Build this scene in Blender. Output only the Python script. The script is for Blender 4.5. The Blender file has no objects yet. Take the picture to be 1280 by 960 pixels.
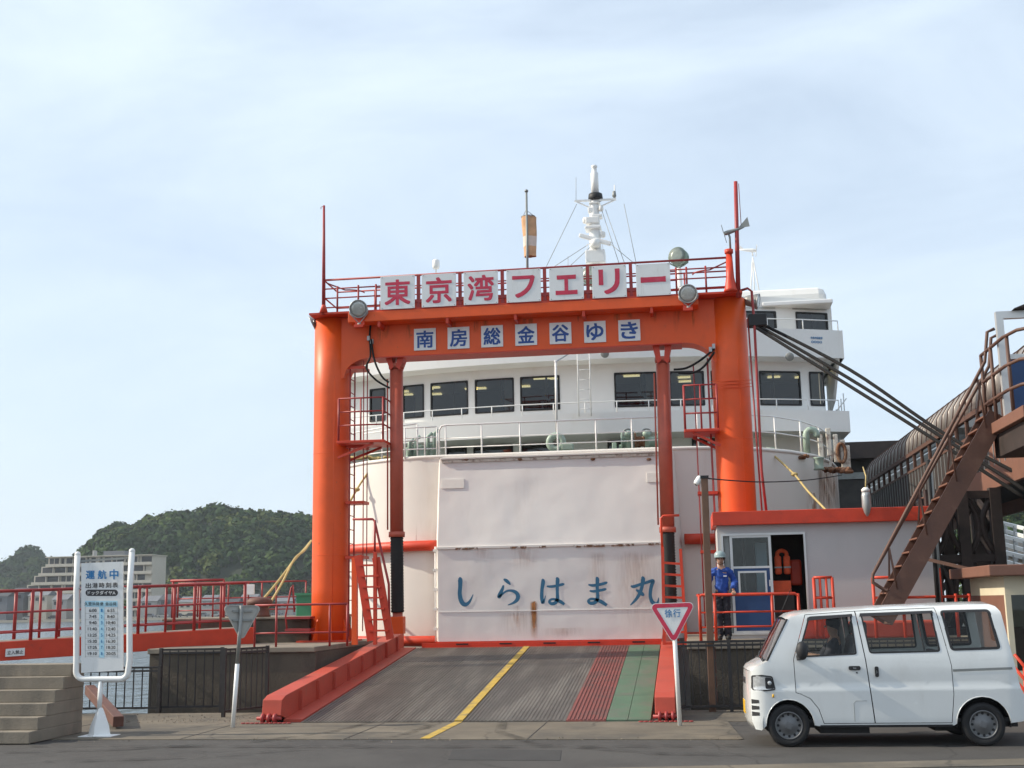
import bpy, bmesh, math, random
import numpy as np
from mathutils import Vector, Matrix, noise, geometry
R = math.radians
random.seed(11)
S = bpy.context.scene
C = S.collection

# ------------------------------------------------------------------ camera
F = 1500.0
CAM_H = 1.8
cam_data = bpy.data.cameras.new('camera')
cam = bpy.data.objects.new('camera', cam_data); C.objects.link(cam)
cam_data.sensor_width = 36.0
cam_data.lens = 36.0 * F / 1280.0
cam_data.clip_start = 0.1
cam_data.clip_end = 20000
CM = Matrix.Rotation(math.atan(.14), 3, 'Z') @ Matrix.Rotation(math.pi/2 + math.atan(275/1500), 3, 'X') @ Matrix.Rotation(-.018, 3, 'Z')
cam.matrix_world = Matrix.Translation((0, 0, CAM_H)) @ CM.to_4x4()
S.camera = cam

# ------------------------------------------------------------------ sky, sun, exposure
SUN_EL, SUN_AZ = R(34), R(185)          # azimuth measured from +X, counter-clockwise
to_sun = Vector((math.cos(SUN_EL)*math.cos(SUN_AZ), math.cos(SUN_EL)*math.sin(SUN_AZ), math.sin(SUN_EL)))
W = bpy.data.worlds.new('World'); S.world = W; W.use_nodes = True
wn, wl = W.node_tree.nodes, W.node_tree.links
wn.clear()
sky = wn.new('ShaderNodeTexSky'); sky.sky_type = 'NISHITA'; sky.sun_disc = False
sky.sun_elevation = SUN_EL
sky.sun_rotation = R(90) - SUN_AZ
sky.altitude = 0; sky.air_density = 1.0; sky.dust_density = 2.0; sky.ozone_density = 1.2
tc = wn.new('ShaderNodeTexCoord')
mp = wn.new('ShaderNodeMapping'); mp.inputs['Scale'].default_value = (1.0, 1.0, 3.2); mp.inputs['Rotation'].default_value = (0.15, 0.35, 0.5)
nz = wn.new('ShaderNodeTexNoise'); nz.inputs['Scale'].default_value = 2.1; nz.inputs['Detail'].default_value = 7; nz.inputs['Roughness'].default_value = .58; nz.inputs['Distortion'].default_value = .5
rp = wn.new('ShaderNodeMapRange'); rp.inputs['From Min'].default_value = .36; rp.inputs['From Max'].default_value = .72
rp.inputs['To Min'].default_value = .56; rp.inputs['To Max'].default_value = .97
mixc = wn.new('ShaderNodeMix'); mixc.data_type = 'RGBA'
bg = wn.new('ShaderNodeBackground'); bg.inputs['Strength'].default_value = .128
wo = wn.new('ShaderNodeOutputWorld')
wl.new(tc.outputs['Generated'], mp.inputs['Vector']); wl.new(mp.outputs['Vector'], nz.inputs['Vector'])
wl.new(nz.outputs['Fac'], rp.inputs['Value']); wl.new(rp.outputs['Result'], mixc.inputs['Factor'])
wl.new(sky.outputs['Color'], mixc.inputs['A']); mixc.inputs['B'].default_value = (4.95, 5.75, 6.6, 1)
wl.new(mixc.outputs['Result'], bg.inputs['Color']); wl.new(bg.outputs['Background'], wo.inputs['Surface'])
sd = bpy.data.lights.new('sun', 'SUN'); sd.energy = 3.7; sd.angle = R(.6); sd.color = (1, .90, .74)
so = bpy.data.objects.new('sun', sd); C.objects.link(so)
so.rotation_euler = (-to_sun).to_track_quat('-Z', 'Y').to_euler()
S.view_settings.view_transform = 'Standard'; S.view_settings.look = 'None'
S.view_settings.exposure = 0.45; S.view_settings.gamma = 1; S.view_settings.use_curve_mapping = False

# ------------------------------------------------------------------ pixel -> place helpers (photo pixels, 1280 wide)
O = Vector((0, 0, CAM_H))
def ray(px, py): return CM @ Vector(((px-640)/F, -(py-480)/F, -1))
def at(px, py, Y):
    v = ray(px, py); return O + v*(Y/v.y)
def ag(px, py, z=0.0):
    v = ray(px, py); return O + v*((z-CAM_H)/v.z)
def atx(px, py, X):
    v = ray(px, py); return O + v*(X/v.x)
V = Vector

# ------------------------------------------------------------------ materials
MATS = {}
def mat(name, col, rough=.55, metal=0., var=.10, scale=2.0, dirt=None, damt=.4, dscale=1.5, dpos=.55, stretch=1.0,
        bump=0., bscale=40., spec=.5, coat=0., ylong=1.0, chip=None, crack=None):
    m = bpy.data.materials.new(name); m.use_nodes = True
    n, l = m.node_tree.nodes, m.node_tree.links
    b = n['Principled BSDF']
    b.inputs['Roughness'].default_value = rough; b.inputs['Metallic'].default_value = metal
    b.inputs['Specular IOR Level'].default_value = spec
    if coat: b.inputs['Coat Weight'].default_value = coat; b.inputs['Coat Roughness'].default_value = .08
    t = n.new('ShaderNodeTexCoord')
    a = n.new('ShaderNodeTexNoise'); a.inputs['Scale'].default_value = scale; a.inputs['Detail'].default_value = 8; a.inputs['Roughness'].default_value = .62
    l.new(t.outputs['Object'], a.inputs['Vector'])
    mr = n.new('ShaderNodeMapRange'); mr.inputs['From Min'].default_value = .3; mr.inputs['From Max'].default_value = .7
    l.new(a.outputs['Fac'], mr.inputs['Value'])
    mx = n.new('ShaderNodeMix'); mx.data_type = 'RGBA'
    mx.inputs['A'].default_value = [min(1, c*(1-var)) for c in col[:3]] + [1]
    mx.inputs['B'].default_value = [min(1, c*(1+var)) for c in col[:3]] + [1]
    l.new(mr.outputs['Result'], mx.inputs['Factor'])
    out = mx.outputs['Result']
    if dirt:
        mp = n.new('ShaderNodeMapping'); mp.inputs['Scale'].default_value = (1, 1/ylong, 1/stretch)
        l.new(t.outputs['Object'], mp.inputs['Vector'])
        d = n.new('ShaderNodeTexNoise'); d.inputs['Scale'].default_value = dscale; d.inputs['Detail'].default_value = 9; d.inputs['Roughness'].default_value = .68
        l.new(mp.outputs['Vector'], d.inputs['Vector'])
        dr = n.new('ShaderNodeMapRange'); dr.inputs['From Min'].default_value = dpos; dr.inputs['From Max'].default_value = dpos+.16
        dr.inputs['To Max'].default_value = damt
        l.new(d.outputs['Fac'], dr.inputs['Value'])
        m2 = n.new('ShaderNodeMix'); m2.data_type = 'RGBA'
        l.new(out, m2.inputs['A']); m2.inputs['B'].default_value = list(dirt[:3])+[1]
        l.new(dr.outputs['Result'], m2.inputs['Factor']); out = m2.outputs['Result']
    if chip:                                       # small flakes of another colour
        cn = n.new('ShaderNodeTexNoise'); cn.inputs['Scale'].default_value = chip[1]; cn.inputs['Detail'].default_value = 10; cn.inputs['Roughness'].default_value = .75
        l.new(t.outputs['Object'], cn.inputs['Vector'])
        cr = n.new('ShaderNodeMapRange'); cr.inputs['From Min'].default_value = chip[2]; cr.inputs['From Max'].default_value = chip[2]+.035; cr.inputs['To Max'].default_value = .9
        l.new(cn.outputs['Fac'], cr.inputs['Value'])
        m3 = n.new('ShaderNodeMix'); m3.data_type = 'RGBA'; l.new(out, m3.inputs['A']); m3.inputs['B'].default_value = list(chip[0])+[1]
        l.new(cr.outputs['Result'], m3.inputs['Factor']); out = m3.outputs['Result']
    if crack:                                      # hairline cracks in paving
        dn_ = n.new('ShaderNodeTexNoise'); dn_.inputs['Scale'].default_value = 1.3; dn_.inputs['Detail'].default_value = 4
        l.new(t.outputs['Object'], dn_.inputs['Vector'])
        ad = n.new('ShaderNodeMix'); ad.data_type = 'RGBA'; ad.inputs['Factor'].default_value = .35
        l.new(t.outputs['Object'], ad.inputs['A']); l.new(dn_.outputs['Color'], ad.inputs['B'])
        vo = n.new('ShaderNodeTexVoronoi'); vo.feature = 'DISTANCE_TO_EDGE'; vo.inputs['Scale'].default_value = crack[0]
        l.new(ad.outputs['Result'], vo.inputs['Vector'])
        vr = n.new('ShaderNodeMapRange'); vr.inputs['From Min'].default_value = crack[1]; vr.inputs['From Max'].default_value = 0.; vr.inputs['To Max'].default_value = crack[2]
        l.new(vo.outputs['Distance'], vr.inputs['Value'])
        vm = n.new('ShaderNodeMath'); vm.operation = 'MULTIPLY'; l.new(vr.outputs['Result'], vm.inputs[0]); l.new(mr.outputs['Result'], vm.inputs[1])
        m4 = n.new('ShaderNodeMix'); m4.data_type = 'RGBA'; l.new(out, m4.inputs['A']); m4.inputs['B'].default_value = (.02, .018, .016, 1)
        l.new(vm.outputs[0], m4.inputs['Factor']); out = m4.outputs['Result']
    l.new(out, b.inputs['Base Color'])
    rr = n.new('ShaderNodeMapRange'); rr.inputs['To Min'].default_value = max(.02, rough-.08); rr.inputs['To Max'].default_value = min(1, rough+.08)
    l.new(a.outputs['Fac'], rr.inputs['Value']); l.new(rr.outputs['Result'], b.inputs['Roughness'])
    if bump:
        bn = n.new('ShaderNodeTexNoise'); bn.inputs['Scale'].default_value = bscale; bn.inputs['Detail'].default_value = 5
        l.new(t.outputs['Object'], bn.inputs['Vector'])
        bp = n.new('ShaderNodeBump'); bp.inputs['Strength'].default_value = bump; bp.inputs['Distance'].default_value = .02
        l.new(bn.outputs['Fac'], bp.inputs['Height']); l.new(bp.outputs['Normal'], b.inputs['Normal'])
    MATS[name] = m
    return m

def glass(name, tint, refl=1.0):
    m = bpy.data.materials.new(name); m.use_nodes = True
    n, l = m.node_tree.nodes, m.node_tree.links
    n.clear()
    o = n.new('ShaderNodeOutputMaterial'); tr = n.new('ShaderNodeBsdfTransparent'); tr.inputs[0].default_value = list(tint)+[1]
    gl = n.new('ShaderNodeBsdfGlossy'); gl.inputs['Roughness'].default_value = .02
    fr = n.new('ShaderNodeFresnel'); fr.inputs['IOR'].default_value = 1.5
    mu = n.new('ShaderNodeMath'); mu.operation = 'MULTIPLY'; mu.inputs[1].default_value = refl
    mx = n.new('ShaderNodeMixShader')
    l.new(fr.outputs[0], mu.inputs[0]); l.new(mu.outputs[0], mx.inputs[0]); l.new(tr.outputs[0], mx.inputs[1]); l.new(gl.outputs[0], mx.inputs[2]); l.new(mx.outputs[0], o.inputs['Surface'])
    MATS[name] = m
    return m

def emit(name, col, st):
    m = bpy.data.materials.new(name); m.use_nodes = True
    b = m.node_tree.nodes['Principled BSDF']
    b.inputs['Base Color'].default_value = list(col)+[1]; b.inputs['Emission Color'].default_value = list(col)+[1]; b.inputs['Emission Strength'].default_value = st
    MATS[name] = m
    return m

RUST = (.16, .06, .025)
mat('orange', (.77, .094, .008), .48, var=.10, scale=1.4, chip=((.24,.07,.03), 5., .655), dirt=(.60, .075, .014), damt=.6, dscale=2.2, dpos=.56, stretch=3, bump=.05, bscale=30)
mat('red_paint', (.58, .046, .014), .48, chip=((.16,.045,.03), 7., .66), var=.14, scale=2.5, dirt=(.20, .05, .03), damt=.5, dscale=3.5, dpos=.58, bump=.08, bscale=40)
mat('faded_red', (.46, .062, .034), .6, chip=((.15,.06,.045), 6., .64), var=.15, scale=2, dirt=(.25, .09, .06), damt=.6, dscale=2, dpos=.55, bump=.08)
mat('rail_red', (.33, .032, .03), .5, var=.18, scale=4, dirt=(.14, .035, .02), damt=.5, dscale=6, dpos=.58)
mat('piston_red', (.46, .095, .055), .5, var=.12, scale=3, dirt=(.22, .07, .05), damt=.5, dscale=4, dpos=.56)
mat('rubber', (.014, .013, .013), .75, var=.3, scale=9, bump=.2)
mat('black', (.012, .012, .013), .6, var=.2, scale=5)
mat('hull_white', (.80, .77, .715), .48, chip=((.42,.27,.16), 4.5, .70), var=.035, scale=.8, dirt=(.55, .47, .38), damt=.35, dscale=.9, dpos=.55, stretch=5, bump=.05, bscale=2.2)
mat('ship_white', (.80, .79, .755), .42, chip=((.45,.31,.2), 4., .715), var=.03, scale=1.0, dirt=(.58, .50, .38), damt=.25, dscale=1.6, dpos=.58, stretch=4, bump=.03, bscale=3)
mat('white_paint', (.80, .80, .78), .4, var=.03, scale=3, dirt=(.45, .40, .33), damt=.3, dscale=5, dpos=.62)
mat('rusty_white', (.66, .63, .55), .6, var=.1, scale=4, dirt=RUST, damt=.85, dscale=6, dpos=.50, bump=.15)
mat('rust', (.19, .085, .04), .85, var=.35, scale=6, dirt=(.45, .36, .26), damt=.5, dscale=7, dpos=.52, bump=.3)
mat('ship_green', (.34, .44, .36), .5, var=.08, scale=4, dirt=(.28, .2, .12), damt=.5, dscale=6, dpos=.56)
mat('green_paint', (.05, .26, .14), .55, var=.12, scale=3, dirt=(.12, .16, .11), damt=.4)
mat('sign_white', (.76, .77, .76), .35, var=.03, scale=4, dirt=(.45, .43, .38), damt=.35, dscale=6, dpos=.55, stretch=4)
mat('sign_red', (.56, .03, .075), .5, var=.12, scale=8, dirt=(.5, .15, .2), damt=.4, dscale=9, dpos=.55)
mat('sign_blue', (.02, .075, .30), .5, var=.1, scale=8)
mat('print_blue', (.03, .20, .45), .5, var=.05)
mat('print_lightblue', (.42, .68, .80), .5, var=.03)
mat('print_black', (.03, .03, .035), .5, var=.05)
mat('brush_blue', (.028, .15, .27), .5, var=.10, scale=6, dirt=(.10, .20, .28), damt=.4, dscale=10, dpos=.55)
mat('galv', (.42, .43, .43), .45, metal=.6, var=.15, scale=6, dirt=(.25, .22, .18), damt=.3)
mat('grey_metal', (.27, .28, .27), .5, metal=.3, var=.12, scale=6, dirt=(.16, .14, .12), damt=.4, dscale=5)
mat('sign_back', (.40, .39, .36), .55, metal=.2, var=.10, scale=5, dirt=(.26, .22, .17), damt=.5, dscale=6)
mat('steel_deck', (.112, .098, .085), .50, metal=.3, var=.25, scale=1.6, dirt=(.22, .20, .17), damt=.7, dscale=3.2, dpos=.47, stretch=1, ylong=14, bump=.1, bscale=60)
mat('deck_red', (.21, .058, .048), .65, var=.18, scale=2.5, dirt=(.10, .07, .06), damt=.75, dscale=1.6, dpos=.46, bump=.08)
mat('deck_green', (.075, .145, .09), .65, var=.16, scale=2.5, dirt=(.13, .12, .10), damt=.75, dscale=1.5, dpos=.46, bump=.08)
mat('yellow_paint', (.50, .33, .05), .7, var=.14, scale=5, dirt=(.20, .16, .09), damt=.8, dscale=6, dpos=.48)
mat('plate_yellow', (.75, .42, .01), .4, var=.03)
mat('asphalt', (.062, .057, .053), .88, crack=(.55, .010, .8), chip=((.13,.125,.115), 70., .66), var=.20, scale=1.1, dirt=(.085, .080, .074), damt=.6, dscale=.45, dpos=.46, bump=.5, bscale=220)
mat('concrete_ground', (.15, .126, .094), .88, crack=(.6, .012, .8), chip=((.06,.055,.05), 22., .66), var=.24, scale=1.0, dirt=(.070, .064, .055), damt=.75, dscale=.8, dpos=.47, bump=.35, bscale=120)
mat('concrete', (.235, .20, .155), .85, var=.16, scale=1.6, dirt=(.13, .115, .095), damt=.6, dscale=1.8, dpos=.50, stretch=3, bump=.35, bscale=50)
mat('old_wall', (.095, .078, .058), .9, var=.22, scale=1.6, dirt=(.06, .05, .042), damt=.7, dscale=1.4, dpos=.50, stretch=3, bump=.5, bscale=30)
mat('iron_fence', (.035, .031, .030), .65, var=.3, scale=8, dirt=(.13, .07, .04), damt=.5, dscale=9, dpos=.6)
mat('brown_steel', (.105, .050, .034), .6, var=.18, scale=3, dirt=(.18, .10, .07), damt=.45, dscale=3, dpos=.55, bump=.1)
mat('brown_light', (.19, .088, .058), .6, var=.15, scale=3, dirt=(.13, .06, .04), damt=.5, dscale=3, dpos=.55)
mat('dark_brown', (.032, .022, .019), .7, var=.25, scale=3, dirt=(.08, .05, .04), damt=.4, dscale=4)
mat('tube_roof', (.25, .225, .205), .42, metal=.2, var=.14, scale=2, dirt=(.10, .08, .07), damt=.5, dscale=2.2, dpos=.5)
mat('pole_brown', (.15, .082, .052), .75, var=.2, scale=4, dirt=(.07, .045, .035), damt=.5, stretch=4)
mat('booth_wall', (.49, .485, .48), .75, var=.05, scale=1.2, dirt=(.42, .39, .35), damt=.35, dscale=1.2, dpos=.54, stretch=3, bump=.15, bscale=30)
mat('blue_panel', (.018, .060, .17), .5, var=.1, scale=3)
mat('alu', (.62, .62, .61), .35, metal=.5, var=.05, scale=6)
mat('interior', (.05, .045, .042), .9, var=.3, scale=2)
mat('vest_orange', (.70, .10, .03), .7, var=.15, scale=6)
mat('rope', (.52, .40, .17), .9, var=.2, scale=20, bump=.5, bscale=90)
mat('cream', (.62, .55, .40), .7, var=.06, scale=2)
mat('bollard_brown', (.12, .05, .035), .65, var=.25, scale=5, dirt=(.2, .1, .06), damt=.5, dscale=6, bump=.2)
mat('sock', (.60, .36, .20), .9, var=.2, scale=6)
mat('sock_pale', (.70, .60, .52), .9, var=.1, scale=6)
mat('search_green', (.17, .23, .19), .5, var=.1, scale=5)
mat('search_lens', (.24, .27, .24), .3, metal=.2, var=.2, scale=10)
mat('lens', (.48, .49, .46), .25, metal=.3, var=.2, scale=14)
mat('cable', (.010, .010, .010), .85, var=.2, scale=8)
glass('ship_glass', (.24, .26, .27), 1.9)
glass('van_glass', (.92, .95, .93), .6)
glass('screen_glass', (.72, .78, .80), 2.2)
glass('clear_glass', (.70, .74, .74), 1.3)
emit('ceiling_lamp', (1.0, .86, .45), 1.6)

# ------------------------------------------------------------------ mesh builder
OFF = {}
class MB:
    def __init__(s): s.v = []; s.f = []; s.sm = []
    def add(s, vs, fs, sm=False):
        k = len(s.v); s.v += [V(p) for p in vs]
        for f in fs: s.f.append([i+k for i in f]); s.sm.append(sm)
        return s
    def box(s, a, b):
        x0, x1 = sorted((a[0], b[0])); y0, y1 = sorted((a[1], b[1])); z0, z1 = sorted((a[2], b[2]))
        return s.add([(x0,y0,z0),(x1,y0,z0),(x1,y1,z0),(x0,y1,z0),(x0,y0,z1),(x1,y0,z1),(x1,y1,z1),(x0,y1,z1)],
              [(0,3,2,1),(4,5,6,7),(0,1,5,4),(1,2,6,5),(2,3,7,6),(3,0,4,7)])
    def bar(s, p, q, w, h, up=(0,0,1)):
        p, q = V(p), V(q); d = (q-p).normalized(); u = V(up)
        a = d.cross(u)
        if a.length < 1e-4: a = d.cross(V((0,1,0)))
        a.normalize(); u = a.cross(d)
        a *= w/2; u *= h/2
        return s.add([p-a-u,p+a-u,p+a+u,p-a+u,q-a-u,q+a-u,q+a+u,q-a+u], [(3,2,1,0),(4,5,6,7),(0,1,5,4),(1,2,6,5),(2,3,7,6),(3,0,4,7)])
    def tube(s, pts, r, n=8, closed=False):
        pts = [V(p) for p in pts]; m = len(pts); k = len(s.v)
        rr = r if isinstance(r, (list, tuple)) else [r]*m
        prev = None
        for i, p in enumerate(pts):
            if closed: d = pts[(i+1) % m]-pts[i-1]
            else: d = pts[min(i+1, m-1)]-pts[max(i-1, 0)]
            d.normalize()
            if prev is None:
                a = d.cross(V((0,0,1)))
                if a.length < .05: a = d.cross(V((0,1,0)))
            else: a = prev - d*prev.dot(d)
            a.normalize(); prev = a; b = d.cross(a)
            for j in range(n):
                t = 2*math.pi*j/n; s.v.append(p + (a*math.cos(t)+b*math.sin(t))*rr[i])
        for i in range(m if closed else m-1):
            i2 = (i+1) % m
            for j in range(n):
                j2 = (j+1) % n
                s.f.append([k+i*n+j, k+i2*n+j, k+i2*n+j2, k+i*n+j2]); s.sm.append(True)
        if not closed:
            s.f.append([k+j for j in range(n)]); s.sm.append(False)
            s.f.append([k+(m-1)*n+j for j in reversed(range(n))]); s.sm.append(False)
        return s
    def lathe(s, prof, c=(0,0,0), axis=(0,0,1), n=24, caps=True):
        c = V(c); q = V((0,0,1)).rotation_difference(V(axis).normalized()); k = len(s.v); m = len(prof)
        for r, z in prof:
            for j in range(n):
                t = 2*math.pi*j/n; s.v.append(c + q @ V((r*math.cos(t), r*math.sin(t), z)))
        for i in range(m-1):
            for j in range(n):
                j2 = (j+1) % n; s.f.append([k+i*n+j, k+i*n+j2, k+(i+1)*n+j2, k+(i+1)*n+j]); s.sm.append(True)
        if caps:
            s.f.append([k+j for j in reversed(range(n))]); s.sm.append(False)
            s.f.append([k+(m-1)*n+j for j in range(n)]); s.sm.append(False)
        return s
    def prism(s, poly, fn, w0, w1):          # poly 2D, fn(u, v, w) -> 3D
        n = len(poly); k = len(s.v)
        for w in (w0, w1):
            for u, v in poly: s.v.append(V(fn(u, v, w)))
        tri = geometry.tessellate_polygon([[V((u, v, 0)) for u, v in poly]])
        for t in tri:
            s.f.append([k+i for i in t]); s.sm.append(False)
            s.f.append([k+n+i for i in reversed(t)]); s.sm.append(False)
        for i in range(n):
            j = (i+1) % n; s.f.append([k+i, k+j, k+n+j, k+n+i]); s.sm.append(False)
        return s
    def sphere(s, c, r, n=12, m=8, sc=(1,1,1)):
        c = V(c); k = len(s.v)
        for i in range(m+1):
            a = math.pi*i/m
            for j in range(n):
                t = 2*math.pi*j/n
                s.v.append(c+V((r*sc[0]*math.sin(a)*math.cos(t), r*sc[1]*math.sin(a)*math.sin(t), r*sc[2]*math.cos(a))))
        for i in range(m):
            for j in range(n):
                j2 = (j+1) % n; s.f.append([k+i*n+j, k+(i+1)*n+j, k+(i+1)*n+j2, k+i*n+j2]); s.sm.append(True)
        return s
    def build(s, name, m, parent=None, bev=0., loc=None, fix=True, smooth=None):
        off = OFF.get(parent.name, V((0,0,0))) if parent else (V(loc) if loc is not None else V((0,0,0)))
        me = bpy.data.meshes.new(name)
        me.from_pydata([tuple(p-off) for p in s.v], [], s.f)
        me.polygons.foreach_set('use_smooth', s.sm)
        bm = bmesh.new(); bm.from_mesh(me)
        if fix:
            bmesh.ops.remove_doubles(bm, verts=bm.verts, dist=1e-5)
            bmesh.ops.recalc_face_normals(bm, faces=bm.faces)
        if bev:
            ed = [e for e in bm.edges if len(e.link_faces) == 2 and e.calc_face_angle(0) > .6]
            bmesh.ops.bevel(bm, geom=ed, offset=bev, segments=2, profile=.5, affect='EDGES', clamp_overlap=True)
        bm.to_mesh(me); bm.free()
        o = bpy.data.objects.new(name, me); C.objects.link(o)
        me.materials.append(MATS[m] if isinstance(m, str) else m)
        if parent: o.parent = parent; OFF[o.name] = off
        elif loc is not None: o.location = loc; OFF[o.name] = V(loc)
        return o

def tag(o, label, cat, group=None):
    o['label'] = label; o['category'] = cat
    if group: o['group'] = group
    return o
def struct(o, kind='structure', label=None):
    o['kind'] = kind
    if label: o['label'] = label
    return o
def thing(name, label, cat, loc, group=None):
    o = bpy.data.objects.new(name, None); C.objects.link(o); o.empty_display_size = .2
    o.location = loc; OFF[o.name] = V(loc)
    return tag(o, label, cat, group)
def empty_part(name, parent):
    o = bpy.data.objects.new(name, None); C.objects.link(o); o.parent = parent; OFF[o.name] = OFF[parent.name]; return o
def mesh_obj(name, me, parent, loc=(0,0,0), rot=None):
    o = bpy.data.objects.new(name, me); C.objects.link(o); o.parent = parent; o.location = V(loc)-OFF.get(parent.name, V((0,0,0)))
    OFF[o.name] = OFF.get(parent.name, V((0,0,0)))
    if rot: o.rotation_euler = rot
    return o
def rrect(x0, x1, z0, z1, r=.08, n=4):
    pts = []
    for cx, cz, a0 in ((x1-r, z1-r, 0), (x0+r, z1-r, 90), (x0+r, z0+r, 180), (x1-r, z0+r, 270)):
        for i in range(n+1):
            a = R(a0+90*i/n); pts.append((cx+r*math.cos(a), cz+r*math.sin(a)))
    return pts
def panel(mb, outer, holes, fn, cx=(), cz=(), sm=True):
    """flat outline with holes, cut into strips and mapped to 3D by fn(u, v)"""
    loops = [[V((u, v, 0)) for u, v in outer]] + [[V((u, v, 0)) for u, v in h] for h in holes]
    flat = [p for l in loops for p in l]
    bm = bmesh.new(); vs = [bm.verts.new(p) for p in flat]
    for t in geometry.tessellate_polygon(loops):
        try: bm.faces.new([vs[i] for i in t])
        except ValueError: pass
    for c in cx: bmesh.ops.bisect_plane(bm, geom=bm.verts[:]+bm.edges[:]+bm.faces[:], plane_co=(c,0,0), plane_no=(1,0,0))
    for c in cz: bmesh.ops.bisect_plane(bm, geom=bm.verts[:]+bm.edges[:]+bm.faces[:], plane_co=(0,c,0), plane_no=(0,1,0))
    bm.verts.index_update()
    mb.add([fn(v.co.x, v.co.y) for v in bm.verts], [[v.index for v in f.verts] for f in bm.faces], sm)
    bm.free(); return mb
def ring(mb, outer, inner, fn, d0, d1):
    """frame between two loops of equal count, fn(u, v, d)"""
    n = len(outer); k = len(mb.v)
    for lp, d in ((outer, d0), (outer, d1), (inner, d1), (inner, d0)):
        for u, v in lp: mb.v.append(V(fn(u, v, d)))
    for a in range(4):
        b = (a+1) % 4
        for i in range(n):
            j = (i+1) % n; mb.f.append([k+a*n+i, k+a*n+j, k+b*n+j, k+b*n+i]); mb.sm.append(False)
    return mb
def wall_grid(mb, x0, x1, z0, z1, rects, fn, step=.6):
    """wall with rectangular openings, built from a regular grid of cells"""
    xs = sorted(set([x0, x1]+[v for r in rects for v in r[:2]])); zs = sorted(set([z0, z1]+[v for r in rects for v in r[2:]]))
    fx = []
    for a, b in zip(xs[:-1], xs[1:]):
        n_ = max(1, int((b-a)/step)); fx += [a+(b-a)*i/n_ for i in range(n_)]
    fx.append(xs[-1])
    for a, b in zip(fx[:-1], fx[1:]):
        for c, d in zip(zs[:-1], zs[1:]):
            mx, mz = (a+b)/2, (c+d)/2
            if any(r[0] < mx < r[1] and r[2] < mz < r[3] for r in rects): continue
            mb.add([fn(a, c), fn(b, c), fn(b, d), fn(a, d)], [(0,1,2,3)], True)
    return mb
TEXTS = {}
def text_data(s, bold=0.):
    if (s, bold) in TEXTS: return TEXTS[(s, bold)]
    cu = bpy.data.curves.new('t', 'FONT'); cu.body = s; cu.size = 1; cu.offset = bold; cu.resolution_u = 3
    ob = bpy.data.objects.new('t', cu); C.objects.link(ob)
    dg = bpy.context.evaluated_depsgraph_get(); dg.update()
    me = bpy.data.meshes.new_from_object(ob.evaluated_get(dg))
    bpy.data.objects.remove(ob); bpy.data.curves.remove(cu)
    vs = [v.co.copy() for v in me.vertices]; fs = [list(p.vertices) for p in me.polygons]
    bpy.data.meshes.remove(me)
    TEXTS[(s, bold)] = (vs, fs); return vs, fs
def text(mb, s, fn, cx, cz, w, h, bold=0., shear=0.):
    """fit the writing s into a w x h box about (cx, cz); fn(u, v) -> 3D"""
    vs, fs = text_data(s, 0.)
    if not vs: return mb
    x0 = min(p.x for p in vs); x1 = max(p.x for p in vs); y0 = min(p.y for p in vs); y1 = max(p.y for p in vs)
    kx = w/max(1e-6, x1-x0); ky = h/max(1e-6, y1-y0)
    if h >= 9: ky = kx
    if w >= 9: kx = ky
    # heavier weight: shifted copies, each a hair nearer
    e = (fn(cx, cz)-O)*-6e-6
    sh = [(0, 0)] if not bold else [(dx*bold, dy*bold) for dx in (-1, 0, 1) for dy in (-1, 0, 1)]
    for i, (dx, dy) in enumerate(sh):
        mb.add([fn(cx+(p.x+dx-(x0+x1)/2)*kx, cz+(p.y+dy-(y0+y1)/2)*ky)+e*i*3 for p in vs], fs)
    return mb
def railing(parent, base, h, m, levels=(1., .5), r=.022, pr=None, posts=None, end_curve=False):
    base = [V(b) for b in base]
    for i, p in enumerate(base):
        if posts is None or posts[i]: MB().tube([p, p+V((0,0,h))], pr or r, 7).build('post', m, parent)
    for lv in levels:
        MB().tube([p+V((0,0,h*lv)) for p in base], r if lv == 1 else r*.8, 7).build('rail', m, parent)
def lerp(a, b, t): return V(a)*(1-t)+V(b)*t
# =================================================================== SETTING
DZ = 1.08          # level of the quay deck
GY = 25.4          # plane of the portal gate
SEA = -1.7
# --- sea
m = mat('sea', (.035, .06, .075), .12, var=.2, scale=.05)
n, l = m.node_tree.nodes, m.node_tree.links
t = n.new('ShaderNodeTexCoord'); w1 = n.new('ShaderNodeTexNoise'); w1.inputs['Scale'].default_value = .9; w1.inputs['Detail'].default_value = 6
mpn = n.new('ShaderNodeMapping'); mpn.inputs['Scale'].default_value = (1, .55, 1); mpn.inputs['Rotation'].default_value = (0, 0, .4)
bpn = n.new('ShaderNodeBump'); bpn.inputs['Strength'].default_value = .9; bpn.inputs['Distance'].default_value = .35
l.new(t.outputs['Object'], mpn.inputs['Vector']); l.new(mpn.outputs['Vector'], w1.inputs['Vector']); l.new(w1.outputs['Fac'], bpn.inputs['Height'])
l.new(bpn.outputs['Normal'], n['Principled BSDF'].inputs['Normal'])
struct(MB().add([(-5000,-3000,SEA),(5000,-3000,SEA),(5000,9000,SEA),(-5000,9000,SEA)], [(0,1,2,3)]).build('sea', 'sea'))
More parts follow.
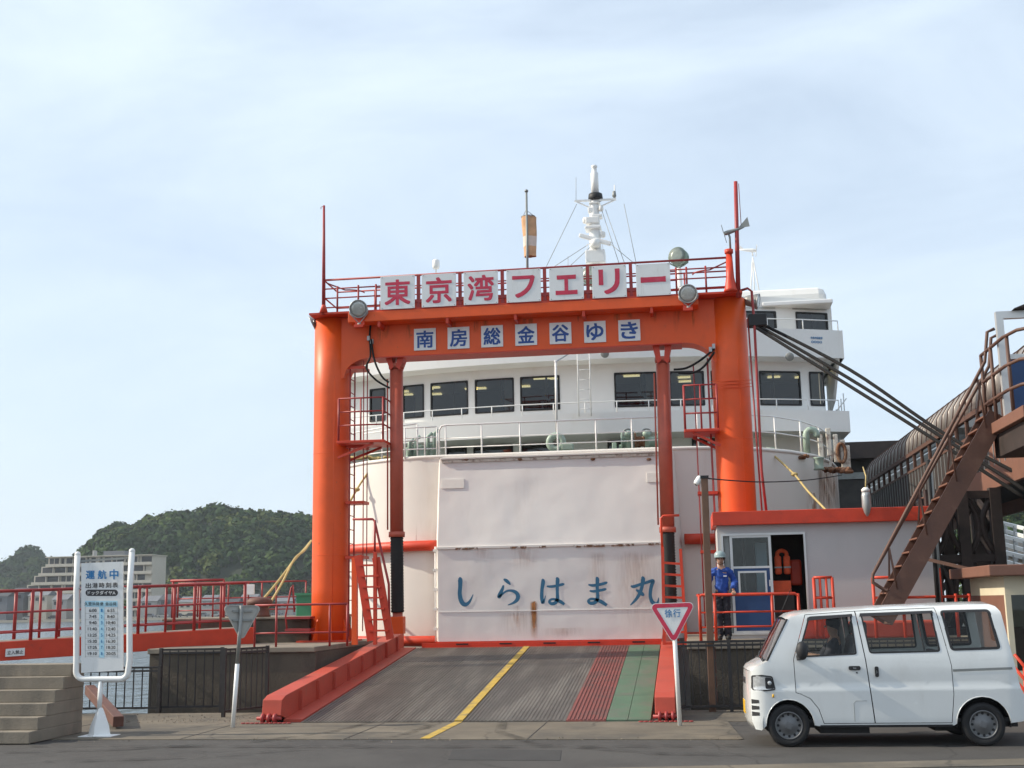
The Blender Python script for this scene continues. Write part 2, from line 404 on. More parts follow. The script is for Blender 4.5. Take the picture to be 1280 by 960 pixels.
# --- land: asphalt road, concrete apron in front of the ramp
struct(MB().box((-150,-120,-4), (150, 20.9, 0)).build('road', 'asphalt'))
apX = ag(925, 915).x
mb = MB()
a0 = ag(200, 925); a1 = ag(900, 925)
edge = lambda X: a0.y + (a1.y-a0.y)*(X-a0.x)/(a1.x-a0.x)
ap = [(-60, edge(-60)), (apX-.06, edge(apX)), (apX, edge(apX)+.03), (apX-.12, 18.9), (-60, 18.9)]
mb.prism(ap, lambda u, v, w: (u, v, w), -.02, .010)
struct(mb.build('concrete_apron', 'concrete_ground'))
mb = MB(); mb.prism([(-60, 18.93), (apX+.2, 18.93), (apX+.2, 20.88), (-60, 20.88)], lambda u, v, w: (u, v, w), -.02, .006)
struct(mb.build('quayside_paving', 'concrete_ground'))
b0 = ag(700, 962); b1 = ag(1280, 949); dd = (b1-b0)
mb = MB(); p0 = b0-dd*3; p1 = b0+dd*4; nn = V((-dd.y, dd.x, 0)).normalized()
mb.prism([(p0.x, p0.y), (p1.x, p1.y), (p1.x-nn.x*.5, p1.y-nn.y*.5), (p0.x-nn.x*.5, p0.y-nn.y*.5)], lambda u, v, w: (u, v, w), -.02, .008)
struct(mb.build('gutter_strip', 'concrete_ground'))
# manhole-like patch joint across the apron
for X in (-9.6, -7.15, -4.75, -2.2):
    j_ = MB().box((X-.006, edge(X)+.02, .0102), (X+.006, 18.88, .0135)).build('expansion_joint', 'black'); struct(j_)
# patched trench in the road surface
pt_ = MB(); pt_.prism([(ag(560,950).x, ag(560,950).y), (ag(700,951).x, ag(700,951).y), (ag(702,938).x, ag(702,938).y), (ag(566,937).x, ag(566,937).y)], lambda u, v, w: (u, v, w), -.01, .004)
mat('asphalt_patch', (.046,.044,.043), .9, var=.15, scale=2, bump=.4, bscale=200)
struct(pt_.build('road_patch', 'asphalt_patch'))
mb = MB()
mb.add([(-3.66,18.98,.016),(-3.53,18.98,.016),(ag(538,924).x,edge(-4)+.03,.016),(ag(526,924).x,edge(-4)+.03,.016)], [(0,1,2,3)])
o = mb.build('lane_line', 'yellow_paint'); struct(o)
# dark tyre marks on the road and the apron
tm = mat('tyre_mark', (.018,.017,.016), .9, var=.2, scale=3)
n, l = tm.node_tree.nodes, tm.node_tree.links
t = n.new('ShaderNodeTexCoord'); ns = n.new('ShaderNodeTexNoise'); ns.inputs['Scale'].default_value = 3.5; ns.inputs['Detail'].default_value = 7
mr = n.new('ShaderNodeMapRange'); mr.inputs['From Min'].default_value = .40; mr.inputs['From Max'].default_value = .72; mr.inputs['To Max'].default_value = .55
l.new(t.outputs['Object'], ns.inputs['Vector']); l.new(ns.outputs['Fac'], mr.inputs['Value']); l.new(mr.outputs['Result'], n['Principled BSDF'].inputs['Alpha'])
for k, (pts_, w_) in enumerate(([[(-5.0,19.0),(-5.2,17.6),(-5.9,16.4),(-7.4,15.5),(-9.6,15.0)], .17], [[(-3.9,19.0),(-4.0,17.3),(-4.5,15.9),(-5.9,14.7),(-8.2,14.1)], .17], [[(-2.9,19.0),(-2.7,17.4),(-2.0,16.0),(-.4,15.0),(1.6,14.7)], .16], [[(-9,15.9),(-4,15.7),(0,15.75),(4,15.8)], .18])):
    mb = MB(); P_ = []
    for i in range(len(pts_)-1):
        for q in range(6): P_.append(V((*pts_[i], 0)).lerp(V((*pts_[i+1], 0)), q/6))
    for i, p in enumerate(P_):
        d = (P_[min(i+1, len(P_)-1)]-P_[max(i-1, 0)]).normalized(); s_ = V((-d.y, d.x, 0))*w_/2
        zz = .0185+.0015*k
        mb.v += [p-s_+V((0,0,zz)), p+s_+V((0,0,zz))]
    for i in range(len(P_)-1): mb.f.append([2*i, 2*i+1, 2*i+3, 2*i+2]); mb.sm.append(False)
    struct(mb.build('tyre_mark', 'tyre_mark', fix=False))
# small stones and weeds along the foot of the wall and the apron edge
mb = MB(); rnd = random.Random(4)
for k in range(420):
    if k % 3: p = V((rnd.uniform(-9.6, -6.9), 19.0+abs(rnd.gauss(0, .7)), .012))
    else: p = V((rnd.uniform(-12, apX), edge(0)+rnd.gauss(0, .12), .012))
    s_ = rnd.uniform(.006, .022)
    mb.add([p+V((rnd.uniform(-1,1)*s_, rnd.uniform(-1,1)*s_, 0)) for _ in range(3)]+[p+V((0,0,s_))], [(0,1,2),(0,1,3),(1,2,3),(2,0,3)])
struct(mb.build('loose_grit', 'concrete'), 'stuff', 'loose grit scattered along the concrete apron')

# --- quay blocks
QF = 22.25
LX0 = at(186, 850, QF).x; LX1 = -6.92
quayl = struct(MB().box((LX0, QF, -4), (LX1, 27.2, DZ-.10)).build('quay_block', 'old_wall'))
MB().box((LX0-.03, QF-.05, DZ-.098), (LX1, 27.2, DZ)).build('coping', 'concrete', quayl, bev=.015)
RX0 = .0
quayr = struct(MB().box((RX0, QF, -4), (30, 27.2, DZ-.14)).build('quay_block', 'old_wall'))
MB().box((RX0-.03, QF-.06, DZ-.138), (30, 27.2, DZ)).build('coping', 'concrete', quayr, bev=.015)
B2X0, B2X1 = at(205, 780, 25.1).x, at(386, 780, 25.1).x
BZ = 1.62
blk = struct(MB().box((B2X0, 25.1, DZ+.002), (B2X1, 28.4, BZ-.05)).build('mooring_block', 'old_wall'))
MB().box((B2X0-.03, 25.05, BZ-.048), (B2X1+.03, 28.4, BZ)).build('coping', 'concrete', blk, bev=.012)
# pit walls beneath the ramp
struct(MB().box((LX1, 20.95, -4), (RX0-.04, 21.2, -.35)).build('ramp_pit_sill', 'old_wall'))

# =================================================================== LOADING RAMP
RB, RT = 19.0, 27.35
ZB, ZT = .03, .86
def rz(y): return ZB+(ZT-ZB)*(y-RB)/(RT-RB)
rs = (ZT-ZB)/(RT-RB)
XL, XR = -6.14, -.62
ramp = thing('vehicle_ramp', 'sloping ribbed steel vehicle ramp with yellow line and red side girders', 'ramp', (-3.4, RB, 0))
def slab(mb, x0, x1, y0, y1, h0, h1):
    return mb.add([(x0,y0,rz(y0)+h0),(x1,y0,rz(y0)+h0),(x1,y1,rz(y1)+h0),(x0,y1,rz(y1)+h0),(x0,y0,rz(y0)+h1),(x1,y0,rz(y0)+h1),(x1,y1,rz(y1)+h1),(x0,y1,rz(y1)+h1)],
        [(0,3,2,1),(4,5,6,7),(0,1,5,4),(1,2,6,5),(2,3,7,6),(3,0,4,7)])
XRED, XGRN = -1.92, -1.30
ys = [RB, 21.1, 23.2, 25.3, RT]
for i in range(4):
    for x0, x1 in ((XL, -4.7), (-4.7, -3.3), (-3.3, XRED)):
        slab(MB(), x0+.003, x1-.003, ys[i]+.004, ys[i+1]-.004, -.12, -.012+.003*random.random()).build('deck_plate', 'steel_deck', ramp)
    slab(MB(), XRED+.003, XGRN-.003, ys[i]+.004, ys[i+1]-.004, -.12, -.004).build('red_lane_plate', 'deck_red', ramp)
    for x0, x1 in ((XGRN, -.97), (-.97, XR)):
        slab(MB(), x0+.004, x1-.004, ys[i]+.004, ys[i+1]-.004, -.12, .002).build('green_lane_plate', 'deck_green', ramp)
mb = MB(); x = XL+.04; k = 0
while x < XRED-.03:
    if not (-3.67 < x < -3.50): slab(mb, x, x+.030, RB+.03, RT-.02, -.012, -.003)
    x += .062
mb.build('ribs', 'steel_deck', ramp)['kind'] = 'stuff'
mb = MB(); x = XRED+.03
while x < XGRN-.03:
    slab(mb, x, x+.026, RB+.03, RT-.02, -.005, .008); x += .062
mb.build('painted_ribs', 'deck_red', ramp)['kind'] = 'stuff'
slab(MB(), -3.66, -3.53, RB+.01, RT-.02, -.012, .009).build('centre_line', 'yellow_paint', ramp)
# transition flap at the ship end
slab(MB(), XL+.1, XR+.05, RT+.01, RT+.55, -.10, -.02).build('end_flap', 'faded_red', ramp)
MB().box((XL+.1, RT+.14, rz(RT)+.0), (XR+.02, RT+.22, rz(RT)+.09)).build('sill', 'red_paint', ramp)
for k in range(5):
    xx = XL+.9+k*1.0
    MB().box((xx, RT+.125, rz(RT)+.045), (xx+.28, RT+.138, rz(RT)+.075)).build('slot', 'black', ramp)
# side girders: box section with chamfered nose, low inner flange
def girder(x0, x1, inner):
    g = MB(); H = .36
    y0 = RB-.02; y1 = RT+.15
    prof = [(y0, .12), (y0+.05, .36), (y0+.24, .42), (y1, rz(y1)+.32), (y1, rz(y1)-.30), (y0+.5, -.02+.02)]
    g.prism(prof, lambda u, v, w: (w, u, v), x0, x1)
    o = g.build('side_girder', 'faded_red', ramp, bev=.008)
    for k in range(8 if inner > 0 else 0):                         # stiffener plates on the inner face
        y = y0+.9+k*.98
        xi = x1 if inner > 0 else x0
        MB().box((xi, y, rz(y)+.0), (xi+inner*.05, y+.03, rz(y)+.33)).build('stiffener', 'faded_red', o)
    return o
girder(-6.78, -6.46, 1); girder(-.55, -.24, -1)
slab(MB(), -6.455, XL-.004, RB+.1, RT, -.10, .012).build('inner_flange', 'faded_red', ramp)
for xc in (-6.63, -.38):                                           # hinge lugs and the chain plate in front
    for k in range(3):
        MB().lathe([(.03,-.022),(.075,-.022),(.075,.022),(.03,.022)], (xc-.1+.1*k, RB-.09, .085), (1,0,0), 16).build('hinge_lug', 'rail_red', ramp)
    MB().tube([(xc-.2, RB-.09, .085), (xc+.2, RB-.09, .085)], .028, 8).build('hinge_pin', 'rail_red', ramp)
    for k in range(11):
        MB().tube([(xc-.38+.075*k+.03*math.cos(a), RB-.22+.025*math.sin(a), .026) for a in [i*math.pi/4 for i in range(8)]], .008, 5, True).build('chain_link', 'rail_red', ramp)

# =================================================================== LEFT FOREGROUND
# concrete steps up to the footbridge
sx1 = ag(36, 931).x
st = thing('concrete_steps', 'worn concrete steps at the left edge leading up to the red footbridge', 'steps', (sx1-1.2, 16.6, 0))
nst = 6
tf_ = atx(90, 830, sx1); yy = ag(36, 931).y; zs_ = tf_.z; rise = zs_/nst; run = (tf_.y-yy)/(nst-1); yb_ = atx(104, 880, sx1).y
for k in range(nst):
    MB().box((sx1-3, yy+k*run, .012 if k == 0 else rise*k+.001), (sx1-.004*(k % 2), yb_, rise*(k+1))).build('step', 'concrete', st, bev=.008)

# red footbridge from the steps across the water
FA = at(-60, 806, 20.3); FB = at(316, 784, 24.6)
fd = (FB-FA).normalized(); fn_ = V((-fd.y, fd.x, 0)).normalized()
fb = thing('footbridge', 'long red steel footbridge with railings on both sides over the water at left', 'footbridge', FA.copy())
for s_ in (0, 1.0):
    MB().bar(FA+fn_*s_-V((0,0,.17)), FB+fn_*s_-V((0,0,.17)), .12, .34).build('girder', 'red_paint', fb, bev=.008)
MB().bar(FA+fn_*.5-V((0,0,.02)), FB+fn_*.5-V((0,0,.02)), .86, .05).build('walkway', 'concrete', fb)
tpx = [-50, 38, 70, 95, 133, 172, 206, 242, 275, 305]
for s_, m_ in ((0, 'rail_red'), (1.0, 'rail_red')):
    bs = []
    for px in tpx:
        t_ = (px+60)/376
        # perspective-correct parameter along the bridge
        q = ray(px, 800); tt = ((FA.x)*q.y-(FA.y)*q.x)/((FA.x-FB.x)*q.y-(FA.y-FB.y)*q.x)
        bs.append(FA+(FB-FA)*tt+fn_*s_)
    for i, p in enumerate(bs):
        MB().tube([p, p+V((0,0,.92))], .034 if i % 2 else .026, 8).build('post', m_, fb)
    for lv in (.92, .52, .16):
        MB().tube([p+V((0,0,lv)) for p in bs], .026 if lv > .8 else .018, 7).build('rail', m_, fb)
# sign on the girder
sp = at(17, 818, 1)  # direction only
q = ray(17, 818); tt = (FA.x*q.y-FA.y*q.x)/((FA.x-FB.x)*q.y-(FA.y-FB.y)*q.x); pc = FA+(FB-FA)*tt
pc = V((pc.x, pc.y, FA.z-.17))-fn_*.075
sg = thing('warning_plate', 'small white plate with black writing on the red girder beside the steps', 'sign', pc.copy())
pf = lambda u, v, d=0: pc+fd*u+V((0,0,v))-fn_*d
mb = MB(); mb.prism([(-.17,-.07),(.17,-.07),(.17,.07),(-.17,.07)], lambda u, v, w: pf(u, v, w), 0, .012); mb.build('plate', 'sign_white', sg)
text(MB(), '立入禁止', lambda u, v: pf(u, v, .016), 0, 0, .28, .07, .01).build('lettering', 'print_black', sg, fix=False)

# dark iron fence along the quay, left of the ramp
def iron_fence(name, label, pts, h, step=.15, group=None):
    f = thing(name, label, 'fence', pts[0], group)
    me_bar = None
    for a, b in zip(pts[:-1], pts[1:]):
        a, b = V(a), V(b); L = (b-a).length; nb = max(2, int(L/step))
        for zz in (h, h-.06, .10):
            MB().bar(a+V((0,0,zz)), b+V((0,0,zz)), .035, .035).build('rail', 'iron_fence', f)
        for i in range(nb+1):
            p = lerp(a, b, i/nb)
            if i == 0 and a != V(pts[0]): continue
            if i in (0, nb): MB().box((p.x-.028, p.y-.028, 0), (p.x+.028, p.y+.028, h+.03)).build('post', 'iron_fence', f)
            else:
                if me_bar is None:
                    o = MB().box((-.009, -.009, .10), (.009, .009, h-.02)).build('bar', 'iron_fence'); me_bar = o.data
                    bpy.data.objects.remove(o)
                mesh_obj('bar', me_bar, f, p)
    return f
iron_fence('iron_fence', 'low black iron bar fence in front of the water beside the timetable board', [ag(90, 893), ag(198, 892)], .80)
iron_fence('iron_fence', 'taller black iron bar fence in front of the concrete wall', [ag(199, 891), ag(276, 890)], 1.10)
g0 = ag(279, 897); g1 = ag(333, 890)
iron_fence('iron_gate', 'narrow black iron gate panel behind the grey backed triangular sign', [g0, g1], 1.12, .13)
# the right-hand fence behind the sign and the van
fr0 = ag(852, 893); fr1 = ag(905, 894); fr2 = V((3.2, 20.15, 0)); 
iron_fence('iron_fence', 'dark iron bar fence between the ramp and the white van', [ag(848, 892), ag(915, 890), ag(965, 889), V((4.6, 20.6, 0))], 1.13, .125)

# fallen rusty beam behind the timetable board
MB_ = MB().bar(ag(112, 862, .45), ag(148, 902, .12), .16, .16)
tag(MB_.build('steel_beam', 'bollard_brown', loc=ag(148, 902), bev=.01), 'rusty brown beam leaning behind the timetable board', 'beam')

# timetable board
tb = ag(124, 921)
T = thing('timetable_board', 'white free-standing ferry timetable board with blue and black lettering', 'notice board', tb)
yaw = R(-8)
ux = V((math.cos(yaw), math.sin(yaw), 0)); uy = V((-math.sin(yaw), math.cos(yaw), 0))
k_ = (tb - O).length/F      # metres per pixel at this distance
lean = .028
def tf(px, py, d=0.): # pixel offset from base, in board plane
    u = (px-124)*k_; v = (921-py)*k_
    return tb+ux*(u+lean*v*0+.03*v*0)+V((0,0,v))+uy*d
P = lambda px, py, d=0.: at(px, py, tb.y)+V((0, d, 0))
MB().lathe([(.19,0),(.20,.012),(.17,.03),(.15,.14),(.05,.38),(.035,.40)], tb+V((0,0,.012)), n=4).build('base', 'white_paint', T, bev=.008)
MB().box(tb+V((-.25,-.16,.012)), tb+V((.25,.16,.022))).build('base_plate', 'white_paint', T)
MB().tube([P(124, 890), P(126, 850)], .035, 10).build('stem', 'white_paint', T)
# U-shaped tube frame
pts = [P(97, 694)]
for py in (740, 790, 825): pts.append(P(95.5 if py > 700 else 97, py))
for a in range(0, 91, 15): pts.append(P(105-10*math.cos(R(a))+.0, 839+10*math.sin(R(a))))
for a in range(90, -1, -15): pts.append(P(150+10*math.cos(R(a)), 839+10*math.sin(R(a))))
for py in (825, 790, 740): pts.append(P(162, py))
pts.append(P(165, 690))
MB().tube(pts, .043, 12).build('frame', 'white_paint', T)
MB().sphere(P(97, 693), .045).build('end_cap', 'white_paint', T); MB().sphere(P(165, 689), .045).build('end_cap', 'white_paint', T)
MB().bar(P(97, 701.5, .03), P(165, 697, .03), .02, .03).build('top_bar', 'grey_metal', T)
mb = MB(); q4 = [(102,704),(154,702),(154,838),(102,841)]
mb.add([P(x, y, -.012) for x, y in q4]+[P(x, y, .012) for x, y in q4], [(3,2,1,0),(4,5,6,7),(0,1,5,4),(1,2,6,5),(2,3,7,6),(3,0,4,7)])
bd = mb.build('board', 'sign_white', T)
D1, D2 = -.0145, -.0165
tp = lambda u, v: P(u, v, D2)
def ptext(s_, cx, cy, w, h, m_, bold=0., d=D2, nm='lettering'):
    mb = MB(); text(mb, s_, lambda u, v: P(u, 2*cy-v-.0, d), cx, cy, w, h, bold); return mb.build(nm, m_, bd, fix=False)
for i, ch in enumerate('運航中'): ptext(ch, 113.5+i*14.8, 718.5-.3*i, 10.5, 11.5, 'print_blue', .025)
for i, ch in enumerate('出港時刻表'): ptext(ch, 111+i*8.4, 732-.2*i, 6.6, 6.4, 'print_black', .012)
pl = [(u, v) for u, v in rrect(107.5, 148, 737, 745, 4, 5)]
mb = MB(); mb.add([P(u, v, D1) for u, v in pl], [list(range(len(pl)))]); mb.build('caption_bar', 'print_black', bd, fix=False)
ptext('ドックダイヤA', 127.7, 741, 33, 5, 'sign_white', .012, D2-.002)
def prect(x0, x1, y0, y1, m_, nm, d=D1):
    mb = MB(); mb.add([P(x0,y0,d),P(x1,y0,d),P(x1,y1,d),P(x0,y1,d)], [(0,1,2,3)]); mb.build(nm, m_, bd, fix=False)
prect(107, 147.5, 751, 758.5, 'print_lightblue', 'header_row')
prect(124.5, 131, 758.7, 822, 'print_lightblue', 'number_column')
ptext('久里浜発', 115.5, 754.8, 15, 4.4, 'print_black', .004); ptext('便', 127.7, 754.8, 4, 4.2, 'print_black', .008); ptext('金谷発', 139.2, 754.8, 13, 4.4, 'print_black', .004)
for i, (a, b) in enumerate((('6:00','6:55'),('7:45','8:40'),('9:40','10:40'),('11:40','12:40'),('13:25','14:25'),('15:30','16:30'),('17:25','18:20'),('19:10','20:05'))):
    y = 763+i*7.7
    ptext(a, 116+(.6 if len(a) == 4 else 0), y, 11 if len(a) == 5 else 9, 3.9, 'print_black', .007)
    ptext(str(i+1), 127.7, y, 1.8, 3.9, 'print_blue', .012)
    ptext(b, 139.2, y, 11 if len(b) == 5 else 9, 3.9, 'print_black', .007)
    prect(107, 124.3, y+3.7, y+4.0, 'sign_back', 'rule'); prect(131.2, 147.5, y+3.7, y+4.0, 'sign_back', 'rule')
prect(107, 107.4, 758.7, 822, 'sign_back', 'rule'); prect(147.2, 147.6, 758.7, 822, 'sign_back', 'rule')
for sx_, px in ((0, 100), (1, 157)): MB().tube([P(px-3, 735), P(px+3, 736)], .012, 6).build('clip', 'galv', T)

# triangular road signs
def tri(c, size, n=5, r=.06):
    pts = []
    h = size*math.sqrt(3)/2
    cs = [(-size/2, h/3), (0, -2*h/3), (size/2, h/3)]
    for (x, z), a0 in zip(cs, (90, 210, -30)):
        L = math.hypot(x, z); cx, cz = x*(1-2*r/L), z*(1-2*r/L)
        A = {0: (90, 210), 2: (-30, 90), 1: (210, 330)}[cs.index((x, z))]
        for i in range(n+1):
            a = R(A[0]+(A[1]-A[0])*i/n); pts.append((cx+r*math.cos(a), cz+r*math.sin(a)))
    return pts
yb = ag(850, 908); yt = at(841, 760, yb.y)
Y1 = thing('slow_sign', 'inverted red and white triangular slow sign on a white post beside the ramp', 'road sign', yb)
MB().tube([yb, yt], .033, 10).build('post', 'white_paint', Y1)
yc = at(841, 771, yb.y)-V((0, .055, 0)); ang = R(3)
ysz = (at(869, 765, yb.y)-at(811.5, 765, yb.y)).length+.03
yfn = lambda u, v, w=0: yc+V((u*math.cos(.0), w, v+.018*u))
tr_o = tri(yc, ysz); k_ = len(tr_o)
mb = MB(); mb.prism(tr_o, lambda u, v, w: yfn(u, v, w), 0, .012); pl_ = mb.build('plate', 'sign_white', Y1)
t_in = tri(yc, ysz-.03, r=.055); t_w = tri(yc, ysz*.68, r=.012)
# red band as a ring between two loops
ring(MB(), t_in, [(u*.985, v*.985+0) for u, v in t_w], lambda u, v, d: yfn(u, v, -d), .002, .005).build('red_band', 'sign_red', pl_)
for i, ch in enumerate('徐行'): text(MB(), ch, lambda u, v: yfn(u, v, -.006), -.062+.125*i, .052, .105, .115, .012).build('lettering', 'print_blue', pl_, fix=False)
for zz in (.12, -.10): MB().box(yc+V((-.06,.012,zz)), yc+V((.06,.03,zz+.03))).build('bracket', 'galv', Y1)

lb = ag(291, 910); lt_ = at(302, 757, lb.y)
Y2 = thing('road_sign', 'triangular road sign seen from its grey back on a leaning weathered post', 'road sign', lb)
lm = lerp(lb, lt_, .52)
MB().tube([lb, lm], .034, 10).build('post', 'white_paint', Y2); MB().tube([lm, lt_], .030, 10).build('post', 'grey_metal', Y2)
lc = at(301, 772, lb.y)+V((0, .05, 0)); ca = R(38)
lfn = lambda u, v, w=0: lc+V((u*math.cos(ca)-w*math.sin(ca), u*math.sin(ca)+w*math.cos(ca), v-.02*u))
mb = MB(); mb.prism(tri(0, .64), lambda u, v, w: lfn(u, v, w), 0, .012); lp = mb.build('plate', 'sign_back', Y2)
ring(MB(), tri(0, .655), tri(0, .60), lambda u, v, d: lfn(u, v, -d), -.004, .012).build('rim', 'sign_back', lp)
for zz in (.10, -.04): MB().bar(lfn(-.16, zz, -.02), lfn(.16, zz, -.02), .02, .03).build('bracket', 'grey_metal', Y2)
# =================================================================== PORTAL GATE
cL = at(413, 700, GY); cR = at(920, 600, GY)
CR_ = .392
ztop = at(407, 402, GY).z; zbot = (at(506, 449, GY).z+at(819, 432, GY).z)/2
gate = thing('portal_gate', 'big orange steel portal gate with two round columns over the ramp', 'gate', ((cL.x+cR.x)/2, GY, DZ))
for c in (cL, cR):
    col = MB().lathe([(CR_, DZ+.001), (CR_, 2.2), (CR_, 3.6), (CR_, 5.0), (CR_, 6.4), (CR_, ztop)], (c.x, GY, 0), n=56).build('column', 'orange', gate)
    MB().tube([(c.x+.16, GY-CR_*.915, z) for z in (DZ+.6, 4., zbot-.4)], .007, 5).build('weld_seam', 'orange', col)
    for zz in (2.9, 5.1): MB().tube([(c.x+CR_*math.cos(a), GY+CR_*math.sin(a), zz) for a in [i*math.pi/20 for i in range(40)]], .007, 5, True).build('weld_seam', 'orange', col)
    MB().box((c.x-.56, GY-.56, DZ+.001), (c.x+.56, GY+.56, DZ+.035)).build('base_plate', 'red_paint', col)
    for a in range(0, 360, 45):
        d = V((math.cos(R(a+20)), math.sin(R(a+20)), 0)); p = V((c.x, GY, 0))+d*(CR_-.01)
        s_ = V((-d.y, d.x, 0))*.012
        b0, b1, b2 = p+V((0,0,DZ+.035)), p+d*.15+V((0,0,DZ+.035)), p+V((0,0,DZ+.50))
        MB().add([b0-s_, b1-s_, b2-s_, b0+s_, b1+s_, b2+s_], [(0,1,2),(5,4,3),(0,3,4,1),(1,4,5,2),(2,5,3,0)]).build('gusset', 'orange', col)
# cross beam with curved haunches
xl, xr = cL.x+.1, cR.x-.1
pts = [(xl, ztop-.01), (xl, zbot-.55)]
hw = .62
for i in range(9):
    a = R(180-90*i/8); pts.append((cL.x+CR_+.0+hw+hw*math.cos(a)-.04, zbot-.42+.42*math.sin(a)))
for i in range(9):
    a = R(90-90*i/8); pts.append((cR.x-CR_-hw+hw*math.cos(a)+.04, zbot-.42+.42*math.sin(a)))
pts += [(xr, zbot-.55), (xr, ztop-.01)]
cb = MB().prism(pts, lambda u, v, w: (u, w, v), GY-.27, GY+.27).build('cross_beam', 'orange', gate)
BF = GY-.27
# bottom flange edge
MB().box((cL.x+CR_+.6, BF-.03, zbot-.025), (cR.x-CR_-.6, BF+.57, zbot-.003)).build('flange', 'red_paint', cb)
# catwalk ledge on top
LZ = ztop
MB().box((cL.x+.55, BF-.42, LZ-.22), (cR.x-.62, BF-.002, LZ)).build('ledge', 'orange', gate, bev=.012)
MB().box((cL.x-.34, GY-.66, LZ+.002), (cR.x+.30, GY+.42, LZ+.045)).build('catwalk', 'red_paint', gate)
for px in (475, 560, 645, 730, 815):
    p = at(px, 400, BF-.3); MB().box((p.x-.03, BF-.40, LZ-.34), (p.x+.03, BF-.003, LZ-.222)).build('bracket', 'red_paint', gate)
# catwalk railing
RY = GY-.62
xp_ = at(404.5, 395, RY).x
xs = [xp_] + [at(px, 340, RY).x for px in (422, 448, 470)]
xe = [at(px, 340, RY).x for px in (845, 858, 882)] + [cR.x+.05]
H = at(455, 347.5, RY).z-LZ
def rail(pts, r=.02, m_='rail_red', nm='rail', par=None): return MB().tube(pts, r, 7).build(nm, m_, par or gate)
rail([(xp_, RY, LZ+H), (cR.x+.02, RY, LZ+H)], .024)
for z_ in (H*.74, H*.47, H*.2):
    rail([(xp_, RY+.0, LZ+z_), (xs[3]+.3, RY, LZ+z_)], .016); rail([(xe[0]-.3, RY, LZ+z_), (cR.x+.05, RY, LZ+z_)], .016)
for z_ in (H*.7, H*.45): rail([(xs[3], RY+.01, LZ+z_), (xe[0], RY+.01, LZ+z_)], .014)
for x in xs+xe: rail([(x, RY, LZ+.02), (x, RY, LZ+H*(.8 if x not in (xs[0], xe[-1]) else 1))], .022, nm='post')
for k in range(1, 10):                                     # rear railing
    x = cL.x+(cR.x-cL.x)*k/10; rail([(x, GY+.38, LZ+.04), (x, GY+.38, LZ+H*.98)], .02, nm='post')
for z_ in (H*.98, H*.5): rail([(xp_+.02, GY+.38, LZ+z_), (cR.x+.1, GY+.38, LZ+z_)], .018)
for x in (xp_, cR.x+.12):
    for z_ in (H, H*.5): rail([(x, RY, LZ+z_), (x, GY+.38, LZ+z_)], .018)
for cx_, sg_ in ((xp_+.02, 1), (cR.x+.1, -1)):             # curved inner rails at both ends
    rail([(cx_+sg_*.05, RY+.05, LZ+.72)]+[(cx_+sg_*(.45+.35*math.sin(R(a))*1), RY+.05+.3*(1-math.cos(R(a))), LZ+.55) for a in range(0, 91, 15)], .016)
# sign frame
for x in [at(px, 360, RY).x for px in (523, 575, 628, 681, 735, 789)]:
    MB().box((x-.035, RY-.02, LZ+.045), (x+.035, RY+.04, LZ+.80)).build('sign_frame', 'rail_red', gate)
MB().box((at(476,360,RY).x, RY-.03, LZ+.16), (at(838,360,RY).x, RY+.03, LZ+.215)).build('sign_frame', 'rail_red', gate)
MB().box((at(470,360,RY).x, RY+.3, LZ+.05), (at(838,360,RY).x, RY+.36, LZ+.32)).build('toe_board', 'faded_red', gate)
# big sign boards
SY = RY-.07
for ch, (px, py) in zip('東京湾フェリー', [(497,365.5),(548.6,362.8),(601,360),(654.5,357.2),(708,354.5),(761.6,352),(816.5,349.6)]):
    c = at(px, py, SY); hs = (at(px+21.4, py, SY)-at(px-21.4, py, SY)).length/2
    b = MB().box((c.x-hs, SY-.012, c.z-hs*.97), (c.x+hs, SY+.012, c.z+hs*.97)).build('sign_board', 'sign_white', gate, bev=.004)
    b['label'] = 'white square board with the red character ' + ch
    w, h, dz = {'フ': (.46, .46, -.02), 'ェ': (.44, .40, -.03), 'リ': (.42, .52, 0), 'ー': (.50, .085, 0)}.get(ch, (.55, .55, 0))
    text(MB(), ch, lambda u, v: V((c.x+u, SY-.016, c.z+v)), 0, dz, w, h, .02 if ch in '東京湾' else .022).build('lettering', 'sign_red', b, fix=False)
    for sx_ in (-1, 1):
        for sz_ in (-1, 1): MB().lathe([(.010, 0), (.010, .006)], (c.x+sx_*hs*.9, SY-.019, c.z+sz_*hs*.9), (0,1,0), 6).build('bolt', 'grey_metal', b)
for ch, (px, py) in zip('南房総金谷ゆき', [(531,424),(573,422.2),(615,420.2),(657.5,418.2),(700.5,416.3),(743.6,414.6),(786.6,412.8)]):
    c = at(px, py, BF-.03); hs = (at(px+13.6, py, BF)-at(px-13.6, py, BF)).length/2
    b = MB().box((c.x-hs, BF-.025, c.z-hs), (c.x+hs, BF-.003, c.z+hs)).build('name_board', 'sign_white', gate, bev=.003)
    b['label'] = 'small white board with the blue character ' + ch
    text(MB(), ch, lambda u, v: V((c.x+u, BF-.030, c.z+v)), 0, 0, hs*1.50, hs*1.52, .02).build('lettering', 'sign_blue', b, fix=False)
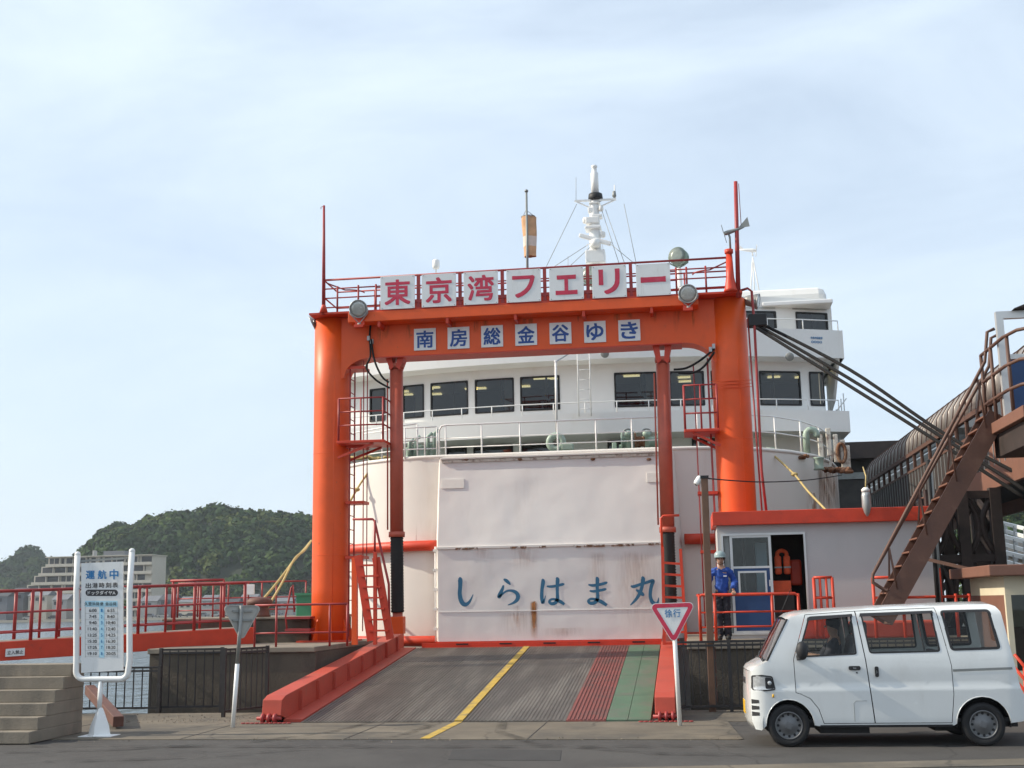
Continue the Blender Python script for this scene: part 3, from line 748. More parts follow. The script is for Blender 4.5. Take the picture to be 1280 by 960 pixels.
# antenna poles on the gate
p0 = V((xp_, RY, LZ)); p1 = at(405, 257, RY)
MB().tube([p0, lerp(p0, p1, .55), p1], [.045, .036, .026], 10).build('whip_pole', 'rail_red', gate)
MB().lathe([(.10, .04), (.05, .20), (.045, .22)], p0, n=10).build('pole_foot', 'red_paint', gate)
MB().tube([p1+V((-.02,0,-.02)), p1+V((-.07,0,-.03)), p1+V((-.07,0,-.08))], .008, 5).build('hook', 'rail_red', gate)
q0 = at(923, 372, RY); q1 = at(919.5, 227, RY)
MB().tube([q0, q1], [.05, .04], 10).build('whip_pole', 'rail_red', gate)
MB().tube([q1+V((.06,0,-.05)), q1+V((.065,0,-1.0))], .008, 5).build('halyard', 'rail_red', gate)
s0 = V((at(914, 372, RY).x, RY, LZ)); s1 = at(913, 312, RY)
MB().lathe([(.16, .03), (.13, .10), (.085, .35), (.065, .9), (.06, s1.z-LZ-.1), (.09, s1.z-LZ-.08), (.09, s1.z-LZ)], s0, n=14).build('stub_mast', 'red_paint', gate)
# brackets and rungs at the right end, cable clamps
for k in range(3): MB().box((cR.x-.45, GY-.40-.02, 6.15+.07*k), (cR.x+.40, GY-.395, 6.157+.07*k)).build('cable_clamp', 'orange', gate)
hk = [(cR.x+.2, RY+.1, LZ+.06), (cR.x+.42, RY+.1, LZ+.12), (cR.x+.50, RY+.1, LZ+.05), (cR.x+.52, RY+.1, LZ-.6), (cR.x+.50, RY+.1, 4.4), (cR.x+.55, RY+.12, 3.55)]
MB().tube(hk, .028, 8).build('conduit', 'rail_red', gate)
MB().tube([(cR.x+.40, RY+.2, LZ-.5), (cR.x+.44, RY+.2, 5.0), (cR.x+.47, RY+.2, 3.5)], .018, 8).build('conduit', 'rail_red', gate)

# --- wind vane on the stub mast
wv = thing('wind_gauge', 'grey propeller wind gauge on the orange stub mast beside the tall red pole', 'wind gauge', s1)
MB().tube([s1, s1+V((0,0,.28)), s1+V((-.02,0,.34))], .022, 8).build('stem', 'grey_metal', wv)
def windgauge(root, c, dr, k, m_):
    d = V(dr).normalized()
    MB().lathe([(.01,-.10*k), (.045*k,-.08*k), (.05*k,.0), (.035*k,.18*k), (.012*k,.34*k)], c, -d, 12).build('body', m_, root)
    MB().add([c-d*.2*k+V((0,.004,.02)), c-d*.42*k+V((0,.004,.20*k)), c-d*.46*k+V((0,.004,-.02)), c-d*.2*k+V((0,-.004,.02)), c-d*.42*k+V((0,-.004,.20*k)), c-d*.46*k+V((0,-.004,-.02))], [(0,1,2),(5,4,3),(0,3,4,1),(1,4,5,2),(2,5,3,0)]).build('tail_fin', m_, root)
    side = d.cross(V((0,0,1))).normalized(); up = side.cross(d)
    for a in (30, 120, 210, 300):
        q = side*math.cos(R(a))+up*math.sin(R(a)); MB().bar(c+d*.1*k, c+d*.1*k+q*.20*k, .05*k, .012, d).build('blade', m_, root)
windgauge(wv, s1+V((-.02,0,.38)), (-1,.1,-.25), 1, 'grey_metal')

# --- windsock on a pole
wp0 = at(660, 392, GY+.1); wp1 = at(658, 240, GY+.1)
ws = thing('windsock', 'limp faded orange and white windsock hanging on a steel pole above the signs', 'windsock', V((wp0.x, wp0.y, LZ+.05)))
MB().tube([V((wp0.x, wp0.y, LZ+.05)), wp1], [.032, .024], 8).build('pole', 'grey_metal', ws)
MB().lathe([(.04,0),(.045,.03),(.02,.06)], wp1, n=8).build('cap', 'grey_metal', ws)
s_top = at(659, 267, GY+.0).z; s_bot = at(659, 317, GY).z
for k in range(4):
    za = s_top+(s_bot-s_top)*k/4; zb = s_top+(s_bot-s_top)*(k+1)/4
    mb = MB(); n_ = 22; rows = []
    for i in range(5):
        z = za+(zb-za)*i/4
        for j in range(n_):
            a = 2*math.pi*j/n_; g = (s_top-z)/(s_top-s_bot)
            r_ = (.155-.02*g)*(1+.14*math.sin(3*a+1)+.10*math.sin(7*a+g*4))
            mb.v.append(V((wp0.x+.03+.02*g+r_*math.cos(a), wp0.y+.15+r_*.75*math.sin(a), z)))
    for i in range(4):
        for j in range(n_): mb.f.append([i*n_+j, i*n_+(j+1) % n_, (i+1)*n_+(j+1) % n_, (i+1)*n_+j]); mb.sm.append(True)
    mb.build('sleeve', 'sock' if k != 2 else 'sock_pale', ws)
MB().tube([(wp0.x+.03+.15*math.cos(a), wp0.y+.15+.12*math.sin(a), s_top+.01) for a in [i*math.pi/8 for i in range(16)]], .012, 6, True).build('hoop', 'grey_metal', ws)
for a in (0, 2, 4): MB().tube([(wp0.x+.03+.15*math.cos(a), wp0.y+.15+.12*math.sin(a), s_top+.01), (wp0.x, wp0.y, s_top+.12)], .006, 5).build('bridle', 'grey_metal', ws)

# --- flood lights
def flood(px, py, Y, d, r, label, foot):
    c = at(px, py, Y); d = V(d).normalized()
    f = thing('flood_light', label, 'flood light', foot, 'flood lights on the portal gate')
    bd_ = MB().lathe([(.05,-.28),(.09,-.27),(.12,-.20),(r*.75,-.13),(r*.96,-.03),(r,.0),(r*.985,.012)], c, d, 24, caps=True).build('shade', 'grey_metal', f)
    MB().lathe([(r*.97,.0135),(r*.6,.02),(.01,.024)], c, d, 24).build('lens', 'lens', bd_)
    MB().tube([(c+d*.012)+(d.orthogonal().normalized()*math.cos(a)+d.cross(d.orthogonal()).normalized()*math.sin(a))*r for a in [i*math.pi/12 for i in range(24)]], .012, 6, True).build('rim', 'galv', bd_)
    sd_ = d.cross(V((0,0,1))).normalized()
    MB().tube([c-d*.05+sd_*r*1.02, c-d*.05+sd_*r*1.02+V((0,0,-.1)), V(foot)+V((0,0,.05)), c-d*.05-sd_*r*1.02+V((0,0,-.1)), c-d*.05-sd_*r*1.02], .014, 6).build('yoke', 'galv', f)
    MB().lathe([(.05,0),(.04,.06)], foot, n=10).build('foot', 'grey_metal', f)
LY = GY-.82
c = at(448, 386, LY); flood(448, 386, LY, (.15,-1,-.25), .19, 'round grey flood light on the left end of the cross beam facing the camera', (c.x, LY+.08, LZ-.32))
c = at(860, 367, LY); flood(860, 367, LY, (-.1,-1,-.22), .19, 'round grey flood light on the right end of the cross beam facing the camera', (c.x, LY+.08, LZ-.32))
for px in (448, 860):
    c = at(px, 386, LY); MB().box((c.x-.10, LY+.0, LZ-.36), (c.x+.10, BF-.42, LZ-.30)).build('lamp_bracket', 'red_paint', gate); MB().box((c.x-.10, BF-.43, LZ-.36), (c.x+.10, BF-.421, LZ-.02)).build('lamp_bracket', 'red_paint', gate)
c = at(391, 404, GY-.1); flood(391, 404, GY-.1, (-.9,-.15,-.45), .17, 'flood light at the top of the left column pointing out over the water', (cL.x-.30, GY-.1, LZ-.02))
c = at(947, 377, GY-.1); flood(947, 377, GY-.1, (.95,-.2,-.2), .17, 'flood light at the top of the right column pointing right', (cR.x+.30, GY-.1, LZ-.02))

# --- hydraulic lift cylinders
def cylinder(top, b0, b1, foot, label):
    t_ = thing('lift_cylinder', label, 'hydraulic cylinder', foot, 'hydraulic cylinders of the ramp')
    MB().tube([top, b0], .145, 24).build('barrel', 'piston_red', t_)
    MB().tube([lerp(top, b0, .985), b0+V((0,0,-.06))], .175, 24).build('collar', 'piston_red', t_)
    MB().lathe([(.10,0),(.12,.1),(.17,.12),(.17,.2)], top-V((0,0,.06)), n=20).build('cap', 'piston_red', t_)
    n_ = 26; prof = []
    for i in range(n_*2+1): prof.append((.145 if i % 2 else .128, -(b0.z-b1.z)*i/(n_*2)))
    ax = (b1-b0).normalized()
    MB().lathe([(r_, -z_) for r_, z_ in prof], b0-V((0,0,.06)), ax, 24).build('bellows', 'rubber', t_)
    MB().tube([b1-V((0,0,.05)), foot], .11, 16).build('rod_end', 'piston_red', t_)
    MB().box((foot.x-.15, foot.y-.12, foot.z-.02), (foot.x+.15, foot.y+.12, foot.z+.34)).build('clevis', 'orange', t_, bev=.02)
    # yoke plates up to the beam
    zt = zbot-.02
    for sx_ in (-1, 1):
        MB().prism([(.20*sx_, zt), (.06*sx_, zt), (.03*sx_, top.z+.05), (.10*sx_, top.z-.02), (.13*sx_, top.z+.06)], lambda u, v, w: (top.x+u, w, v), GY-.17, GY+.17).build('yoke_plate', 'red_paint', t_)
    MB().tube([(top.x-.16, GY, top.z+.07), (top.x+.16, GY, top.z+.07)], .05, 12).build('yoke_pin', 'faded_red', t_)
    MB().tube([top+V((-.19,-.05,-.2)), lerp(top, b0, .5)+V((-.19,-.05,0)), b0+V((-.19,-.05,.1))], .018, 6).build('oil_pipe', 'piston_red', t_)
    return t_
cylinder(at(495.5, 463, GY), at(496, 668, GY), at(497, 762, GY), at(497, 791, GY), 'left hydraulic cylinder with black bellows, fully in the shade of the column')
cylinder(at(828.5, 455, GY), at(834.5, 662, GY), at(838, 752, GY), at(840, 790, GY), 'right hydraulic cylinder standing behind the red ladder')

# --- hoses at the haunches
def hose(name, label, lines, r=.022, cat='hose', group=None, m_='cable'):
    o = thing(name, label, cat, lines[0][0], group)
    for ln in lines: MB().tube(smooth_line(ln), r, 8).build('cable', m_, o)
    return o
def smooth_line(pts, k=6):
    pts = [V(p) for p in pts]; out = []
    for i in range(len(pts)-1):
        p0 = pts[max(i-1, 0)]; p1 = pts[i]; p2 = pts[i+1]; p3 = pts[min(i+2, len(pts)-1)]
        for j in range(k):
            t_ = j/k
            out.append(.5*((2*p1)+(p2-p0)*t_+(2*p0-5*p1+4*p2-p3)*t_*t_+(3*p1-p0-3*p2+p3)*t_**3))
    out.append(pts[-1]); return out
HY = GY-.32
hose('hydraulic_hose', 'black hydraulic hoses hanging from the left haunch of the gate', [[at(462,422,HY), at(463,445,HY), at(458,460,HY), at(470,475,HY), at(487,485,HY)], [at(464,424,HY-.04), at(468,450,HY-.04), at(477,470,HY-.04), at(486,478,HY)], [at(466,395,HY), at(463,408,HY), at(462,424,HY)]], .022)
hose('hydraulic_hose', 'black hydraulic hoses looping from the right haunch of the gate', [[at(893,436,HY), at(876,450,HY), at(858,460,HY), at(842,462,HY)], [at(893,440,HY-.04), at(880,458,HY-.04), at(866,466,HY-.04), at(848,466,HY)]], .024)
for px, py in ((888, 437), (892, 433), (461, 423), (465, 427)):
    p = at(px, py, BF-.05); MB().box((p.x-.03, BF-.09, p.z-.05), (p.x+.03, BF-.003, p.z+.05)).build('junction_box', 'galv', gate)

# --- ladders on the columns
def cage_ladder(x, y0, y1, z0, z1, sgn, label, plates):
    L = thing('column_ladder', label, 'ladder', (x, GY, z0))
    for y in (y0, y1): MB().tube([(x, y, z0), (x, y, z1)], .018, 7).build('stile', 'rail_red', L)
    z = z0+.15
    while z < z1-.1:
        MB().tube([(x, y0, z), (x, y1, z)], .011, 6).build('rung', 'rail_red', L); z += .30
    for dx, yy_ in ((.30, y0+.02), (.30, y1-.05)): MB().tube([(x+sgn*dx, yy_, z0+.1), (x+sgn*dx, yy_, z1-.1)], .012, 6).build('guard_bar', 'rail_red', L)
    for z in plates:
        MB().box((x-sgn*.08, y0-.03, z-.03), (x+sgn*.33, y1+.03, z+.03)).build('guard_hoop', 'red_paint', L)
    return L
lx = cL.x+CR_+.08
cage_ladder(lx, GY-.20, GY+.18, at(440, 795, GY).z, at(440, 448, GY).z, 1, 'thin red caged ladder running up the inner side of the left column', [at(445, y, GY).z for y in (462, 560, 629, 697)])
cage_ladder(cR.x-CR_-.08, GY-.2, GY+.18, at(880, 790, GY).z, at(890, 450, GY).z, -1, 'thin red caged ladder on the inner side of the right column', [at(885, y, GY).z for y in (617, 690)])

# --- small work platforms with railing
def platform(xa, xb, z, label, hgt):
    p_ = thing('work_platform', label, 'platform', ((xa+xb)/2, GY, z))
    y0, y1 = GY-.62, GY+.30
    x0, x1 = min(xa, xb), max(xa, xb)
    MB().box((x0, y0, z-.06), (x1, y1, z)).build('floor', 'red_paint', p_, bev=.01)
    for x in (x0+.03, x1-.03):
        for y in (y0+.03, y1-.03): MB().tube([(x, y, z), (x, y, z+hgt)], .024, 7).build('post', 'rail_red', p_)
    xm = (x0+x1)/2; MB().tube([(xm, y0+.03, z), (xm, y0+.03, z+hgt)], .02, 7).build('post', 'rail_red', p_)
    for k in (1, .68, .36):
        MB().tube([(x0+.03, y0+.03, z+hgt*k), (x1-.03, y0+.03, z+hgt*k)], .018, 7).build('rail', 'rail_red', p_)
        xo = x1-.03 if xb > xa else x0+.03
        MB().tube([(xo, y0+.03, z+hgt*k), (xo, y1-.03, z+hgt*k)], .018, 7).build('rail', 'rail_red', p_)
    for y in (y0+.1, y1-.1): MB().bar((xa, y, z-.35), (xa+(xb-xa)*.75, y, z-.07), .05, .05).build('strut', 'red_paint', p_)
    return p_
pl_z = at(450, 551, GY-.5).z
platform(cL.x+.30, at(481, 550, GY-.55).x, pl_z, 'small railed platform on the left column behind the hydraulic cylinder', .92)
platform(cR.x-.30, at(855, 538, GY-.55).x, at(870, 537, GY-.5).z, 'small railed platform on the inner side of the right column', .92)

# --- steep red steps at the foot of the left cylinder
Y_ = GY-.95
sl = thing('access_steps', 'steep red access steps between the left column and its cylinder', 'steps', at(466, 803, Y_))
for a, b in ((at(447.5,694,Y_), at(464,801,Y_)), (at(470,697,Y_), at(488,799,Y_))): MB().bar(a, b, .16, .05, (0,1,0)).build('stringer', 'red_paint', sl)
for k in range(7):
    t_ = (707+k*13.6-694)/107
    a = lerp(at(447.5,694,Y_), at(464,801,Y_), t_); b = lerp(at(470,697,Y_), at(488,799,Y_), t_)
    MB().bar(a, V((b.x, a.y, a.z)), .18, .035).build('tread', 'red_paint', sl)
MB().bar(at(443.5,697,Y_+.1), at(443.5,806,Y_+.1), .11, .11).build('upright', 'orange', sl); MB().bar(at(469,690,Y_-.05), at(469,806,Y_-.05), .07, .07).build('upright', 'red_paint', sl)
MB().tube([at(441,649,Y_), at(466,649,Y_), at(468.5,652,Y_), at(486,730,Y_), at(487,798,Y_)], .026, 8).build('handrail', 'rail_red', sl)
MB().tube([at(468.5,650,Y_-.05), at(468.5,692,Y_-.05)], .024, 8).build('handrail', 'rail_red', sl)
# --- red ladder at the right cylinder
Y_ = GY-1.0
sl = thing('access_ladder', 'red access ladder in front of the right hydraulic cylinder', 'ladder', at(842, 804, Y_))
MB().bar(at(828,684,Y_), at(830.5,806,Y_), .06, .075, (0,1,0)).build('stile', 'red_paint', sl); MB().bar(at(850.5,686,Y_), at(858,806,Y_), .06, .075, (0,1,0)).build('stile', 'red_paint', sl)
for k in range(8):
    t_ = .16+k*.118
    MB().bar(lerp(at(828,684,Y_), at(830.5,806,Y_), t_), lerp(at(850.5,686,Y_), at(858,806,Y_), t_), .05, .045).build('rung', 'red_paint', sl)
MB().tube([at(828,690,Y_), at(826,648,Y_), at(829,645,Y_), at(849,644,Y_)], .025, 8).build('handrail', 'red_paint', sl)

# --- railing at the edge of the left quay
ry = QF+.10
q_ = thing('quay_railing', 'red tube railing along the edge of the left quay in front of the column', 'railing', at(380, 804, ry))
bs = [V((at(px, 800, ry).x, ry, DZ)) for px in (318, 345, 412, 434)]
railing(q_, bs, .78, 'rail_red', (1, .33), .022)
# --- mooring block railing further back
rb = 27.6
q_ = thing('quay_railing', 'red railing at the back of the mooring block with a short upper rail', 'railing', at(300, 768, rb))
bs = [V((at(px, 760, rb).x, rb, BZ)) for px in (222, 247, 266, 285, 310, 327, 345, 382)]
railing(q_, bs, .80, 'rail_red', (1, .55, .2), .02)
MB().tube([bs[0]+V((-.06,-.3,.86)), bs[3]+V((0,-.3,.86))], .03, 8).build('rail', 'rail_red', q_); MB().tube([bs[0]+V((0,-.3,.0)), bs[0]+V((0,-.3,.86))], .03, 8).build('post', 'rail_red', q_); MB().tube([bs[3]+V((0,-.3,.0)), bs[3]+V((0,-.3,.86))], .03, 8).build('post', 'rail_red', q_)
p = at(311, 737, rb-.1); MB_ = MB().box((p.x-.12, rb-.08, p.z-.12), (p.x+.12, rb-.03, p.z+.12)).build('marker_box', 'sign_white', loc=p, bev=.01)
tag(MB_, 'small white box fixed to the rear red railing behind the bollard', 'box')
# low red step platform beside the column
sp = thing('step_platform', 'low red step platform with a bent handrail left of the gate column', 'steps', at(375, 792, 24.7))
for k, py in enumerate((771, 786)):
    a = at(358, py, 24.75); b = at(389, py, 24.75); MB().box((a.x, 24.65, a.z-.05), (b.x, 25.02, a.z)).build('tread', 'rail_red', sp)
MB().tube([at(359,789,24.7), at(357,770,24.7), at(364,735,24.7), at(366,731,24.7), at(368,765,24.7)], .02, 7).build('handrail', 'rail_red', sp)
# bollard with ropes
bc = at(327, 768, 25.6); bc.z = BZ
bo = thing('mooring_bollard', 'big rusty brown mushroom bollard with ropes on the concrete block', 'bollard', bc)
MB().lathe([(.20,.001),(.17,.06),(.155,.20),(.16,.24)], bc, n=24).build('neck', 'bollard_brown', bo)
MB().lathe([(.15,.22),(.25,.25),(.285,.30),(.27,.36),(.20,.41),(.05,.43)], bc+V((-.05,0,0)), n=28).build('cap', 'bollard_brown', bo)
hp = at(389, 676, 30.2)
kn = at(368, 700, 28)
for k, (o_, lb_) in enumerate((((-.10,-.1), 'left strand of the mooring rope from the bollard to the hull'), ((.14,-.02), 'right strand of the mooring rope from the bollard to the hull'))):
    s_ = bc+V((o_[0], o_[1], .20)); pts = [s_, lerp(s_, kn, .5)+V((0,0,-.03)), kn+V((0,0,.02*k)), lerp(kn, hp, .5)+V((.03*k,0,-.01)), hp]
    tag(MB().tube(smooth_line(pts), .028, 7).build('mooring_rope', 'rope', loc=s_), lb_, 'rope')
# =================================================================== FERRY
XC = -2.95
ship = thing('ferry', 'white car ferry with its bow visor closed, moored behind the orange gate', 'ferry', (XC, 28, SEA))
# --- hull
half = [(2.70,28.25),(3.3,28.30),(4.0,28.50),(4.8,28.95),(5.6,29.7),(6.3,30.8),(6.85,32.3),(7.25,34.2),(7.5,37),(7.6,41),(7.6,80)]
HT = 5.32
levels = [(SEA-.5, .93, .5), (0., .97, .25), (1.2, .99, .1), (3.2, 1., 0.), (HT, 1.0, -.02)]
full = [(-x, y) for x, y in reversed(half)]+half
mb = MB(); nf = len(full)
for z, kx, dy in levels:
    for x, y in full: mb.v.append(V((XC+x*kx, y+dy*(1 if y < 40 else 0), z)))
for i in range(len(levels)-1):
    for j in range(nf-1): mb.f.append([i*nf+j, i*nf+j+1, (i+1)*nf+j+1, (i+1)*nf+j]); mb.sm.append(True)
hull = mb.build('hull', 'hull_white', ship)
# deck plate of the forecastle
FZ = 4.95
mat('foredeck_paint', (.13, .15, .13), .7, var=.15, scale=1)
mb = MB(); mb.add([(XC+x*.995, y+.03, FZ) for x, y in full], [list(range(nf))]); mb.build('foredeck', 'foredeck_paint', ship)
# rounded bulwark cap
mb = MB(); mb.tube([(XC+x, y, HT) for x, y in full], .05, 8); mb.build('gunwale', 'hull_white', hull)
# plate seams as slightly raised weld lines
def hull_pt(x, z=0, out=.0):
    for (x0, y0), (x1, y1) in zip(full[:-1], full[1:]):
        if x0 <= x <= x1 and x1 > x0:
            t_ = (x-x0)/(x1-x0); nrm = V((y1-y0, -(x1-x0), 0)).normalized()
            return V((XC+x, y0+(y1-y0)*t_, z))+nrm*out
for x in (-3.4, -4.6, -5.9, 3.6, 4.6, 5.6):
    MB().tube([hull_pt(x, z, .0) for z in (3.3, 4.2, HT-.05)], .006, 5).build('weld_seam', 'hull_white', hull)
# red rubbing pipes
for z, xa, xb in ((3.20, -6.2, -2.78), (3.20, 2.95, 7.0), (.98, -5.2, -2.75), (.98, 2.9, 5.2)):
    k = 14; MB().tube([hull_pt(xa+(xb-xa)*i/k, z, .13) for i in range(k+1)], .125, 14).build('rubbing_pipe', 'red_paint', hull)
# --- bow visor
VX0, VX1 = at(547.5, 740, 27.6).x, at(845, 740, 27.6).x
zv0, zv1, zv2 = .98, at(690, 682, 27.6).z, at(690, 568, 27.95).z
vy0, vy1, vy2 = 27.60, 27.60, 27.95
m = mat('visor_white', (.80, .77, .735), .45, var=.04, scale=.7, dirt=(.50, .43, .36), damt=.25, dscale=1.2, dpos=.55, stretch=5)
n, l = m.node_tree.nodes, m.node_tree.links
# broad dents in the plating
t = n.new('ShaderNodeTexCoord'); dn = n.new('ShaderNodeTexNoise'); dn.inputs['Scale'].default_value = 1.15; dn.inputs['Detail'].default_value = 1.5
bp = n.new('ShaderNodeBump'); bp.inputs['Strength'].default_value = .32; bp.inputs['Distance'].default_value = .12
l.new(t.outputs['Object'], dn.inputs['Vector']); l.new(dn.outputs['Fac'], bp.inputs['Height']); l.new(bp.outputs['Normal'], n['Principled BSDF'].inputs['Normal'])
visor = MB().add([(VX0,vy1,zv1),(VX1,vy1,zv1),(VX1-.05,vy2,zv2),(VX0+.05,vy2,zv2)], [(0,1,2,3)])
def vgrid(x0, x1, pa, pb, nx, nz, amp):
    mb = MB(); 
    for j in range(nz+1):
        for i in range(nx+1):
            u = i/nx; w = j/nz; x = x0+(x1-x0)*u; y = pa[0]+(pb[0]-pa[0])*w; z = pa[1]+(pb[1]-pa[1])*w
            e = min(u, 1-u, w, 1-w); f = min(1, e*8)
            mb.v.append(V((x, y+amp*f*noise.noise(V((x*1.3, z*1.1, 3.1))), z)))
    for j in range(nz):
        for i in range(nx): mb.f.append([j*(nx+1)+i, j*(nx+1)+i+1, (j+1)*(nx+1)+i+1, (j+1)*(nx+1)+i]); mb.sm.append(True)
    return mb
up = vgrid(VX0, VX1, (vy1, zv1+.03), (vy2, zv2), 60, 26, .012).build('visor_upper_plate', 'visor_white', ship)
lo = vgrid(VX0, VX1, (vy0, zv0), (vy0, zv1-.03), 60, 26, .003).build('visor_lower_plate', 'visor_white', ship)
zc = at(690, 763, 27.6).z
MB().box((VX0+.02, vy0-.012, zc-.008), (VX1-.02, vy0-.001, zc+.008)).build('weld_seam', 'visor_white', lo)
for sgn, x in ((-1, VX0), (1, VX1)):            # canted side cheeks
    mb = MB(); a = [(x, vy0, zv0), (x, vy1, zv1), (x-sgn*.05, vy2, zv2)]; b = [(x+sgn*.17, 28.22, zv0), (x+sgn*.17, 28.22, zv1), (x+sgn*.10, 28.3, zv2)]
    mb.add(a+b, [(0,3,4,1),(1,4,5,2)]); mb.build('visor_cheek', 'hull_white', ship)
MB().box((VX0-.02, vy1-.035, zv1-.03), (VX1+.02, vy1+.05, zv1+.03)).build('visor_ridge', 'hull_white', ship, bev=.008)
sc_ = mat('rust_scale', (.22,.11,.06), .85, var=.4, scale=8)
n, l = sc_.node_tree.nodes, sc_.node_tree.links
t = n.new('ShaderNodeTexCoord'); ns = n.new('ShaderNodeTexNoise'); ns.inputs['Scale'].default_value = 9; ns.inputs['Detail'].default_value = 8
mr = n.new('ShaderNodeMapRange'); mr.inputs['From Min'].default_value = .44; mr.inputs['From Max'].default_value = .60
l.new(t.outputs['Object'], ns.inputs['Vector']); l.new(ns.outputs['Fac'], mr.inputs['Value']); l.new(mr.outputs['Result'], n['Principled BSDF'].inputs['Alpha'])
rnd = random.Random(8)
x = VX0+.1
while x < VX1-.4:                                    # rust scabs along the ridge
    w = rnd.uniform(.1, .7)
    if rnd.random() < .55: MB().box((x, vy1-.040, zv1-.045-.015*rnd.random()), (x+w, vy1-.0355, zv1-.002)).build('rust_scab', 'rust_scale', ship)
    x += w+rnd.uniform(.05, .35)
MB().box((VX0+.05, vy2-.06, zv2-.12), (VX1-.05, vy2-.015, zv2-.06)).build('visor_lip_rusty_bar', 'rusty_white', ship)  # rusty strip along the top of the visor, just under the lip
MB().box((VX0+.02, vy2-.09, zv2-.05), (VX1-.02, vy2+.35, zv2)).build('visor_lip', 'hull_white', ship, bev=.012)
for px in (583, 650, 741, 811): 
    p = at(px, 574, vy2-.07); MB().sphere((p.x, vy2-.065, p.z), .035, 8, 6, (1.6,.4,1)).build('rust_scab', 'rust', ship)
MB().box((VX0-.05, vy0-.03, zv0-.06), (VX1+.03, vy0+.5, zv0-.005)).build('visor_foot', 'red_paint', ship)
for x0, x1 in ((at(552,605,vy1+.22).x, at(580,605,vy1+.22).x), (at(809,605,vy1+.22).x, at(839,605,vy1+.22).x)):   # raised doubler plates
    za, zb = at(565, 610.5, vy1+.22).z, at(565, 599, vy1+.22).z
    fy = lambda z: vy1+(vy2-vy1)*(z-zv1)/(zv2-zv1)
    mb = MB(); mb.add([(x0,fy(za)-.022,za),(x1,fy(za)-.022,za),(x1,fy(zb)-.022,zb),(x0,fy(zb)-.022,zb),(x0,fy(za)+.02,za),(x1,fy(za)+.02,za),(x1,fy(zb)+.02,zb),(x0,fy(zb)+.02,zb)], [(0,1,2,3),(4,5,6,7),(0,1,5,4),(1,2,6,5),(2,3,7,6),(3,0,4,7)])
    mb.build('doubler_plate', 'hull_white', up)
# rust runs on the lower plate, each a thin stain with its own outline
stain = mat('rust_stain', (.42, .17, .045), .8, var=.3, scale=6)
n, l = stain.node_tree.nodes, stain.node_tree.links
b_ = n['Principled BSDF']; t = n.new('ShaderNodeTexCoord'); g = n.new('ShaderNodeMapping'); g.inputs['Scale'].default_value = (7, 1, .9)
ns = n.new('ShaderNodeTexNoise'); ns.inputs['Scale'].default_value = 3; ns.inputs['Detail'].default_value = 6
mr = n.new('ShaderNodeMapRange'); mr.inputs['From Min'].default_value = .36; mr.inputs['From Max'].default_value = .72; mr.inputs['To Max'].default_value = .75
l.new(t.outputs['Object'], g.inputs['Vector']); l.new(g.outputs['Vector'], ns.inputs['Vector']); l.new(ns.outputs['Fac'], mr.inputs['Value'])
sep = n.new('ShaderNodeSeparateXYZ'); l.new(t.outputs['Generated'], sep.inputs[0])
def mth(op, a, b):
    q = n.new('ShaderNodeMath'); q.operation = op; q.use_clamp = True
    for i, v in ((0, a), (1, b)):
        if isinstance(v, (int, float)): q.inputs[i].default_value = v
        else: l.new(v, q.inputs[i])
    return q.outputs[0]
cx_ = n.new('ShaderNodeMath'); cx_.operation = 'SUBTRACT'; l.new(sep.outputs[0], cx_.inputs[0]); cx_.inputs[1].default_value = .5
ab = n.new('ShaderNodeMath'); ab.operation = 'ABSOLUTE'; l.new(cx_.outputs[0], ab.inputs[0])
fx = n.new('ShaderNodeMapRange'); fx.inputs['From Min'].default_value = .5; fx.inputs['From Max'].default_value = .08; l.new(ab.outputs[0], fx.inputs['Value'])
fz_ = n.new('ShaderNodeMapRange'); fz_.inputs['From Min'].default_value = 0.; fz_.inputs['From Max'].default_value = .55; l.new(sep.outputs[2], fz_.inputs['Value'])
ft_ = n.new('ShaderNodeMapRange'); ft_.inputs['From Min'].default_value = 1.; ft_.inputs['From Max'].default_value = .93; l.new(sep.outputs[2], ft_.inputs['Value'])
l.new(mth('MULTIPLY', mth('MULTIPLY', mr.outputs[0], fx.outputs[0]), mth('MULTIPLY', fz_.outputs[0], ft_.outputs[0])), b_.inputs['Alpha'])
rsn = stain
faint = stain.copy(); faint.name = 'rust_stain_faint'
for nd in faint.node_tree.nodes:
    if nd.type == 'MAP_RANGE' and abs(nd.inputs['To Max'].default_value-.75) < .01: nd.inputs['To Max'].default_value = .26; nd.inputs['From Min'].default_value = .30
MATS['rust_stain_faint'] = faint
main_ = stain.copy(); main_.name = 'rust_stain_main'
for nd in main_.node_tree.nodes:
    if nd.type == 'MAP_RANGE' and abs(nd.inputs['To Max'].default_value-.75) < .01: nd.inputs['To Max'].default_value = 1.; nd.inputs['From Min'].default_value = .22; nd.inputs['From Max'].default_value = .5
MATS['rust_stain_main'] = main_
for px, py0, py1, wpx, st_ in ((667.5, 751, 800, 11, 1), (668, 751, 772, 5, 1), (646, 756, 794, 10, 0), (650, 765, 797, 60, 0), (655, 684, 716, 40, 0), (604, 683, 700, 30, 0), (796, 688, 796, 70, 0), (748, 690, 770, 30, 0), (705, 785, 797, 60, 0), (640, 650, 680, 40, 0)):
    if py0 < 680: continue
    a = at(px-wpx/2, py0, vy0); b = at(px+wpx/2, py1, vy0); d_ = .0045+.0006*(px % 3)
    mb = MB(); mb.add([(a.x, vy0-d_, a.z), (b.x, vy0-d_, a.z), (b.x, vy0-d_, b.z), (a.x, vy0-d_, b.z)], [(0,1,2,3)]); mb.build('rust_run', 'rust_stain_main' if st_ else 'rust_stain_faint', lo, fix=False)
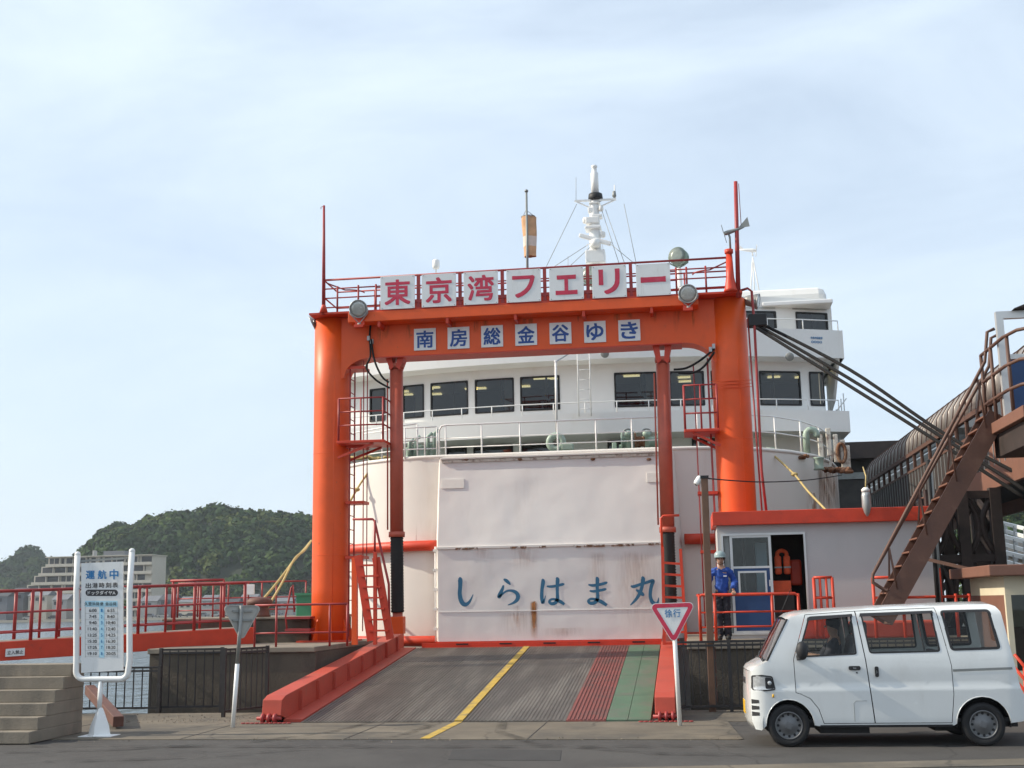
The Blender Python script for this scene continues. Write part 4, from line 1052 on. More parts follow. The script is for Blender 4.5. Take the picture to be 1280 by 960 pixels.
# rusty scars at the starboard shoulder
for (x, z, w, h) in ((5.6, 4.85, 1.6, .9), (6.6, 4.5, .9, 1.6), (6.95, 4.7, .7, 1.2), (4.2, 5.0, 1.0, .6), (6.2, 3.9, .5, 1.4), (3.4, 4.9, .7, .8)):
    mb = MB(); wall_grid(mb, x-w/2, min(7.65, x+w/2), z-h/2, min(HT-.03, z+h/2), [], lambda u, v: hull_pt(u, v, .006), .1); mb.build('rust_patch', 'rust_stain', hull, fix=False)
rr2 = random.Random(17)
for k in range(16):                                  # faint rust runs on the gate beam below the ledge and from the board fixings
    x = rr2.uniform(cL.x+.7, cR.x-.7); w_ = rr2.uniform(.03, .09); h_ = rr2.uniform(.15, .5); z1_ = ztop-.225
    MB().add([(x-w_, BF-.0022, z1_-h_), (x+w_, BF-.0022, z1_-h_), (x+w_, BF-.0022, z1_), (x-w_, BF-.0022, z1_)], [(0,1,2,3)]).build('rust_run', 'rust_stain', cb, fix=False)
# vertical pipe with brackets left of the visor
xp = at(544.5, 740, 27.75).x
MB().tube([(xp, 27.75, zv0), (xp, 27.75, zv1+.05)], .022, 8).build('side_pipe', 'ship_white', ship)
for k in range(5): MB().box((xp-.05, 27.70, zv0+.25+k*.45), (xp+.05, 27.80, zv0+.31+k*.45)).build('pipe_bracket', 'ship_white', ship)
# --- brush lettering on the visor: strokes as (px, py, half-width px)
BR = {
 'し': [[(573.5,722.5,1.2),(575.2,724.5,2.6),(575.4,732,2.3),(574.8,742,2.3),(576.2,750,2.5),(579.5,755,2.5),(584,755,1.9),(588,750.5,1.2),(591.5,743,.4)]],
 'ら': [[(629.5,724,.8),(632.5,725.5,1.9),(636,728.5,1.6),(638,731,.5)], [(629.5,731.5,.9),(628.0,736.5,1.7),(624.5,744,2.2),(624.2,746.5,1.7),(628,742.6,1.1),(634,738.6,1.1),(641,738.6,1.6),(646,741.5,2.1),(647.6,746,2.3),(645.8,750.5,2.0),(641,754,1.2),(635,756.2,.5)]],
 'は': [[(677.5,724,1.0),(679,727,2.2),(677.6,736,1.9),(677.2,746,2.0),(678.6,753.5,1.8),(680.6,749.5,.8),(682,744.5,.3)], [(683.5,732.8,.8),(689,733.2,1.5),(697,732,1.5),(703.5,730.4,1.5),(705.4,730.8,.5)], [(695,722.5,1.0),(697.0,724.5,2.2),(696.6,733,1.8),(696.8,742,1.8),(696.8,749,2.0),(694,753.6,1.9),(689.4,754.6,1.8),(686.8,752,1.5),(689.4,749.2,1.3),(694.5,749.4,1.4),(700.5,752,1.9),(705.6,755.4,1.4)]],
 'ま': [[(735.5,730.8,.8),(741,731.8,1.6),(750,730.6,1.6),(757.6,728.6,1.5),(759.2,729,.5)], [(737,738.4,.8),(742,739.2,1.5),(750,738,1.5),(756.4,736.6,1.4),(758,737,.5)], [(744.8,722,.9),(746.8,724,2.1),(746.6,733,1.8),(747,742,1.8),(746.8,748.5,2.0),(743.6,753,2.0),(738.4,754,1.9),(735.4,751.5,1.5),(738.4,748.8,1.4),(744,749.2,1.5),(751,751.8,2.1),(758.6,756.6,1.6)]],
 '丸': [[(788.5,732.4,.8),(792,733.2,1.8),(800,730.6,1.6),(808,728.2,1.6),(814.5,726,1.8),(816.4,726.6,2.0),(814.8,731,2.0),(813.2,738,1.9),(813.0,746,1.9),(815.4,752.6,2.2),(819.4,754.8,2.0),(822.4,752.4,1.2),(823.2,747,.4)], [(801.8,721.5,1.0),(803.8,723.5,2.3),(802.8,732,1.9),(800.4,740,1.9),(796,748,1.7),(789.6,755,.9),(787.6,756.4,.3)], [(795,737.2,.8),(798.6,739.4,1.8),(802.6,742.4,2.1),(805,744.6,.9)]]}
for ch, strokes in BR.items():
    root_mb = None
    mb = MB()
    for q, stv in enumerate(strokes):
        # smooth the stroke
        P3 = smooth_line([V((x, y, w)) for x, y, w in stv], 4); k0 = len(mb.v); d_ = .008+.0012*q
        for i, p in enumerate(P3):
            tdir = (P3[min(i+1, len(P3)-1)]-P3[max(i-1, 0)]); tdir.z = 0; tdir.normalize()
            nx, ny = -tdir.y, tdir.x
            # the flat brush makes verticals fatter than horizontals
            w = max(.25, p.z)*1.12
            for s_ in (-1, 1):
                a = at(p.x+s_*nx*w, p.y+s_*ny*w, vy0); mb.v.append(V((a.x, vy0-d_, a.z)))
        for i in range(len(P3)-1): mb.f.append([k0+2*i, k0+2*i+1, k0+2*i+3, k0+2*i+2]); mb.sm.append(False)
    o = mb.build('lettering', 'brush_blue', lo, fix=False); o['label'] = 'blue brush-painted character ' + ch

# --- superstructure with a curved front
def yf(x, y0=33.25, b=1.35, hw=7.2): return y0+b*(abs(x-XC)/hw)**2.2
cuts = [XC-7.2+i*.6 for i in range(25)]
def wall_strip(name, z0, z1, hw, dy, holes, m_='ship_white', thick=True):
    mb = MB(); f = lambda u, v: V((u, yf(u)+dy, v))
    wall_grid(mb, XC-hw, XC+hw, z0, z1, holes, f)
    o = mb.build(name, m_, ship)
    return o
def ship_window(par, x0, x1, z0, z1, dy, r=.09, lights=0):
    f = lambda u, v, d: V((u, yf(u)+dy-d, v))
    o_, i_ = rrect(x0-.02, x1+.02, z0-.02, z1+.02, .03), rrect(x0+.025, x1-.025, z0+.025, z1-.025, r*.8)
    w = ring(MB(), o_, i_, f, -.03, .022).build('window_frame', 'black', par)
    mb = MB(); mb.add([f(u, v, -.012) for u, v in i_], [list(range(len(i_)))]); mb.build('pane', 'ship_glass', w, fix=False)
    return rrect(x0, x1, z0, z1, r)
def px_rect(x0, x1, y0, y1, Y):
    a = at(x0, (y0+y1)/2, Y); b = at(x1, (y0+y1)/2, Y); c = at((x0+x1)/2, y0, Y); d = at((x0+x1)/2, y1, Y)
    return a.x, b.x, d.z, c.z
def rects(lst):
    out = []
    for x0, x1, y0, y1 in lst:
        Y = 33.4
        for _ in range(4): Y = yf(at((x0+x1)/2, (y0+y1)/2, Y).x)
        out.append(px_rect(x0, x1, y0, y1, Y))
    return out
Z1, Z2, Z3, Z4 = 6.28, 6.86, 8.42, 9.22
ZR = at(1045, 376, 34.9).z-.16
# middle deck windows
W2 = rects([(503,530,478,516), (538,585,474,514), (594,642,471.5,512), (651,699,469,510.5), (769,820,466.5,508.5), (838,880,467,508.5), (890,925,467.5,509), (950,1001.5,467.5,510), (1013,1030.5,471,513), (462,482,480,520)])
z_t = sum(w[3] for w in W2[1:8])/7; z_b = sum(w[2] for w in W2[1:8])/7
W2 = [(a, b, z_b, z_t) for a, b, c, d in W2]
wall = wall_strip('middle_deck_wall', Z2-.4, Z3+.3, 7.05, 0, W2)
for w in W2: ship_window(wall, *w, 0)
# lower deck wall and windows
W1 = rects([(557,582,555,570), (591,640,553.5,570), (652,700,552.5,569), (866,884,549,569), (890,900,549,569), (760,800,552,570)])
W1 = [(a, b, 5.80, 6.24) for a, b, c, d in W1]
wall1 = wall_strip('lower_deck_wall', FZ-.1, Z1+.1, 7.05, .15, W1)
for w in W1: ship_window(wall1, *w, .15, .07)
# interior: dark room boxes with ceiling lamps seen through the windows
for nm, z0, z1, dy in (('saloon_interior', Z2-.1, Z3+.05, 0), ('lower_interior', FZ+.1, Z1-.05, .15)):
    mb = MB(); k0 = 0; P_ = []
    for x in cuts: P_.append((max(XC-7, min(XC+7, x)), 3.6))
    for x, d in P_: mb.v += [V((x, yf(x)+dy+.06, z0)), V((x, yf(x)+dy+d, z0)), V((x, yf(x)+dy+d, z1)), V((x, yf(x)+dy+.06, z1))]
    for i in range(len(P_)-1):
        a, b = i*4, i*4+4
        for q in range(3): mb.f.append([a+q, b+q, b+q+1, a+q+1]); mb.sm.append(False)
    mb.build(nm, 'interior', ship, fix=False)
rl = random.Random(12)
for (x0, x1, z0, z1) in W2:
    for k in range(rl.choice((1, 1, 2, 3))):
        x = x0+(x1-x0)*rl.uniform(.2, .9); y = yf(x)+rl.uniform(.9, 3.0); z = Z3-.02; w_ = rl.uniform(.18, .34)
        MB().box((x-w_, y, z-.03), (x+w_, y+.10, z)).build('cabin_lamp', 'ceiling_lamp', ship)
    x = x0+(x1-x0)*rl.uniform(.3, .7); MB().tube([(x, yf(x)+1.4, Z2-.1), (x, yf(x)+1.4, Z3)], .03, 6).build('cabin_pillar', 'grey_metal', ship)
    if rl.random() < .55:
        xx = x0+.03 if rl.random() < .5 else x1-.28; MB().box((xx, yf(xx)+.10, z0+.05), (xx+.25, yf(xx)+.14, z1)).build('curtain', 'cream', ship)
    for q in range(rl.choice((1, 2, 3))):
        xs2 = x0+(x1-x0)*rl.uniform(.1, .9); ys2 = yf(xs2)+rl.uniform(.5, 1.1); MB().box((xs2-.2, ys2, Z2-.09), (xs2+.2, ys2+.12, z0+rl.uniform(.12, .35))).build('cabin_seat', 'blue_panel', ship, bev=.03)
# curved deck edges (fascias)
def fascia(name, z0, z1, hw, dy, depth, m_='ship_white', under=.12, hole=None):
    mb = MB(); n_ = 49
    prof = lambda u: None
    for i in range(n_):
        x = XC-hw+2*hw*i/(n_-1); y = yf(x)+dy
        mb.v += [V((x, y, z0)), V((x, y, z1)), V((x, y+depth, z1)), V((x, y+depth, z0))]
    for i in range(n_-1):
        for q in range(4):
            a, b = i*4, i*4+4; mb.f.append([a+q, b+q, b+(q+1) % 4, a+(q+1) % 4]); mb.sm.append(False)
    mb.f.append([0,1,2,3]); mb.sm.append(False); e = (n_-1)*4; mb.f.append([e+3,e+2,e+1,e]); mb.sm.append(False)
    return mb.build(name, m_, ship)
f2 = fascia('middle_deck_edge', Z1, Z2, 7.60, -1.15, 1.6)
f3 = fascia('bridge_deck_edge', Z3, Z4, 7.56, -.75, .10)
fascia('bridge_deck_soffit', Z3, Z3+.06, 7.6, -.65, 4.0)
# rounded wing ends
for sg_ in (-1, 1):
    x = XC+sg_*7.56; y = yf(x)-.75
    MB().box((x-.06, y, Z3), (x+.06, y+4.5, Z4)).build('wing_bulwark', 'ship_white', ship)
    MB().prism([(y, Z3+.01), (y+3.0, Z3+.01), (y+3.0, Z1+.9), (y+1.5, Z2+.6)], lambda u, v, w: (w, u, v), x-sg_*.06-.06, x-sg_*.06+.0).build('wing_bracket', 'ship_white', ship)
    for z0, z1, hw in ((FZ, Z1+.1, 7.05), (Z2-.4, Z3+.3, 7.05), (Z3, ZR+.16, 7.40)):
        MB().box((XC+sg_*hw-.04, yf(XC+hw)+.005, z0), (XC+sg_*hw+.04, 62, z1)).build('side_wall', 'ship_white', ship)
    MB().box((XC+sg_*7.60-.03, yf(XC+7.60)-1.15+1.6, Z1), (XC+sg_*7.60+.03, 60, Z2)).build('side_deck_edge', 'ship_white', ship)
# bridge
W3 = rects([(925,970.5,391,416), (995,1042,390,417), (880,915,391,416), (840,870,391,416), (560,600,395,420), (480,520,397,423), (620,660,393,419), (690,740,392,418), (760,810,391,417)])
zt3 = sum(w[3] for w in W3[:2])/2; zb3 = sum(w[2] for w in W3[:2])/2
W3 = [(a, min(b, XC+7.30), zb3, zt3) for a, b, c, d in W3]
wall3 = wall_strip('bridge_wall', Z3+.3, ZR+.16, 7.40, 0, W3)
for w in W3: ship_window(wall3, *w, 0, .05)
mb = MB(); mb.box((XC-6.9, yf(XC+7)+.25, Z3+.4), (XC+6.9, yf(XC+7)+4, ZR-.1)); mb.build('bridge_interior', 'interior', ship)
# thin rails and sun-visor strips above the bridge windows, white awning, rounded roof
for a, b, c, d in W3[:2]: MB().tube([(a-.1, yf(a)-.06, d+.10), (b+.0, yf(b)-.06, d+.10)], .012, 6).build('wiper_rail', 'grey_metal', ship)
MB().box((at(952,377,34.1).x, 33.9, at(1000,380.5,33.9).z), (at(1040,377,34.1).x, 34.75, at(1000,375,33.9).z)).build('awning', 'white_paint', ship, bev=.03)
mb = MB(); rx0, rx1 = XC-6.6, at(1031, 365, 35.4).x
mb.box((rx0, 34.9, ZR-.1), (rx1, 60, at(1000, 358, 34.9).z)); mb.build('wheelhouse_roof', 'ship_white', ship, bev=.24)
# window for the side screen left as wall; lettering under the bridge window
text(MB(), '危険物積載車', lambda u, v: V((u, yf(u)-.757, v)), at(1018,427,34.3).x, at(1018,428,34.3).z, .34, .07, .01).build('lettering', 'print_blue', f3, fix=False)
text(MB(), '0000', lambda u, v: V((u, yf(u)-.757, v)), at(1018,433,34.3).x, at(1018,433,34.3).z, .30, .07, .01).build('lettering', 'print_blue', f3, fix=False)
# rails on the ship
def ship_rail(pts, h, m_='white_paint', levels=(1,.5), r=.018, every=1):
    pts = [V(p) for p in pts]
    for i, p in enumerate(pts):
        if i % every == 0: MB().tube([p, p+V((0,0,h))], r, 6).build('rail_post', m_, ship)
    for lv in levels: MB().tube([p+V((0,0,h*lv)) for p in pts], r, 6).build('rail', m_, ship)
ship_rail([(XC+x, yf(XC+x)-1.1, Z2) for x in [-7.3+i*.86 for i in range(18)]], .30, levels=(1,), r=.016)
ship_rail([(XC+x, yf(XC+x)-.72, Z4) for x in [-7.5+i*1.0 for i in range(16)]], .28, levels=(1,), r=.016)
# forecastle rail above the visor
fy_ = 28.35
xs_ = [at(px, 545, fy_).x for px in (557, 602, 650, 697, 745, 790, 838)]
zr_ = [at(557, 525, fy_).z]
hh = at(700, 526, fy_).z-zv2
for x in xs_: MB().tube([(x, fy_, zv2-.1), (x, fy_, zv2+hh)], .02, 7).build('rail_post', 'white_paint', ship)
MB().tube([(xs_[0]-.16, fy_, zv2-.2), (xs_[0]-.16, fy_, zv2+hh-.12), (xs_[0]-.1, fy_, zv2+hh-.02), (xs_[0], fy_, zv2+hh), (xs_[-1], fy_, zv2+hh)], .022, 7).build('rail', 'white_paint', ship)
for k in (.36, .62): MB().tube([(xs_[0]-.16, fy_, zv2+hh*k), (xs_[-1], fy_, zv2+hh*k)], .014, 6).build('rail', 'white_paint', ship)
xs_ = [at(px, 545, fy_).x for px in (506, 531, 546)]
for x in xs_: MB().tube([(x, fy_, HT), (x, fy_, HT+.75)], .018, 7).build('rail_post', 'white_paint', ship)
for k in (.75, .5, .22): MB().tube([(XC-4.9, fy_+.7, HT+k), (xs_[0], fy_, HT+k), (xs_[-1], fy_, HT+k)], .016, 6).build('rail', 'white_paint', ship)
# side rails along the hull shoulders
for sg_ in (-1, 1):
    prs = [hull_pt(sg_*x, HT, -.08) for x in (3.4, 4.4, 5.3, 6.0, 6.6, 7.05, 7.4)]
    for p in prs: MB().tube([p, p+V((0,0,.85))], .02, 6).build('rail_post', 'white_paint', ship)
    for k in (.85, .45): MB().tube([p+V((0,0,k)) for p in prs], .018, 6).build('rail', 'white_paint', ship)
# stair rail at the starboard side
pr = [at(x, y, 35.6) for x, y in ((1043, 528), (1058, 500))]
for k in range(5):
    p = at(1043+3.4*k, 529, 36); MB().tube([p, p+V((0,0,.25+.16*k))], .018, 6).build('rail_post', 'white_paint', ship)
MB().tube([at(1041, 520, 36), at(1058, 498, 36)], .02, 6).build('rail', 'white_paint', ship)
# vertical ladder on the front, flag staff, lamps
lxa, lxb = at(724, 480, 32.4).x, at(739, 480, 32.4).x
for x in (lxa, lxb): MB().tube([(x, 32.05, Z2-.1), (x, 32.05, Z4+.3)], .016, 6).build('ladder_stile', 'white_paint', ship)
for k in range(11): MB().tube([(lxa, 32.05, Z2+.1+k*.27), (lxb, 32.05, Z2+.1+k*.27)], .010, 6).build('ladder_rung', 'white_paint', ship)
fs0, fs1 = at(696, 540, 30.2), at(694.5, 452, 30.2)
MB().tube([fs0, fs1], [.035, .028], 8).build('flag_staff', 'white_paint', ship); MB().tube([fs1+V((-.04,0,0)), fs1+V((.04,0,0))], .03, 6).build('staff_cap', 'white_paint', ship)
MB().tube(smooth_line([fs1, at(703, 447, 30.6), at(713, 441, 31)]), .02, 6).build('staff_chain', 'galv', ship)
for px, py in ((756, 442), (987, 446)):
    c = at(px, py, 32.2 if px < 900 else 33.1); MB().lathe([(.06,-.2),(.10,-.1),(.12,0),(.11,.01),(.02,.012)], c, (-.1,-1,-.3), 14).build('deck_lamp', 'grey_metal', ship)
# --- deck gear
ch = at(695, 553, 28.9)
MB().tube([(ch.x+.165*math.cos(a), ch.y, ch.z+.165*math.sin(a)) for a in [i*math.pi/12 for i in range(24)]], .085, 12, True).build('ring_fairlead', 'ship_green', ship)
MB().box((ch.x+.14, ch.y-.1, ch.z-.2), (ch.x+.42, ch.y+.15, ch.z-.05)).build('fairlead_foot', 'ship_green', ship, bev=.02)
def drum(px, py, Y, r, w, m_='ship_green'):
    c = at(px, py, Y); MB().lathe([(r,-w/2),(r,-w/2+.03),(r*.55,-w/2+.04),(r*.55,w/2-.04),(r,w/2-.03),(r,w/2)], c, (1,0,0), 18).build('winch_drum', m_, ship)
for px in (783, 800, 817, 830): drum(px, 552, 30.6, .24, .26, 'ship_green' if px != 800 else 'rust')
rw = random.Random(31)
for k in range(9):
    px = 768+k*8.5; c = at(px, 560, 30.9+rw.uniform(-.3,.3)); s_ = rw.uniform(.10, .20); hgt2 = rw.uniform(.25, .6)
    MB().box((c.x-s_/2, c.y-s_/2, c.z-.25), (c.x+s_/2, c.y+s_/2, c.z-.25+hgt2)).build('winch_gear', rw.choice(('ship_green','ship_green','rust','grey_metal')), ship, bev=.02)
for k, px in enumerate((512, 520, 535, 543)):
    c = at(px, 570, 29.9); MB().tube([c, c+V((0,0,.35+.08*k)), c+V((.12,0,.42+.08*k))], .05, 8).build('vent_pipe', 'ship_green', ship)
for px, m_ in ((785, 'bollard_brown'), (808, 'bollard_brown')):
    c = at(px, 541, 30.4); MB().lathe([(.05,-.5),(.05,-.1),(.10,-.08),(.11,0),(.06,.06)], c, n=12).build('brake_wheel_post', 'ship_green', ship); MB().tube([(c.x+.12*math.cos(a), c.y, c.z+.10*math.sin(a)) for a in [i*math.pi/6 for i in range(12)]], .022, 6, True).build('hand_wheel', 'grey_metal', ship)
for px, py, r, h in ((521,556,.13,.45),(528,558,.16,.4),(540,555,.14,.5),(512,560,.12,.4),(466,566,.2,.35),(957,568,.16,.4),(963,560,.15,.4),(1023,572,.14,.3)):
    c = at(px, py, 30.0); MB().lathe([(r,-h),(r*.8,-h+.05),(r*.8,-.05),(r,-.02),(r,0)], c, n=16).build('bitt', 'ship_green', ship)
# goose-neck vent and rusty frames at the starboard shoulder
g0 = at(1009, 566, 30.6)
MB().tube([g0, g0+V((0,0,.45))]+[g0+V((.13-.13*math.cos(R(a)), 0, .45+.13*math.sin(R(a)))) for a in range(30, 211, 30)], .085, 12).build('goose_neck_vent', 'ship_green', ship)
for px, py in ((1027, 556), (1037, 548), (1046, 556), (1055, 563), (1061, 570)):
    c = at(px, py+22, 31.5); MB().box((c.x-.06, c.y-.06, c.z), (c.x+.06, c.y+.06, c.z+.72)).build('fairlead_post', 'rusty_white', ship, bev=.015)
MB().bar(at(1035,590,31.5), at(1045,555,31.5), .07, .07).build('fairlead_brace', 'rusty_white', ship)
rr_ = at(1052, 566, 31.4); MB().tube([(rr_.x+.10*math.cos(a), rr_.y, rr_.z+.24*math.sin(a)) for a in [i*math.pi/10 for i in range(20)]], .045, 8, True).build('ring_fairlead', 'rust', ship)
def rope_heap(px0, px1, py, Y, m_, seed, r=.03):
    rd = random.Random(seed)
    for k in range(4):
        pts = []
        for i in range(9):
            pts.append(at(px0+(px1-px0)*(i+rd.uniform(-.8,.8))/8, py+rd.uniform(-2.5, 2.0), Y+rd.uniform(-.25,.25)))
        MB().tube(smooth_line(pts, 4), r, 6).build('rope_heap', m_, ship)
rope_heap(966, 1008, 571, 30.2, 'rust', 5, .045); rope_heap(1030, 1062, 588, 31.0, 'rust', 6, .05); rope_heap(440, 500, 573, 29.5, 'rope', 7)
# --- mast
MX = at(745, 330, 37).x; my = 37.0
mz = lambda py: at(745, py, my).z
MB().lathe([(.20, ZR), (.19, mz(300)), (.15, mz(255)), (.13, mz(243))], (MX, my, 0), n=12).build('mast', 'white_paint', ship)
for py, w_, h, dx in ((331,.62,.42,.0),(318,.50,.06,.0),(288,.52,.10,-.05),(281,.44,.22,-.06),(273,.34,.10,.08),(266,.30,.16,-.05),(256,.36,.05,.02)):
    MB().box((MX+dx-w_/2, my-w_/2, mz(py)), (MX+dx+w_/2, my+w_/2, mz(py)+h)).build('mast_platform', 'white_paint', ship, bev=.03)
for k in range(6):
    a = mz(318)+.05; x = MX-.25+.1*k; MB().tube([(x, my-.25, a), (x, my-.25, a+.22)], .008, 5).build('mast_rail_post', 'white_paint', ship)
MB().tube([(MX-.25, my-.25, mz(318)+.27), (MX+.25, my-.25, mz(318)+.27)], .008, 5).build('mast_rail', 'white_paint', ship)
for py, dx in ((276,-.3),(262,.22),(295,.26)): MB().lathe([(.05,-.1),(.08,-.06),(.08,.06),(.05,.1)], (MX+dx, my-.1, mz(py)), n=10).build('mast_lamp', 'ship_white', ship)
MB().lathe([(.20,0),(.24,.05),(.22,.22),(.16,.24)], (MX+.05, my, mz(251)), n=14).build('mast_collar', 'black', ship)
MB().lathe([(.125,0),(.12,.75),(.085,.78),(.08,.92),(.10,.94),(.10,1.0)], (MX+.04, my, mz(244)), n=14).build('mast_top', 'white_paint', ship)
MB().bar((MX-.62, my-.1, mz(251)), (MX+.72, my-.1, mz(252)), .06, .06).build('mast_yard', 'white_paint', ship)
MB().bar((MX-.55, my-.1, mz(252)), (MX-.05, my-.1, mz(262)), .04, .04).build('mast_brace', 'white_paint', ship); MB().bar((MX+.66, my-.1, mz(253)), (MX+.05, my-.1, mz(262)), .04, .04).build('mast_brace', 'white_paint', ship)
MB().tube([(MX+.68, my-.1, mz(252)), (MX+.68, my-.1, mz(234))], .02, 6).build('yard_sensor', 'white_paint', ship); MB().lathe([(.03,0),(.07,.05),(.05,.22)], (MX+.66, my-.1, mz(250)), n=8).build('yard_sensor', 'grey_metal', ship)
MB().bar(at(724, 294, my-.35), at(764, 305, my-.35), .12, .14).build('radar_scanner', 'white_paint', ship, bev=.03)
MB().lathe([(.14,-.25),(.16,-.05),(.08,0)], at(744, 299, my-.35), n=12).build('radar_gear', 'white_paint', ship)
for (a, b) in (((721,255),(683,333)),((752,262),(775,333)),((780,255),(795,328)),((741,302),(690,335)),((757,300),(800,335)),((744,303),(712,333)),((757,262),(782,333))):
    MB().tube([at(*a, my-.1), at(*b, my-.5)], .010, 5).build('stay_wire', 'grey_metal', ship)
MB().tube([at(720,222,my), at(720,250,my)], .008, 5).build('whip_aerial', 'grey_metal', ship); MB().tube([at(710,320,my), at(710,340,my)], .008, 5).build('whip_aerial', 'grey_metal', ship)
# white aerial drum left, search lights, wind gauge right, life raft cans behind the signs
c = at(545, 331, 36.5); MB().lathe([(.02,-.6),(.02,-.14),(.10,-.13),(.12,-.05),(.12,.12),(.08,.17)], c, n=12).build('aerial_drum', 'white_paint', ship)
for px, py in ((848, 321), (738, 345)):
    c = at(px, py, 36.2)
    MB().lathe([(.10,-.32),(.22,-.28),(.28,-.20),(.285,.12),(.27,.13)], c, (-.35,-1,.05), 24).build('search_light', 'search_green', ship)
    MB().lathe([(.265,.131),(.15,.145),(.01,.15)], c, (-.35,-1,.05), 24).build('search_light_lens', 'search_lens', ship)
    MB().tube([c+V((-.3,0,0)), c+V((-.28,0,-.2)), c+V((0,0,-.36)), c+V((.28,0,-.2)), c+V((.3,0,0))], .025, 6).build('search_light_yoke', 'search_green', ship)
    MB().lathe([(.16,-1.0),(.09,-.95),(.08,-.4),(.05,-.36)], c, n=12).build('search_light_post', 'ship_white', ship)
c = at(943, 357, 36.5)
for dx, dy in ((-.14,-.1),(.14,-.1),(0,.14)): MB().tube([c+V((dx,dy,-.3)), at(941, 322, 36.5)], .02, 6).build('gauge_tripod', 'white_paint', ship)
g = at(941, 320, 36.5); MB().tube([g, at(940, 313, 36.5)], .025, 6).build('gauge_stem', 'white_paint', ship); windgauge(ship, at(940.5, 313, 36.5), (1,-.1,-.15), 1.2, 'white_paint')
for px in (575, 700, 780): MB().lathe([(.2,-.7),(.28,-.66),(.28,.66),(.2,.7)], at(px, 384-(px-575)*.05, 35.6), (1,0,0), 16).build('raft_canister', 'ship_white', ship)
# mooring lines at the shoulders
for lb_, pts_ in (('yellow mooring rope running down behind the left column from the bow', [(474,572,29.0),(455,598,28.9),(446,612,28.8),(436,630,28.7)]),
                  ('yellow mooring rope slanting down the right side of the bow behind the booth', [(966,568,29.4),(993,593,28.6),(1010,614,28),(1038,643,27)])):
    pp = [at(*p) for p in pts_]
    ro_ = tag(MB().tube(smooth_line(pp), .026, 7).build('mooring_rope', 'rope', loc=pp[-1]), lb_, 'rope')
    MB().sphere(pp[1] if pts_[0][0] > 900 else pp[2], .065, 10, 8, (1.3,1,.8)).build('knot', 'rope', ro_)
# =================================================================== CONTROL BOOTH
BY = 23.55
bx0 = at(898, 700, BY).x; bx1 = at(1168, 700, BY).x
bz1 = at(950, 656, BY).z
booth = thing('control_booth', 'grey control booth with an orange roof edge and an open sliding door', 'booth', ((bx0+bx1)/2, BY, DZ))
dx0, dx1, dzb, dzt = at(906, 720, BY).x, at(1007, 720, BY).x, DZ+.10, at(950, 669, BY).z
mb = MB(); fw = lambda u, v: V((u, BY, v))
panel(mb, [(bx0, DZ), (bx1, DZ), (bx1, bz1), (bx0, bz1)], [[(dx0, dzb), (dx1, dzb), (dx1, dzt), (dx0, dzt)]], fw, sm=False)
fwall = mb.build('front_wall', 'booth_wall', booth)
for x, nm in ((bx0, 'left_wall'), (bx1-.10, 'right_wall')): MB().box((x, BY+.001, DZ), (x+.10, BY+1.35, bz1)).build('side_wall', 'booth_wall', booth)
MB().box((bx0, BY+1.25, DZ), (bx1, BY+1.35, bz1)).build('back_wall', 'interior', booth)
MB().box((bx0-.08, BY-.14, bz1), (bx1+.10, BY+1.45, bz1+.26)).build('roof_fascia', 'red_paint', booth, bev=.01)
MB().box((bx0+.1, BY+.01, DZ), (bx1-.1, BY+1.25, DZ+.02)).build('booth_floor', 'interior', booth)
# door frame and sliding leaves
for a, b in (((dx0-.04, dzb-.03), (dx0, dzt+.04)), ((dx1, dzb-.03), (dx1+.035, dzt+.04)), ((dx0, dzt), (dx1, dzt+.04)), ((dx0, dzb-.03), (dx1, dzb))):
    MB().box((a[0], BY-.025, a[1]), (b[0], BY+.05, b[1])).build('door_frame', 'alu', booth)
lx = lambda px: at(px, 720, BY).x
lf = empty_part('sliding_door', booth)
xa, xb = lx(914), lx(966); zm = at(940, 709, BY).z
for x in (xa, xb-.05): MB().box((x, BY+.0, dzb), (x+.05, BY+.035, dzt)).build('stile', 'alu', lf)
for z in (dzt-.04, zm-.02, dzb+.001): MB().box((xa+.05, BY+.002, z), (xb-.05, BY+.033, z+.04)).build('door_rail', 'alu', lf)
MB().box((xa+.05, BY+.015, zm+.02), (xb-.05, BY+.02, dzt-.04)).build('pane', 'clear_glass', lf)
w0, w1, v0, v1 = lx(924), lx(957), at(940, 742, BY).z, at(940, 715, BY).z
mb = MB(); panel(mb, [(xa+.05, dzb+.04), (xb-.05, dzb+.04), (xb-.05, zm-.02), (xa+.05, zm-.02)], [[(w0, v0), (w1, v0), (w1, v1), (w0, v1)]], lambda u, v: V((u, BY+.012, v)), sm=False); mb.build('door_panel', 'blue_panel', lf)
ring(MB(), [(w0-.02,v0-.02),(w1+.02,v0-.02),(w1+.02,v1+.02),(w0-.02,v1+.02)], [(w0+.015,v0+.015),(w1-.015,v0+.015),(w1-.015,v1-.015),(w0+.015,v1-.015)], lambda u, v, d: V((u, BY+.012-d, v)), -.01, .018).build('hatch_frame', 'alu', lf)
MB().box((w0, BY+.012, v0), (w1, BY+.016, v1)).build('pane', 'clear_glass', lf)
MB().box((lx(961), BY-.01, at(950,733,BY).z), (lx(963), BY+.0, at(950,725,BY).z)).build('handle', 'alu', lf)
l2 = empty_part('sliding_door', booth)
MB().box((lx(907), BY+.04, dzb), (lx(913.5), BY+.06, dzt)).build('stile', 'grey_metal', l2)
